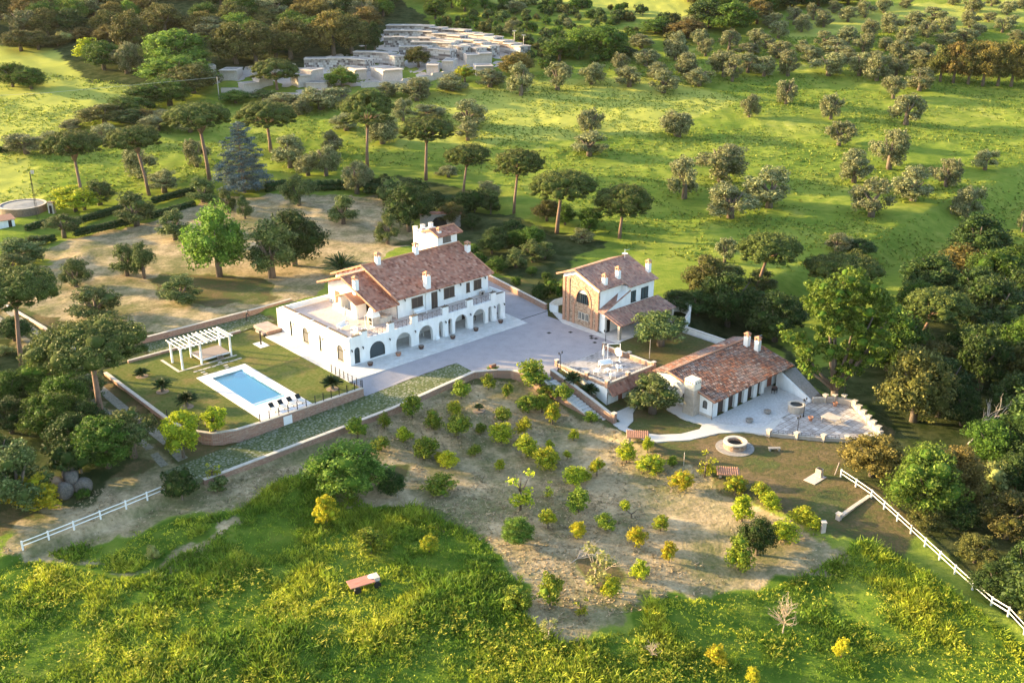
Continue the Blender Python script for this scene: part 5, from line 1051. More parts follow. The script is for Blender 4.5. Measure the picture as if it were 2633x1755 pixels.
# stone arch behind the villa
p=at('c1',1560,250); t=thing('stone_arch','old rubble stone archway with tiled top half hidden behind the villa','archway',0,0,rot=R(5),world=p)
b=MB(); b.wall('u',-4.2,4.6,0,1.0,-1,3.0,[(-1.6,1.6,-1,2.4,True)]); b.build('masonry',M['stone'],t); MB().box(-4.4,4.8,-.3,1.4,3.0,3.25).build('tiled_top',M['tile'],t); MB().box(-1.6,1.6,.7,.9,-1,2.6).build('dark_gate',M['dark'],t)
# cemetery
CZ=3.4
def niche_block(label,pts,depth,h=3.2,k='N4',front=True,name='burial_niche_block'):
    W_=[at(k,*q) for q in pts]; t=thing(name,label,'tomb building',0,0,world=W_[0],group=None); o=Vector(W_[0]); P=[Vector(w)-o for w in W_]; N=[]
    for i in range(len(P)):
        d=(P[min(i+1,len(P)-1)]-P[max(i-1,0)]); d.z=0; d.normalize(); N.append(Vector((-d.y,d.x,0)))
    if N[0].y<0: N=[-n for n in N]
    b=MB(); r=MB(); g=MB(); L_=0
    for i in range(len(P)-1):
        a,c=P[i],P[i+1]; n=max(1,round((c-a).length/5.5))
        for j in range(n):
            s0,s1=j/n,(j+1)/n; p,q=a.lerp(c,s0),a.lerp(c,s1); na=N[i].lerp(N[i+1],s0)*depth; nc=N[i].lerp(N[i+1],s1)*depth; dz=.18*math.sin(j*2.3+i)
            pp=[p,q,q+nc,p+na]; zz=max(p.z,q.z); z0=min(p.z,q.z)-2
            b.hex([(w.x,w.y,z0) for w in pp]+[(w.x,w.y,zz+h+dz) for w in pp])
            e=[p-na*.12,q-nc*.12,q+nc*1.1,p+na*1.1]; d=(q-p)*.0
            r.hex([(w.x,w.y,zz+h+dz+.003) for w in e]+[(w.x,w.y,zz+h+dz+.28) for w in e])
            e=[p.lerp(q,.12)+na*.25,p.lerp(q,.88)+nc*.25,p.lerp(q,.88)+nc*.8,p.lerp(q,.12)+na*.8]
            g.hex([(w.x,w.y,zz+h+dz+.28) for w in e]+[(w.x,w.y,zz+h+dz+.36) for w in e])
    b.build('niche_walls',M['niche'] if front else M['concrete'],t); r.build('roof_slabs',M['concrete'],t); g.build('roof_sheets',M['roofc'],t); return t
niche_block('outermost long curved row of pale burial niches at the cemetery',[(1290,130),(1500,136),(1750,165),(1950,208),(2080,250),(2190,290)],4.5)
niche_block('second curved row of burial niches inside the outermost one',[(1275,165),(1500,172),(1700,200),(1880,245),(1990,285)],4.0)
niche_block('third curved row of burial niches, above the brown round tree',[(1275,215),(1330,213),(1500,218),(1680,235),(1830,275),(1900,305)],4.0)
niche_block('fourth curved row of niches in the middle of the cemetery',[(1455,245),(1600,248),(1730,270),(1800,302)],3.5)
niche_block('short curved niche row with dark niche fronts left of the brown round tree',[(1375,280),(1500,276),(1640,300),(1720,320)],3.5)
niche_block('white niche block facing the camera at the cemetery centre left',[(1070,312),(1200,318),(1310,340),(1350,365)],3.5)
niche_block('boxy pale tomb block in front of the round brown tree',[(1560,405),(1640,405)],7,front=False)
niche_block('boxy white tomb block at the right end of the front cemetery row',[(1665,375),(1740,378)],7,front=False)
niche_block('grey sheet-roofed tomb block right of the front cemetery row',[(1830,340),(2000,325)],6,front=False)
niche_block('white tomb block with ribbed roof at the cemetery centre front',[(1270,455),(1400,430)],9,front=False)
niche_block('pinkish tomb block with stepped roof left of the cemetery centre',[(1080,445),(1160,430)],9,front=False)
niche_block('pale ribbed tomb block right of the cemetery umbrella pine',[(700,490),(790,470),(870,430)],5,front=False)
niche_block('long low tomb row at the back left of the cemetery',[(740,365),(900,360),(1040,362),(1150,385)],4.5)
niche_block('white low tomb building behind the cemetery umbrella pine',[(400,440),(560,425),(680,400)],6,front=False)
niche_block('long white tomb block in front of the cemetery umbrella pine',[(335,525),(440,500),(530,470)],3.5,h=2.2,front=False)
niche_block('small white cube house at the left end of the cemetery',[(175,440),(290,440)],7,front=False)
niche_block('tiny pale annex beside the small white cube house',[(110,400),(150,395)],5,h=2.6,front=False)
niche_block('low pale boundary wall at the left front of the cemetery',[(180,520),(325,522)],.5,h=1.2,front=False,name='boundary_wall')
niche_block('low pale boundary wall along the front of the cemetery',[(1120,490),(1400,480),(1600,440),(1740,405)],.5,h=1.5,front=False,name='boundary_wall')
niche_block('low flat white canopy beside the bright green cemetery tree',[(750,490),(895,492)],4,h=1.6,front=False)
niche_block('low open shed with teal edge in front of the cemetery pine',[(530,570),(690,570)],4,h=1.4,front=False)
niche_block('blue-white metal canopy at the right front of the cemetery',[(1890,395),(2010,388)],6,h=2.2,front=False)
drape('cemetery_ground',[UV(*q) for q in wpoly('N4',[(120,500),(560,560),(1100,500),(1640,440),(2090,330),(2230,260),(1980,180),(1500,110),(1280,110),(1040,240),(700,320),(380,340),(120,370)])],M['concrete'],.06,3.0,under=False)
t=thing('utility_pole','pale pole carrying a wire in front of the cemetery','pole',0,0,world=at('N4',168,570)); MB().tube([(0,0,0),(0,0,7)],.12,6).build('pole',M['concrete'],t); MB().tube([(0,0,6.9),(-45,-20,5.0),(-95,-45,5.5)],.03,3).build('wire',M['cloth'],t)
for i,(x,y) in enumerate(((2150,240),(2212,270))):
    t=thing('floodlight_pole',['floodlight pole at the outer cemetery curve, left one','floodlight pole at the right end of the outer cemetery curve'][i],'pole',0,0,world=at('N4',x,y)); MB().tube([(0,0,0),(0,0,7)],.1,5).build('pole',M['concrete'],t); MB().box(-.7,.7,-.1,.1,6.7,7.0).build('lamp_head',M['concrete'],t)
# thin stakes
for x,y,k,l in ((2242,905,'L2','thin pale stake in the lower garden left of the well'),(318,1120,'L2','thin pale stake beside the dark shrub on the orchard edge'),(1385,1055,'B2','thin pale stake before the tall two-toned citrus')):
    t=thing('stake',l,'stake',0,0,world=at(k,x,y)); MB().tube([(0,0,-.1),(0,0,1.9)],.04,5).build('shaft',M['concrete'],t)
t=thing('flag_pole','tall thin pale pole on the upper lawn beyond the terrace','pole',35.4,-28.2,0); MB().tube([(0,0,0),(0,0,3.2)],.04,5).build('shaft',M['concrete'],t)
# person on the rear path
p=thing('person','person in dark clothes bending forward on the rear lane by the brick wall','person',-1.9,28.0,.05,R(60))
def skinned(name,verts,edges,rad,mats,parent):
    me=bpy.data.meshes.new(name); me.from_pydata(verts,edges,[]); o=bpy.data.objects.new(name,me); COL.objects.link(o); o.parent=parent
    md=o.modifiers.new('skin','SKIN'); me.materials.append(mats)
    if not me.skin_vertices: 
        pass
    sv_=me.skin_vertices[0].data if me.skin_vertices else None
    if sv_:
        for i,r in enumerate(rad): sv_[i].radius=(r,r)
        sv_[0].use_root=True
    s=o.modifiers.new('sub','SUBSURF'); s.levels=1; s.render_levels=1; return o
vb=[(0,0,.95),(0,-.06,1.2),(0,-.22,1.42),(0,-.30,1.52),(0,-.38,1.66),(-.1,0,.88),(-.13,-.06,.48),(-.14,.02,.06),(-.14,-.12,.03),(.1,0,.88),(.14,.03,.48),(.15,.12,.06),(.15,0,.03),(-.2,-.2,1.38),(-.27,-.3,1.12),(-.22,-.5,.95),(-.21,-.56,.9),(.2,-.2,1.38),(.27,-.28,1.12),(.23,-.46,.92),(.22,-.52,.87)]
eb=[(0,1),(1,2),(2,3),(3,4),(0,5),(5,6),(6,7),(7,8),(0,9),(9,10),(10,11),(11,12),(2,13),(13,14),(14,15),(15,16),(2,17),(17,18),(18,19),(19,20)]
rb=[.15,.14,.15,.06,.105,.10,.065,.05,.04,.10,.065,.05,.04,.07,.05,.038,.03,.07,.05,.038,.03]
mp,nt,N,L,B=newmat('dark_clothes_and_skin'); tc=N.new('ShaderNodeTexCoord'); sp=N.new('ShaderNodeSeparateXYZ'); L.new(tc.outputs['Object'],sp.inputs[0]); rr=ramp(N,[(.0,(.02,.02,.025)),(.90,(.02,.02,.025)),(.905,(.36,.22,.16))]); dv=N.new('ShaderNodeMath'); dv.operation='DIVIDE'; dv.inputs[1].default_value=1.72; L.new(sp.outputs['Z'],dv.inputs[0]); L.new(dv.outputs[0],rr.inputs[0]); L.new(rr.outputs[0],B.inputs['Base Color'])
skinned('body',vb,eb,rb,mp,p); MB().lathe(0,-.37,[(.09,1.64),(.118,1.70),(.09,1.78),(.02,1.80)],10).build('hair',M['dark'],p)

# thin warm air over the whole valley
hz=MB((0,0,0)).box(-640,660,-30,900,-14,170).build('haze',newmat('haze_air')[0],loc=(0,0,0),rot=0); hm=hz.data.materials[0]; hn=hm.node_tree.nodes; hn.remove(hn['Principled BSDF']); hv_=hn.new('ShaderNodeVolumePrincipled'); hv_.inputs['Color'].default_value=(.95,.93,.88,1); hv_.inputs['Density'].default_value=.00002; hv_.inputs['Anisotropy'].default_value=.3
hm.node_tree.links.new(hv_.outputs[0],hn['Material Output'].inputs['Volume']); hz['kind']='stuff'; hz['label']='thin warm evening haze over the valley'; hz['category']='haze'

# ------------------------------------------------------------------ vegetation
def rand_dirs(n,up=0.0):
    d=rng.normal(size=(n,3)); d[:,2]+=up; return d/np.linalg.norm(d,axis=1)[:,None]
def leaf_arrays(clumps,n,size,jit=.6,up=.15,shell=(.68,1.14),under=True):
    C=np.array([c[0] for c in clumps],float); Rr=np.array([c[1] for c in clumps],float)
    wt=(Rr[:,0]*Rr[:,2]); idx=rng.choice(len(C),n,p=wt/wt.sum()); d=rand_dirs(n,up)
    P=C[idx]+d*Rr[idx]*rng.uniform(shell[0],shell[1],(n,1))
    N=d/Rr[idx]; N/=np.linalg.norm(N,axis=1)[:,None]; N=N+rng.normal(size=(n,3))*jit; N/=np.linalg.norm(N,axis=1)[:,None]
    t=np.cross(N,rng.normal(size=(n,3))); t/=np.linalg.norm(t,axis=1)[:,None]; b=np.cross(N,t); s=size*rng.uniform(.55,1.25,(n,1))
    V=np.stack([P-t*s*.5,P-b*s*.36+N*s*.08,P+t*s*.5,P+b*s*.36-N*s*.1],1).reshape(-1,3); return V
def mesh_from(name,V,mat,extra=None):
    "V: quads (n*4,3); extra: (verts,tris) solid cores"
    nq=len(V)//4; ev=np.zeros((0,3)); ef=np.zeros((0,3),int)
    if extra is not None: ev,ef=extra
    me=bpy.data.meshes.new(name); me.vertices.add(len(V)+len(ev)); me.vertices.foreach_set('co',np.concatenate([V,ev]).ravel().astype(np.float32))
    li=np.concatenate([np.arange(len(V)),(ef+len(V)).ravel()]).astype(np.int32); me.loops.add(len(li)); me.loops.foreach_set('vertex_index',li)
    me.polygons.add(nq+len(ef)); me.polygons.foreach_set('loop_start',np.concatenate([np.arange(nq)*4,nq*4+np.arange(len(ef))*3]).astype(np.int32))
    me.polygons.foreach_set('loop_total',np.concatenate([np.full(nq,4),np.full(len(ef),3)]).astype(np.int32)); me.update(calc_edges=True); me.materials.append(mat)
    if len(ef): me.materials.append(INNER[mat.name]); me.polygons.foreach_set('material_index',np.concatenate([np.zeros(nq),np.ones(len(ef))]).astype(np.int32)); me.polygons.foreach_set('use_smooth',np.concatenate([np.zeros(nq),np.ones(len(ef))]).astype(bool))
    return me
def _ico():
    import bmesh
    b=bmesh.new(); bmesh.ops.create_icosphere(b,subdivisions=2,radius=1); v=np.array([list(x.co) for x in b.verts]); f=np.array([[q.index for q in p.verts] for p in b.faces]); b.free(); return v,f
ICOV,ICOF=_ico()
def cores(clumps,k=.78):
    vs_=[];fs=[];n=0
    for c,r in clumps:
        j=1+rng.normal(0,.07,(len(ICOV),1)); vs_.append(np.array(c)+ICOV*np.array(r)*k*j); fs.append(ICOF+n); n+=len(ICOV)
    return np.concatenate(vs_),np.concatenate(fs)
def expand(clumps,ns=9,ratio=.40):
    out=[]
    for c,r in clumps:
        for i in range(ns):
            z=1-2*(i+.5)/ns; a=i*2.39996+rng.uniform(0,1); q=math.sqrt(max(0,1-z*z)); m=ratio*rng.uniform(.55,1.4); k=.78*rng.uniform(.85,1.12)
            out.append(((c[0]+r[0]*k*q*math.cos(a),c[1]+r[1]*k*q*math.sin(a),c[2]+r[2]*k*z),(r[0]*m,r[1]*m,r[2]*m*.85)))
    return out
def crown(name,clumps,n,size,mat,k=.74,sub=0,**kw):
    if sub:
        e=expand(clumps,sub); return mesh_from(name,leaf_arrays(e,n,size,**kw),mat,cores(clumps,k))
    return mesh_from(name,leaf_arrays(clumps,n,size,**kw),mat,cores(clumps,k) if k else None)
def trunk_mesh(name,H,r,mat,limbs=5,spread=1.5,lean=(0,0),z0=.35,top=.8):
    b=MB(); p=[(0,0,-.4),(lean[0]*.3,lean[1]*.3,H*.25),(lean[0]*.7,lean[1]*.7,H*z0+.2)]; b.tube(p,[r*1.25,r,r*.85],8)
    for i in range(limbs):
        a=2*math.pi*i/limbs+random.uniform(-.4,.4); s=spread*random.uniform(.6,1.1); q=p[2]; e=(q[0]+s*math.cos(a),q[1]+s*math.sin(a),H*top*random.uniform(.8,1.05)); m=((q[0]*.45+e[0]*.55),(q[1]*.45+e[1]*.55),q[2]*.55+e[2]*.45)
        b.tube([q,m,e],[r*.55,r*.38,r*.15],5)
    me=bpy.data.meshes.new(name); me.from_pydata(b.v,[],b.f); me.materials.append(mat); me.polygons.foreach_set('use_smooth',[True]*len(me.polygons)); return me
def gen_clumps(kind,w,h,n,rmin,rmax,seed):
    rg=random.Random(seed); out=[]
    for i in range(n):
        for _ in range(30):
            a=rg.uniform(0,2*math.pi); t=rg.uniform(.0,1); 
            if kind=='olive': z=h*(.24+.62*t); rad=w*.5*(.72*math.sin(math.pi*min(1,(t*.8+.18)))**.6)
            elif kind=='broad': z=h*(.28+.58*t); rad=w*.5*.78*math.sin(math.pi*min(1,t*.78+.2))**.7
            elif kind=='tall': z=h*(.2+.68*t); rad=w*.5*.7*math.sin(math.pi*min(1,t*.8+.15))**.6
            elif kind=='bush': z=h*(.25+.5*t); rad=w*.5*.7*math.sin(math.pi*min(1,t*.7+.25))
            elif kind=='cone': z=h*(.1+.8*t); rad=w*.5*(1-t)*.8
            r_=rg.uniform(rmin,rmax); d=rad*math.sqrt(rg.uniform(.25,1)); c=(d*math.cos(a),d*math.sin(a),z)
            if all((c[0]-q[0][0])**2+(c[1]-q[0][1])**2+(c[2]-q[0][2])**2>(.62*r_)**2 for q in out): break
        out.append((c,(r_,r_,r_*rg.uniform(.75,1.05))))
    return out
PROTO={}
def addproto(kind,mesh,trunk,w,h):
    c=np.empty(len(mesh.vertices)*3); mesh.vertices.foreach_get('co',c); c=c.reshape(-1,3); w=float(np.mean(np.percentile(c[:,:2],98.5,axis=0)-np.percentile(c[:,:2],1.5,axis=0))); h=float(np.percentile(c[:,2],99.3)); PROTO.setdefault(kind,[]).append((mesh,trunk,w,h))
for i in range(6): addproto('olive',crown('olive_crown',gen_clumps('olive',6.4,6.2,14,.85,1.35,10+i),6500,.25,LF['olive'],k=.55,sub=10),trunk_mesh('olive_trunk',6,.38,M['bark']),6.4,6.2)
for i in range(4): addproto('oliveg',crown('olive_crown',gen_clumps('olive',6.2,6.4,14,.85,1.35,30+i),6500,.25,LF['oliveg'],k=.55,sub=10),trunk_mesh('olive_trunk',6,.34,M['bark'],z0=.3),6.2,6.4)
for i in range(3):
    for nm in ('green','mid','dark','holm','brown'): addproto(nm,crown(nm+'_crown',gen_clumps('broad',9,9,28,1.1,1.9,50+i*7+len(nm)),11000,.31,LF[nm],k=.54,sub=11),trunk_mesh('tree_trunk',9,.36,M['bark'],spread=2.4),9,9)
for i in range(2): addproto('lime',crown('leafy_crown',gen_clumps('broad',6,6.5,22,.7,1.2,70+i),6500,.26,LF['citrus'],k=.6,sub=9),trunk_mesh('tree_trunk',6,.2,M['bark'],spread=1.6),6,6.5)
for i in range(4):
    for nm,mt in (('citrus','citrus'),('citrusd','citrusd'),('yellow','yellow')): addproto(nm,crown(nm+'_crown',gen_clumps('bush',2.0,2.8,11,.42,.66,90+i*3+len(nm)),2600,.155,LF[mt],k=.45,sub=7),trunk_mesh('citrus_trunk',2.2,.08,M['bark'],limbs=3,spread=.5),2.5,2.6)
addproto('sparse',crown('sparse_crown',gen_clumps('tall',2.4,4,10,.3,.5,5),420,.24,LF['citrus'],k=0,shell=(.3,1.1)),trunk_mesh('sparse_trunk',4,.07,M['bark'],limbs=6,spread=.7),2.4,4)
addproto('sparse',crown('sparse_crown',gen_clumps('tall',2.4,4,9,.3,.5,6),360,.24,LF['pale'],k=0,shell=(.3,1.1)),trunk_mesh('sparse_trunk',4,.07,M['drywood'],limbs=6,spread=.7),2.4,4)
for i in range(3):
    for nm in ('mid','dark','holm','oliveg','pale'): addproto('bush_'+nm,crown(nm+'_bush',gen_clumps('bush',3,2.2,9,.5,.85,140+i*5+len(nm)),1400,.22,LF[nm],k=.66,sub=7),trunk_mesh('bush_stem',1.6,.08,M['bark'],limbs=3,spread=.5),3,2.2)
SEEN=[]
LAND=[('main villa',('D',900,700)),('swimming pool',('D',570,890)),('wooden pergola',('D',460,800)),('guest house',('D',1420,650)),('lower house',('D',1680,870)),('garden terrace',('D',1400,850)),
 ('round stone well',('D',1690,1020)),('left rail fence',('D',220,1190)),('right rail fence',('D',2150,1260)),('red farm trailer',('D',840,1345)),('water tank',('D',60,490)),('cemetery',('D',950,160)),('stone arch',('D',1010,500)),
 ('blue cedar',('D',560,440)),('brown wood at right edge',('D',2250,180)),('near tiled canopy',('D',1680,1095)),('far tiled canopy',('D',1470,1010)),('branch pile',('D',1310,1270)),('bright hill meadow',('D',1500,20)),('curved yard wall',('D',1150,860)),
 ('upper right corner',('D',2300,30)),('centre of the upper field',('D',1620,280)),('dead bush in the meadow',('D',1800,1390)),('stub wall',('D',1960,1170)),('dry back yard',('D',620,560)),('lower right corner',('D',2330,1540)),('left edge of the pine row',('D',200,330)),('right edge woods',('D',2250,700)),('big round walnut',('D',795,1090)),('upper left corner',('D',20,20)),('left field edge wood',('D',250,130)),('bright green pair of trees',('D',400,175)),('cemetery floodlights',('D',1190,110)),('top edge above the cemetery',('D',950,10)),('top edge of the left wood',('D',500,10)),('hill scrub',('D',1350,60)),('tall cypress pair',('D',850,110)),('top wood',('D',1800,20)),('great oak',('D',1920,960)),('pale dead tree',('D',2230,1010)),('leftmost foreground pine',('D',60,870)),('hay bales',('D',150,1130)),('drive wall shrubs',('D',1200,620))]
LP=[(n,at(*p)) for n,p in LAND]; RANK={}
ORD=['nearest','second nearest','third nearest','fourth nearest','fifth nearest','sixth nearest','seventh nearest','eighth nearest','ninth nearest','tenth nearest','eleventh nearest','twelfth nearest','13th nearest','14th nearest','15th nearest','16th nearest','17th nearest','18th nearest','19th nearest','20th nearest']+['%dth nearest'%i if i not in (21,22,23,31,32) else {21:'21st nearest',22:'22nd nearest',23:'23rd nearest',31:'31st nearest',32:'32nd nearest'}[i] for i in range(21,45)]
TREES=[]
def depr(p): return math.atan2(CAM_H-p[2],math.hypot(p[0],p[1]))
KN={'olive':('olive_tree','grey-green olive tree','olive tree'),'oliveg':('olive_tree','green olive tree','olive tree'),'green':('leafy_tree','bright green leafy tree','tree'),'mid':('leafy_tree','mid green leafy tree','tree'),'dark':('leafy_tree','dark green leafy tree','tree'),
 'holm':('oak_tree','brownish green holm oak','oak tree'),'brown':('oak_tree','russet brown tree','tree'),'citrus':('citrus_tree','yellow-green citrus tree','citrus tree'),'lime':('leafy_tree','yellow-green leafy tree','tree'),'citrusd':('citrus_tree','darker green citrus tree','citrus tree'),'yellow':('citrus_tree','bright yellow citrus tree','citrus tree'),
 'sparse':('young_tree','thin sparse young tree','young tree'),'bush_mid':('shrub','green shrub','shrub'),'bush_dark':('shrub','dark green shrub','shrub'),'bush_holm':('shrub','brownish shrub','shrub'),'bush_oliveg':('shrub','grey-green shrub','shrub'),'bush_pale':('shrub','pale yellow-green weedy shrub','shrub')}
GRP={'olive':'olive trees of the groves','oliveg':'olive trees of the groves','citrus':'citrus trees of the orchard','citrusd':'citrus trees of the orchard','yellow':'citrus trees of the orchard'}
def plant(kind,p,w,h,label=None,group=None,name=None,cat=None):
    me,tr,w0,h0=random.choice(PROTO[kind]); nm,desc,ct=KN[kind]
    t=thing(name or nm,label,cat or ct,0,0,rot=random.uniform(0,6.28),world=(p[0],p[1],p[2]-.05),group=group or GRP.get(kind))
    c=bpy.data.objects.new('crown',me); COL.objects.link(c); c.parent=t
    k=bpy.data.objects.new('trunk',tr); COL.objects.link(k); k.parent=t
    t.scale=(w/w0,w/w0,h/h0)
    if not label: TREES.append((t,desc,p,h))
    return t
def planted(kind,k,xb,yb,wp,hp,label=None,shift=.22,**kw):
    p=at(k,xb,yb); s=pxm(k,p); w=wp/s; p=(p[0],p[1]+w*shift,p[2]); p=(p[0],p[1],float(T(np.array([p[0]]),np.array([p[1]]))[0])); d=depr(p)
    h=max((hp/s-w*(.1 if kind in ('citrus','citrusd','yellow') else .42)*math.sin(d))/math.cos(d),w*.45); return plant(kind,p,w*(1.1 if kind[:4] in ('citr','yell') else 1.08),h*(1.0 if kind[:4] in ('citr','yell') else 1.05),label,**kw)
# ---- umbrella pines, each with its own crown
def pine(k,xb,yb,xc,yt,yb2,wp,label,n=4600,lf='pine',size=.42):
    p=at(k,xb,yb); s=pxm(k,p); d=depr(p); Wd=wp/s; th=max(((yb2-yt)/s-Wd*math.sin(d)*.85)/math.cos(d)-.02*Wd,.18*Wd); zc=(yb-(yt+yb2)/2)/s/math.cos(d); dx=(xc-xb)/s
    SEEN.append((p[0],p[1],5.0)); SEEN.append((p[0],p[1]-7,3.0)); t=thing('umbrella_pine',label,'pine tree',0,0,world=p,group='umbrella pines'); rx=Wd/2; cl=[]; nc=84; rg=random.Random(int(xb*7+yb))
    for i in range(nc):
        r=math.sqrt((i+.5)/nc); a=i*2.39996+rg.uniform(-.3,.3); rr=rx*.90*r; z=zc-th*.36+(th*.80)*math.sqrt(max(0,1-r*r*.90))+rg.uniform(-.06,.06)*th; c=rg.choice((.05,.07,.09,.12))*Wd
        cl.append(((dx+rr*math.cos(a),rr*math.sin(a),z),(c,c,c*.72)))
    for i in range(26):
        r=math.sqrt((i+.5)/26)*.92; a=i*2.39996; c=.07*Wd; cl.append(((dx+rx*r*math.cos(a),rx*r*math.sin(a),zc-th*.34-rg.uniform(0,.06)*th),(c*1.2,c*1.2,c*.45)))
    V_=leaf_arrays(expand(cl,8,.46),int(n*3.4),size*.66,jit=.5,up=.4,shell=(.80,1.06)); cv,cf=cores(cl,.72); me=mesh_from('pine_crown',V_,LF[lf],(cv,cf))
    o=bpy.data.objects.new('crown',me); COL.objects.link(o); o.parent=t
    b=MB(); H0=zc-th*.35; r0=max(.22,Wd*.026); f=.80
    tp=[(0,0,-.3),(dx*.2,0,H0*.35),(dx*.62,.0,H0*f)]; b.tube(tp,[r0*1.3,r0,r0*.85],9)
    for i in range(8):
        a=i*2.39996; e=(dx+rx*.55*math.cos(a)*rg.uniform(.4,1),rx*.55*math.sin(a)*rg.uniform(.4,1),zc-th*.15); m=(tp[2][0]*.6+e[0]*.4,tp[2][1]*.6+e[1]*.4,H0*f+(e[2]-H0*f)*.62); b.tube([tp[2],m,e],[r0*.6,r0*.42,r0*.2],6)
    b.build('trunk',M['pinebark'],t,smooth=True)
    return t
pine('B4',115,1120,140,605,870,370,'umbrella pine tallest behind the villa chimney, left of the stone arch'); pine('B4',510,1210,528,785,970,380,'umbrella pine with flat crown, second left from the guest house pines')
pine('B4',760,1320,800,965,1130,300,'smallest umbrella pine of the row behind the villa'); pine('B4',1100,1440,1135,990,1200,335,'umbrella pine with slanting trunk in the middle of the row')
pine('B4',1390,1560,1422,1130,1370,455,'widest umbrella pine between the villa and guest house'); pine('B4',1810,1600,1832,1220,1480,400,'umbrella pine leaning right just beyond the guest house roof')
pine('c4',1155,1000,1125,565,730,370,'umbrella pine immediately left of the blue cedar'); pine('c4',1490,830,1480,555,720,340,'umbrella pine behind and right of the blue cedar')
pine('c4',820,1070,775,690,840,310,'umbrella pine with slanting trunk in the left field'); pine('c4',465,1150,450,715,880,320,'leftmost umbrella pine of the back row by the water tank')
pine('c4',1525,500,1522,325,450,270,'small umbrella pine standing in front of the cemetery')
pine('L1',775,1440,780,650,1040,860,'huge umbrella pine in the left foreground beside the pergola',n=7000); pine('L1',165,1000,230,225,600,620,'huge dark umbrella pine cut by the left edge',n=6500)
pine('L4',552,520,618,85,350,420,'umbrella pine with straight trunk behind the upper garden wall'); pine('L4',1130,640,1110,230,460,520,'wide umbrella pine behind the tall green oak'); pine('L4',1610,930,1715,450,740,440,'umbrella pine with curved bare trunk above the right valley')
# ---- blue cedar
p=at('c4',1345,1060); s=pxm('c4',p); t=thing('blue_cedar','tall blue-grey cedar with layered branches at the yard edge','cedar tree',0,0,world=p); H_=400/s; cl=[]; rg=random.Random(4)
b=MB(); b.tube([(0,0,-.3),(0,0,H_*.5),(0,0,H_*.97)],[.5,.32,.06],8)
for i in range(130):
    f=(i+.5)/130; z=H_*(.10+.86*f); a=i*2.4; r=(1-f)**.5*330/s*.5*rg.uniform(.3,.95)+.3; c=.45+.95*(1-f); cl.append(((r*math.cos(a),r*math.sin(a),z-r*.10),(c*1.45,c*1.45,c*.5))); b.tube([(0,0,z-.2),(r*math.cos(a),r*math.sin(a),z-r*.08)],[.09,.03],4)
o=bpy.data.objects.new('crown',crown('cedar_crown',cl,14000,.34,LF['cedar'],k=.5,up=.3)); COL.objects.link(o); o.parent=t; b.build('trunk',M['bark'],t)
# ---- olives of the upper right grove
OL3=[(860,225,110,115),(1010,190,100,105),(1175,150,110,95),(1290,120,110,100),(1415,90,90,90),(1565,60,80,60),(1075,95,80,80),(940,135,90,100),(810,170,95,110),(705,265,100,110),(550,300,100,95),(375,340,110,125),(215,380,100,110),(170,310,100,100),(40,410,95,180),(85,520,120,150),(175,585,150,110),(340,525,150,170),(395,555,100,170),(500,500,130,130),(610,525,140,130),(510,380,150,80),(700,400,150,110),(770,520,110,170),(1015,330,110,110),(860,360,80,80),(920,430,140,110),(1050,520,200,150),(1100,380,170,100),(1175,300,120,110),(1325,265,100,120),(1280,360,120,120),(1460,235,130,130),(1250,520,130,150),(1370,560,150,180),(1500,520,120,120),(1430,340,90,80),(1530,400,120,120),(1570,300,130,110),(1610,200,120,110),(1750,150,130,90),(1710,265,110,110),(1830,235,100,110),(1995,190,110,105),(2010,90,100,90),(2140,45,80,60),(2245,110,95,90),(2120,150,80,60),(2215,220,100,90),(2330,60,80,60),(1960,290,140,90),(1820,310,120,80),(1670,470,160,120),(1660,625,170,150),(1480,670,120,150),(1430,550,80,80),(1570,850,180,200),(510,795,115,150),(758,715,120,160),(1060,810,120,160),(1115,995,150,170),(1460,1140,210,250),(1220,1235,170,220),(1620,1370,220,240),(1840,1270,180,190),(2100,1150,130,140),(1975,1500,170,230),(1340,1470,220,260),(650,1415,250,280),(390,1485,280,240),(325,1240,280,260),(75,1350,190,280),(40,920,120,150),(2345,1560,60,150),(620,330,90,90),(1180,430,120,100),(1350,440,120,90),(1620,400,90,80),(1700,390,100,90),(2270,190,80,80),(2310,290,100,80),(1880,40,80,60),(2060,240,90,70)]
for q in OL3: planted('olive','L3',*q)
OL4=[(435,665,210,130),(690,630,190,120),(940,600,180,120),(1150,655,150,210),(1395,615,150,180),(1625,575,150,140),(1820,500,100,130),(1880,600,170,140),(1990,455,150,110),(2110,635,150,150),(2080,540,150,110),(2190,415,130,170),(2280,520,140,150),(1110,95,110,80),(520,800,180,80),(790,880,190,200),(790,950,130,130),(215,975,180,190),(355,820,110,150),(1610,1060,190,170),(1620,900,140,150),(2200,920,180,160),(930,1330,140,110),(660,1200,130,80),(250,660,120,100),(1560,1640,120,110)]
for q in OL4: planted('olive','B4',*q)
OLc=[(955,1325,150,165),(785,1540,130,200),(690,1530,130,190),(1885,1240,135,165),(1640,1150,160,180),(1250,1175,80,130),(1345,1210,70,130),(2130,1345,110,170),(1110,1130,130,150),(740,1250,170,190),(340,1310,150,130),(540,1130,130,135),(895,1060,145,120),(760,990,150,170),(1075,920,120,145),(1590,930,160,170),(1830,860,100,130),(1790,970,120,160),(1690,970,120,120),(1960,1070,140,170),(2100,800,140,160),(1900,730,130,100),(1040,740,150,100),(130,860,170,120),(270,850,120,120),(850,720,180,90),(560,800,140,110),(1560,610,180,90),(1760,610,200,120),(1880,580,120,90),(2290,560,120,120),(1640,640,120,90),(385,720,110,60)]
for q in OLc: planted('oliveg' if q[1]>1100 else 'olive','c4',*q)
for q in [(1355,540,250,215),(560,425,190,240),(715,680,330,290)]: planted('oliveg','L1',*q)
planted('oliveg','L1',130,255,300,230); planted('oliveg','L1',60,330,240,180); planted('dark','L1',250,110,160,90)
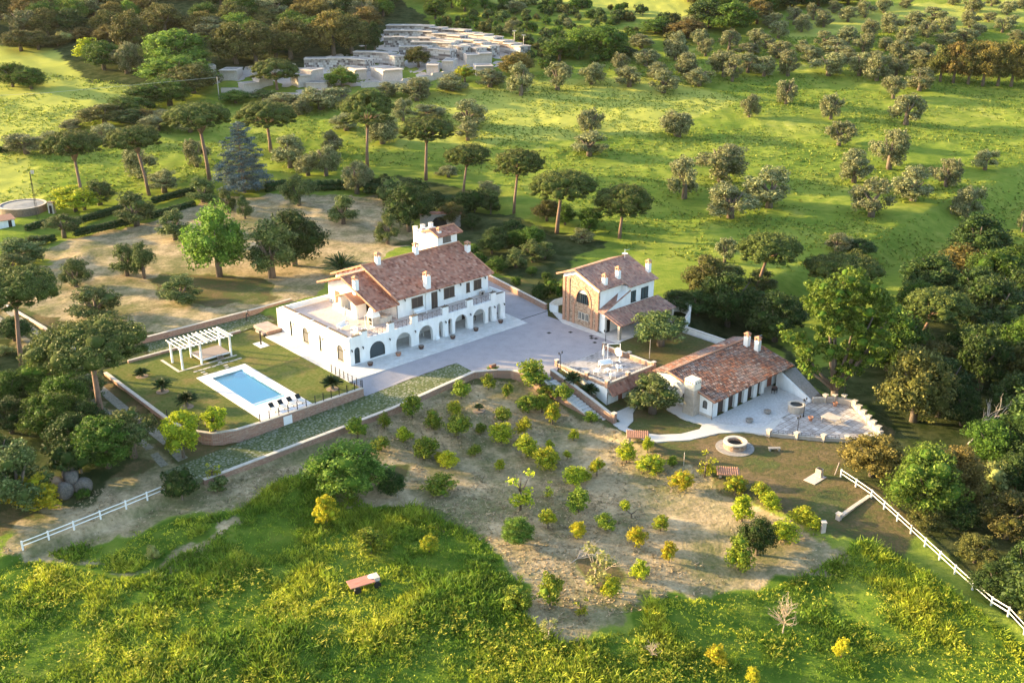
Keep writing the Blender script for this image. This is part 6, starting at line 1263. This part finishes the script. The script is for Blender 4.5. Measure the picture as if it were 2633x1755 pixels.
planted('oliveg','c2',860,640,270,215,'round old olive on the upper lawn beside the guest house porch'); planted('oliveg','c2',815,1010,240,240,'large olive before the arched cellar door of the lower garden')
planted('olive','L4',345,320,110,170); planted('oliveg','L4',370,470,170,150); planted('oliveg','L4',600,530,160,160)
planted('olive','L4',1100,260,150,140); planted('dark','L4',1250,290,190,120)
# ---- yard and garden trees by name
planted('green','c4',1190,1540,300,400,'tall bright green tree in the dry yard behind the pergola'); planted('oliveg','c4',1485,1540,230,330,'grey-green tree on the left of the dark pair in the yard'); planted('dark','c4',1610,1480,270,320,'very dark tree on the right of the pair in the yard')
planted('dark','c4',2245,1290,230,270,'round dark tree at the far end of the dry yard'); planted('bush_oliveg','c4',2150,1130,150,150); planted('bush_oliveg','c4',1185,1140,60,70)
planted('green','c3',1600,1570,470,430,'big round green tree between the lane wall and the meadow'); planted('dark','c3',1925,1560,170,220)
planted('lime','c3',345,1280,230,380,'bright yellow-green tree at the front corner of the pool lawn'); planted('lime','c3',600,1130,150,200); planted('bush_dark','c3',340,1568,200,200); planted('bush_oliveg','c3',650,1510,120,120); planted('sparse','c3',575,1440,90,120)
planted('green','L1',330,1230,360,330,'bright leafy tree under the huge foreground pine'); planted('oliveg','L1',640,1300,240,240); planted('mid','L1',430,1568,360,340); planted('dark','L1',660,1568,260,300); planted('oliveg','L1',230,930,140,100); planted('dark','L1',90,830,230,200); planted('bush_pale','L1',30,920,100,90); planted('mid','L1',60,1300,260,260); planted('dark','L1',60,1540,300,300)
planted('mid','D',240,1090,120,125); planted('oliveg','D',300,1065,110,120); planted('bush_dark','D',180,1100,90,90); planted('oliveg','D',38,1180,120,150); planted('dark','D',-15,1130,120,140); planted('mid','D',110,1010,110,110); planted('dark','D',165,1050,100,100)
planted('yellow','B1',215,430,290,220,'round dull yellow shrub in front of the hay bale pile'); planted('bush_dark','B1',1215,360,180,200,'dark shrub at the right end of the left rail fence'); planted('yellow','B1',2190,520,150,190,'upright yellow-green shrub in the meadow below the big round tree'); planted('bush_pale','B1',1030,740,70,100)
planted('bush_mid','B1',560,330,100,80)
# orchard
ORC=[('citrusd',1230,400,175,175),('citrusd',930,405,80,110),('citrusd',960,300,60,40),('citrusd',745,470,110,130),('citrusd',1060,460,60,100),('citrusd',415,595,110,150),('citrus',700,580,85,100),('citrusd',230,665,70,110),('citrusd',560,670,100,130),('citrusd',1195,565,120,120),('citrusd',1290,560,120,120),('citrusd',1330,470,110,90),('citrusd',1430,500,110,130),('citrus',1360,640,105,145),('citrusd',1025,630,110,110),('citrusd',50,735,110,140),('citrus',360,755,100,100),('citrusd',725,740,140,160),('citrus',1170,710,95,120),('citrus',1010,765,140,130),('citrusd',205,820,110,100),('citrusd',510,860,140,140),('citrus',1505,740,60,80),('citrusd',1620,620,80,70),('citrusd',840,850,75,80),('citrus',1185,865,150,145),('citrus',1340,795,55,60),('citrus',1310,950,140,150),('citrus',1370,900,80,90),('citrus',1460,870,45,65),('yellow',655,935,120,120),('yellow',600,880,60,60),('citrus',1005,950,65,85),('citrus',1660,985,90,125),('citrus',1505,1045,130,120),('citrus',1580,1010,80,75),('citrus',1860,900,110,150),('citrus',2020,975,150,120),('citrus',2000,830,60,110),('citrusd',2165,920,55,75),('yellow',2225,1095,130,135),('citrusd',610,1110,165,125),('citrusd',1535,1235,140,165),('citrus',1330,1340,95,135),('yellow',1530,1410,100,120),('citrusd',1715,1350,110,115),('yellow',1930,1465,105,140),('citrus',2090,1355,90,100),('yellow',2145,1568,90,140),('citrusd',880,690,60,70)]
for k_,x,y,w_,h_ in ORC: planted(k_,'L2',x,y,w_,h_)
planted('green','L2',1125,1445,190,180,'large bright green round tree low in the orchard'); planted('sparse','L2',1145,1220,150,280); planted('sparse','L2',1325,1125,70,110)
for k_,x,y,w_,h_ in [('citrus',1950,890,100,140),('citrus',1745,1005,115,140),('citrusd',1345,1070,150,210),('citrusd',1125,1090,165,150),('sparse',1550,1125,80,130),('sparse',1335,1290,100,150),('citrusd',135,710,160,170),('citrus',530,700,100,120),('sparse',1650,950,190,290)]: planted(k_,'B2',x,y,w_,h_)
for k_,x,y,w_,h_ in [('citrus',415,320,115,120),('sparse',210,205,110,170),('citrus',460,500,140,175),('citrus',590,340,130,90),('citrus',645,425,120,110),('citrus',735,630,170,140),('citrus',870,515,140,105),('citrus',945,555,100,90),('citrusd',440,830,150,230),('dark',565,735,200,270),('yellow',290,1450,120,120),('yellow',1130,1405,90,130),('yellow',540,1568,90,80)]: planted(k_,'B3',x,y,w_,h_)
# ---- right hand woods; valley shade partly put into the darker leaf kinds
planted('dark','L4',370,780,330,370,'dark broad tree behind the white garden wall, left one'); planted('dark','L4',650,780,320,260,'dark broad tree behind the lower house, right of its twin')
# big green oak by the patio: lobed crown built for itself
p=at('L4',1075,1245); s=pxm('L4',p); d=depr(p); t=thing('great_oak','great light green tree with forked pale trunk behind the patio wall','tree',0,0,world=p)
lob=[(930,520,130),(1050,470,120),(1180,500,130),(900,600,110),(1020,600,140),(1150,620,140),(1290,590,120),(1100,720,130),(1000,740,90),(1220,800,130),(1310,760,110),(1340,880,90),(1180,900,100),(860,900,110),(800,860,80),(880,1010,80),(820,980,60),(700,800,60),(1110,1010,80),(1260,950,100),(1060,1060,60),(1200,1000,80),(1000,860,110),(940,680,120),(1330,650,80)]
cl=[]; rg=random.Random(8)
for (x,y,r) in lob:
    for j in range(7): rr=r/s*.60*rg.uniform(.7,1.0); cl.append((((x-1075)/s+rg.uniform(-.4,.4)*r/s,rg.uniform(-3.6,3.6),(1245-y)/s/math.cos(d)+rg.uniform(-.35,.35)*r/s),(rr,rr,rr*.8)))
o=bpy.data.objects.new('crown',crown('oak_crown',cl,48000,.34,LF['green'],k=.5,sub=5)); COL.objects.link(o); o.parent=t
b=MB(); b.tube([(0,0,-.3),(-.1,0,1.8)],[.65,.5],9)
for (x,y,r) in lob[::2]: e=((x-1075)/s,rg.uniform(-1.5,1.5),(1245-y)/s); b.tube([(-.1,0,1.7),(e[0]*.45,e[1]*.4,1.7+e[2]*.35),e],[.34,.22,.07],6)
b.build('trunk',M['bark'],t,smooth=True)
RW=[('dark',2140,900,420,480),('dark',2290,760,300,380),('holm',1640,1420,420,520),('dark',1800,1380,330,420),('brown',1960,430,300,240),('holm',2110,430,220,170),('mid',2290,460,220,260),('dark',2080,1200,300,460),('mid',2300,1120,260,420),('dark',2290,1450,300,380),('dark',1950,1050,240,300),('dark',1560,1150,200,240),('dark',1500,860,260,220),('brown',2350,520,160,160),('dark',1950,1430,240,260),('holm',1760,1130,300,300),('dark',160,700,240,180),('dark',30,640,200,140)]
for k_,x,y,w_,h_ in RW: planted(k_,'L4',x,y,w_,h_)
RB=[('brown','B3',1350,215,330,310),('green','B3',1690,500,400,520),('brown','B3',1880,430,330,430),('bush_pale','B3',2160,320,200,240),('holm','B3',2040,790,230,210),('holm','B3',2260,640,330,350),('dark','B3',2350,950,220,350),('holm','B3',1720,570,230,200),('dark','B3',2170,1000,260,230),('dark','B3',2290,1080,200,220),('dark','B3',1930,560,220,220),('mid','B3',2150,120,300,300),('dark','B3',2300,330,260,300),('dark','B3',2360,130,240,320),('bush_pale','B3',2340,1150,60,70),('holm','B3',2120,870,120,130)]
for k_,kk,x,y,w_,h_ in RB: planted(k_,kk,x,y,w_,h_)
# upper right brown wood
for i,(x,y,w_,h_,k_) in enumerate([(1800,555,150,220,'holm'),(1890,565,170,250,'brown'),(1990,575,170,260,'holm'),(2090,585,180,265,'brown'),(2190,590,170,260,'holm'),(2280,595,170,270,'brown'),(2380,600,170,270,'holm'),(2100,480,200,180,'brown'),(2260,480,200,180,'holm'),(1920,460,180,150,'brown')]): planted(k_,'L3',x,y,w_,h_)
for k_,x,y,w_,h_ in [('dark',250,200,250,180),('mid',400,240,250,200),('brown',565,170,170,150),('olive',650,200,120,100),('brown',70,270,200,110),('dark',640,80,260,140),('dark',820,60,200,100),('dark',980,50,180,80),('dark',1180,40,180,60),('dark',480,90,260,140),('mid',300,100,240,130)]: planted(k_,'L3',x,y,w_,h_)
for k_,x,y,w_,h_ in [('mid',1410,425,190,150),('green',1540,390,170,180),('mid',1720,410,240,210),('brown',1120,520,210,150),('citrus',770,560,130,110),('olive',1085,245,90,100),('olive',1460,190,60,60),('dark',1860,400,130,80),('olive',1960,330,140,90),('oliveg',1170,310,120,80),('mid',2060,240,200,80),('brown',2280,270,180,120),('olive',2300,200,120,90)]: planted(k_,'B4',x,y,w_,h_)
# left back named trees
for k_,x,y,w_,h_ in [('green',960,410,290,220),('green',960,490,330,100),('holm',1050,530,250,160),('mid',800,600,220,130),('mid',700,650,220,120),('mid',920,590,240,140),('holm',560,700,230,110),('dark',720,700,180,90),('brown',800,690,130,90),('olive',860,700,160,90),('mid',560,395,180,150),('brown',590,240,130,90),('olive',690,410,140,160),('pale' if 0 else 'citrus',480,330,120,110),('holm',730,330,170,240),('holm',900,220,200,170),('brown',860,190,120,110),('olive',1170,230,180,120),('holm',1290,370,220,220),('holm',1400,370,200,220),('holm',1590,340,220,210),('brown',1830,320,200,230),('holm',1930,310,180,200),('green',1880,490,160,110),('holm',2300,380,120,110),('mid',1290,580,150,70),('bush_oliveg',1440,560,120,50),('holm',100,290,180,110),('holm',200,280,140,100),('mid',60,490,130,130),('mid',160,500,150,120),('bush_pale',360,240,100,60),('brown',450,230,130,70),('holm',310,260,100,60)]: planted(k_,'c4',x,y,w_,h_)
for x,y in ((2010,285),(2060,290)): planted('dark','c4',x,y,70,150)
planted('holm','c4',2180,250,60,50)
planted('lime','c4',400,1170,190,140,'pale yellow-green bushy tree right of the water tank')
# far woods: trees one can tell apart but nothing names them
def clear(x,y,r):
    for (X,Y,R_) in SEEN:
        if (x-X)**2+(y-Y)**2<(r+R_)**2*.55: return False
    SEEN.append((x,y,r)); return True
for t in TREES: SEEN.append((t[2][0],t[2][1],1.5))
CEM=wpoly('N4',[(100,600),(900,640),(1700,480),(2230,330),(2240,240),(1980,160),(1500,70),(1240,60),(1040,210),(700,300),(380,330),(80,350)])
def wood(poly,n,kinds,hr,label,group,minus=(),sep=3.2):
    q=np.array(poly); lo,hi=q.min(0),q.max(0); c=0; tr=0
    while c<n and tr<n*60:
        tr+=1; x,y=rng.uniform(lo[0],hi[0]),rng.uniform(lo[1],hi[1])
        if not inpoly(np.array([x]),np.array([y]),poly)[0] or any(inpoly(np.array([x]),np.array([y]),k)[0] for k in minus) or not clear(x,y,sep): continue
        h=random.uniform(*hr); plant(random.choice(kinds),(x,y,float(T(np.array([x]),np.array([y]))[0])),h*random.uniform(.95,1.25),h,label,group=group); c+=1
wood(wpoly('D',[(-120,-60),(900,-60),(1140,-30),(1120,20),(1000,70),(880,80),(820,140),(480,150),(380,110),(180,80),(-120,110)]),150,['mid','holm','holm','brown','dark','green','mid','olive'],(7,10.5),None,'trees of the far wood',[CEM],3.4)
wood(wpoly('D',[(990,60),(1130,10),(1300,5),(1450,20),(1620,60),(1580,120),(1400,140),(1250,170),(1150,115),(1000,80)]),150,['bush_mid','bush_dark','bush_holm','bush_mid','bush_oliveg'],(2.2,4.2),None,'scrub bushes on the hillside',[CEM],1.5)
wood(wpoly('D',[(1480,60),(1640,-60),(2100,-60),(1950,10),(1700,50),(1620,100)]),22,['dark','mid','dark','holm'],(6,8.5),None,'trees of the top wood',(),3.2)
wood(WOODS[1],36,['dark','dark','holm','dark','mid'],(7,11),None,'trees of the right hand wood',[[W(*q)[:2] for q in [(20,-15),(53,-15),(62,-30),(66,-58),(52,-72),(20,-82)]]],4.4)  # mostly dark leaves: the hill's shade is put into foliage colour
wood(WOODS[2],6,['dark','mid','oliveg','dark'],(4.5,7),None,'trees of the left hand wood',(),3.2)
wood(wpoly('D',[(1120,590),(1250,640),(1290,590),(1370,560),(1380,520),(1230,490),(1160,470),(1080,480),(960,440),(900,430),(920,500),(1060,520)]),22,['dark','holm','oliveg','mid','bush_dark','dark'],(3.2,5.2),None,'trees behind the villa',[[W(*q)[:2] for q in [(0,0),(0,32),(45,34),(45,-2)]]],2.0)
wood([W(*q)[:2] for q in [(41.5,-1),(46,-1),(52,14),(50,34),(45,34),(43.5,16)]],12,['bush_dark','bush_mid','bush_mid','mid'],(1.6,3.0),None,'shrubs above the drive wall',(),1.3)
wood(wpoly('B4',[(0,1240),(260,1230),(480,1380),(740,1400),(720,1500),(520,1440),(200,1300),(0,1330)]),14,['bush_dark','dark','bush_dark'],(2.4,3.6),None,'hedge belt shrubs',(),1.6)
# hedges
def hedge(k,a,c,h,w,label):
    A,B_=at(k,*a),at(k,*c); L_=math.dist(A[:2],B_[:2]); n=max(2,int(L_/(w*.6))); dx,dy=(B_[0]-A[0])/n,(B_[1]-A[1])/n; cl=[]
    for i in range(n+1):
        for z in (.3,.72): cl.append(((dx*i+random.uniform(-.1,.1),dy*i+random.uniform(-.1,.1),(B_[2]-A[2])*i/n+h*z),(w*.55,w*.55,h*.34)))
    t=thing('hedge',label,'hedge',0,0,world=A); me=crown('hedge_leaves',cl,int(260*n),.26,LF['hedge'],k=.85); o=bpy.data.objects.new('foliage',me); COL.objects.link(o); o.parent=t
hedge('c4',(430,1300),(720,1235),1.7,1.9,'clipped dark hedge in front of the round tree by the dirt track'); hedge('c4',(440,1230),(680,1160),1.6,1.8,'second clipped dark hedge behind the first, left of the yard'); hedge('c4',(840,1200),(1060,1140),1.5,1.7,'clipped dark hedge at the left rear corner of the dry yard')
hedge('c4',(850,1120),(1060,1065),1.6,1.8,'dark hedge directly left of the cedar foot'); hedge('c4',(1480,1060),(1560,1040),2.4,2.2,'short dark hedge piece right of the blue cedar'); hedge('c4',(1710,1050),(1900,1045),2.6,2.4,'tall dark hedge behind the olives of the dry yard'); hedge('c4',(2020,1065),(2110,1075),2.6,2.4,'dark hedge stub at the right rear of the dry yard'); hedge('c4',(200,1340),(290,1330),1.6,1.8,'short dark hedge near the left edge track'); hedge('c4',(0,840),(60,830),1.6,2,'dark hedge piece at the left edge of the field')
hedge('B4',(470,1390),(740,1400),3.0,3.2,'large dark hedge block beyond the stone arch'); hedge('c4',(160,1270),(260,1240),1.5,1.7,'low dark hedge beside the water tank')
# sago palms and a palm behind the house
def palm(k,x,y,wp,hp,label,n=150):
    p=at(k,x,y) if isinstance(k,str) else k; s=pxm('c3',p) if not isinstance(k,str) else pxm(k,p); w=wp/s; h=hp/s; t=thing('sago_palm',label,'palm',0,0,world=p); b=MB(); rg=random.Random(int(x))
    z0=h*.42
    for i in range(n):
        a=rg.uniform(0,6.28); el=rg.uniform(.15,1.5); L_=w*.60*rg.uniform(.8,1.1); pts=[]
        for j in range(5): f=j/4; r=L_*f*math.cos(el)*(1+.25*f); pts.append((r*math.cos(a),r*math.sin(a),z0+L_*f*math.sin(el)-L_*.2*f*f))
        nx,ny=-math.sin(a),math.cos(a)
        for j in range(4):
            wd=.17*(1-.18*j); wd2=.17*(1-.18*(j+1)); q0,q1=pts[j],pts[j+1]; b.add([(q0[0]-nx*wd,q0[1]-ny*wd,q0[2]-.03),(q0[0],q0[1],q0[2]+.04),(q1[0],q1[1],q1[2]+.04),(q1[0]-nx*wd2,q1[1]-ny*wd2,q1[2]-.03),(q0[0]+nx*wd,q0[1]+ny*wd,q0[2]-.03),(q1[0]+nx*wd2,q1[1]+ny*wd2,q1[2]-.03)],[(0,1,2,3),(1,4,5,2)])
    b.build('fronds',LF['hedge'],t); MB().tube([(0,0,-.2),(0,0,z0)],[.28,.22],9).build('trunk',M['bark'],t)
    MB().lathe(0,0,[(.9,-.1),(.9,.05),(.7,.07),(.02,.08)],18).build('stone_ring',M['soil'],t)
palm('c3',490,740,0,0,'x') if 0 else None
for k_,x,y,w_,h_,l in [('c3',1485,735,130,110,'sago palm near the right front corner of the pool lawn'),('c3',200,755,120,115,'sago palm on the left of the pool lawn, second from the pergola'),('c3',385,870,135,130,'sago palm on the left of the pool lawn, third from the pergola'),('c3',565,990,110,110,'sago palm behind the bright tree at the lawn corner'),('c3',45,640,90,60,'small sago palm under the edge of the huge pine'),('J',375,850,230,230,'large sago palm between the stair wall and cellar wall'),('J',610,980,190,200,'sago palm nearest the cellar corner below the terrace'),('c1',820,600,230,120,'wide dark palm behind the left end of the villa roof'),('L2',865,535,45,60,'tiny palm with yellow top in the orchard')]: palm(k_,x,y,w_,h_,l)
# dead wood
def dead(k,x,y,H_,sp,label,n=7,m='deadwood',lean=(0,0),r=.16,name='dead_tree',cat='dead tree',seed=1,p=None):
    p=p or at(k,x,y); t=thing(name,label,cat,0,0,world=p); b=MB(); rg=random.Random(seed)
    def grow(q,d,L_,r_,lev):
        e=(q[0]+d[0]*L_,q[1]+d[1]*L_,q[2]+d[2]*L_); m_=((q[0]+e[0])/2+rg.uniform(-.08,.08)*L_,(q[1]+e[1])/2+rg.uniform(-.08,.08)*L_,(q[2]+e[2])/2); b.tube([q,m_,e],[r_,r_*.8,r_*.55],5)
        if lev<3:
            for i in range(n if lev==0 else 3):
                v=Vector(d)+Vector((rg.uniform(-1,1)*sp,rg.uniform(-1,1)*sp,rg.uniform(-.2,.6)*sp)); v.normalize(); grow(e if i%2 else m_,tuple(v),L_*rg.uniform(.5,.8),r_*.55,lev+1)
    v=Vector((lean[0],lean[1],1)); v.normalize(); grow((0,0,-.1),tuple(v),H_*.42,r,0); b.build('branches',M[m],t); return t
dead('L4',1975,1530,10,.7,'large pale dead tree leaning right in the dark valley',lean=(.85,0),r=.15,n=5,seed=3); dead('L4',2210,330,6,.7,'pale bare dead tree standing in the wood at the right',seed=4,r=.12,p=None); dead('L4',1985,220,4.5,.9,'pale bare treetop above the russet tree at the right',seed=5,r=.08)
dead('B3',730,1230,4.6,1.1,'bare dry bush standing in the near meadow on the right',n=16,m='drywood',r=.09,name='dry_bush',cat='dry bush',seed=6); dead('B2',2030,1400,2.4,1.2,'low dry brown bush in the near meadow',n=14,m='drywood',r=.05,name='dry_bush',cat='dry bush',seed=7)
dead('B2',1480,760,4.5,.9,'pile of cut bare branches lying in the orchard',n=12,m='deadwood',r=.07,lean=(2.2,.6),name='branch_pile',cat='branches',seed=8); dead('B2',1680,830,3.6,1.0,'dry drooping branches beside the branch pile',n=8,m='drywood',r=.05,lean=(1.2,0),name='branch_pile',cat='branches',seed=9)
p=at('L2',1890,1255); t=thing('pollarded_tree','small pollarded tree with one leafy ball on a bare crooked stem','tree',0,0,world=p); MB().tube([(0,0,-.1),(0,0,.5),(-.5,0,.9),(-.8,0,1.4)],[.12,.1,.07,.04],6).tube([(0,0,.5),(.4,0,.8),(.8,.1,1.2)],[.08,.05,.02],5).build('trunk',M['bark'],t); o=bpy.data.objects.new('crown',crown('ball_crown',[((-.8,0,1.7),(.62,.62,.6))],420,.2,LF['citrus'])); COL.objects.link(o); o.parent=t
# meadow weeds standing out
for k_,x,y,w_,h_ in [('B2',150,640,0,0)]: pass
# labels by nearest landmark
byg={}
for t,desc,p,h in TREES:
    d,nm=min((math.dist(p[:2],q[:2]),n) for n,q in LP); byg.setdefault((desc,nm),[]).append((d,t,p))
for (desc,nm),l in byg.items():
    l.sort(key=lambda a:a[0])
    for i,(d,t,p) in enumerate(l): t['label']=desc+((', the one by the ' if len(l)==1 else ', '+ORD[min(i,43)]+' to the ')+nm)
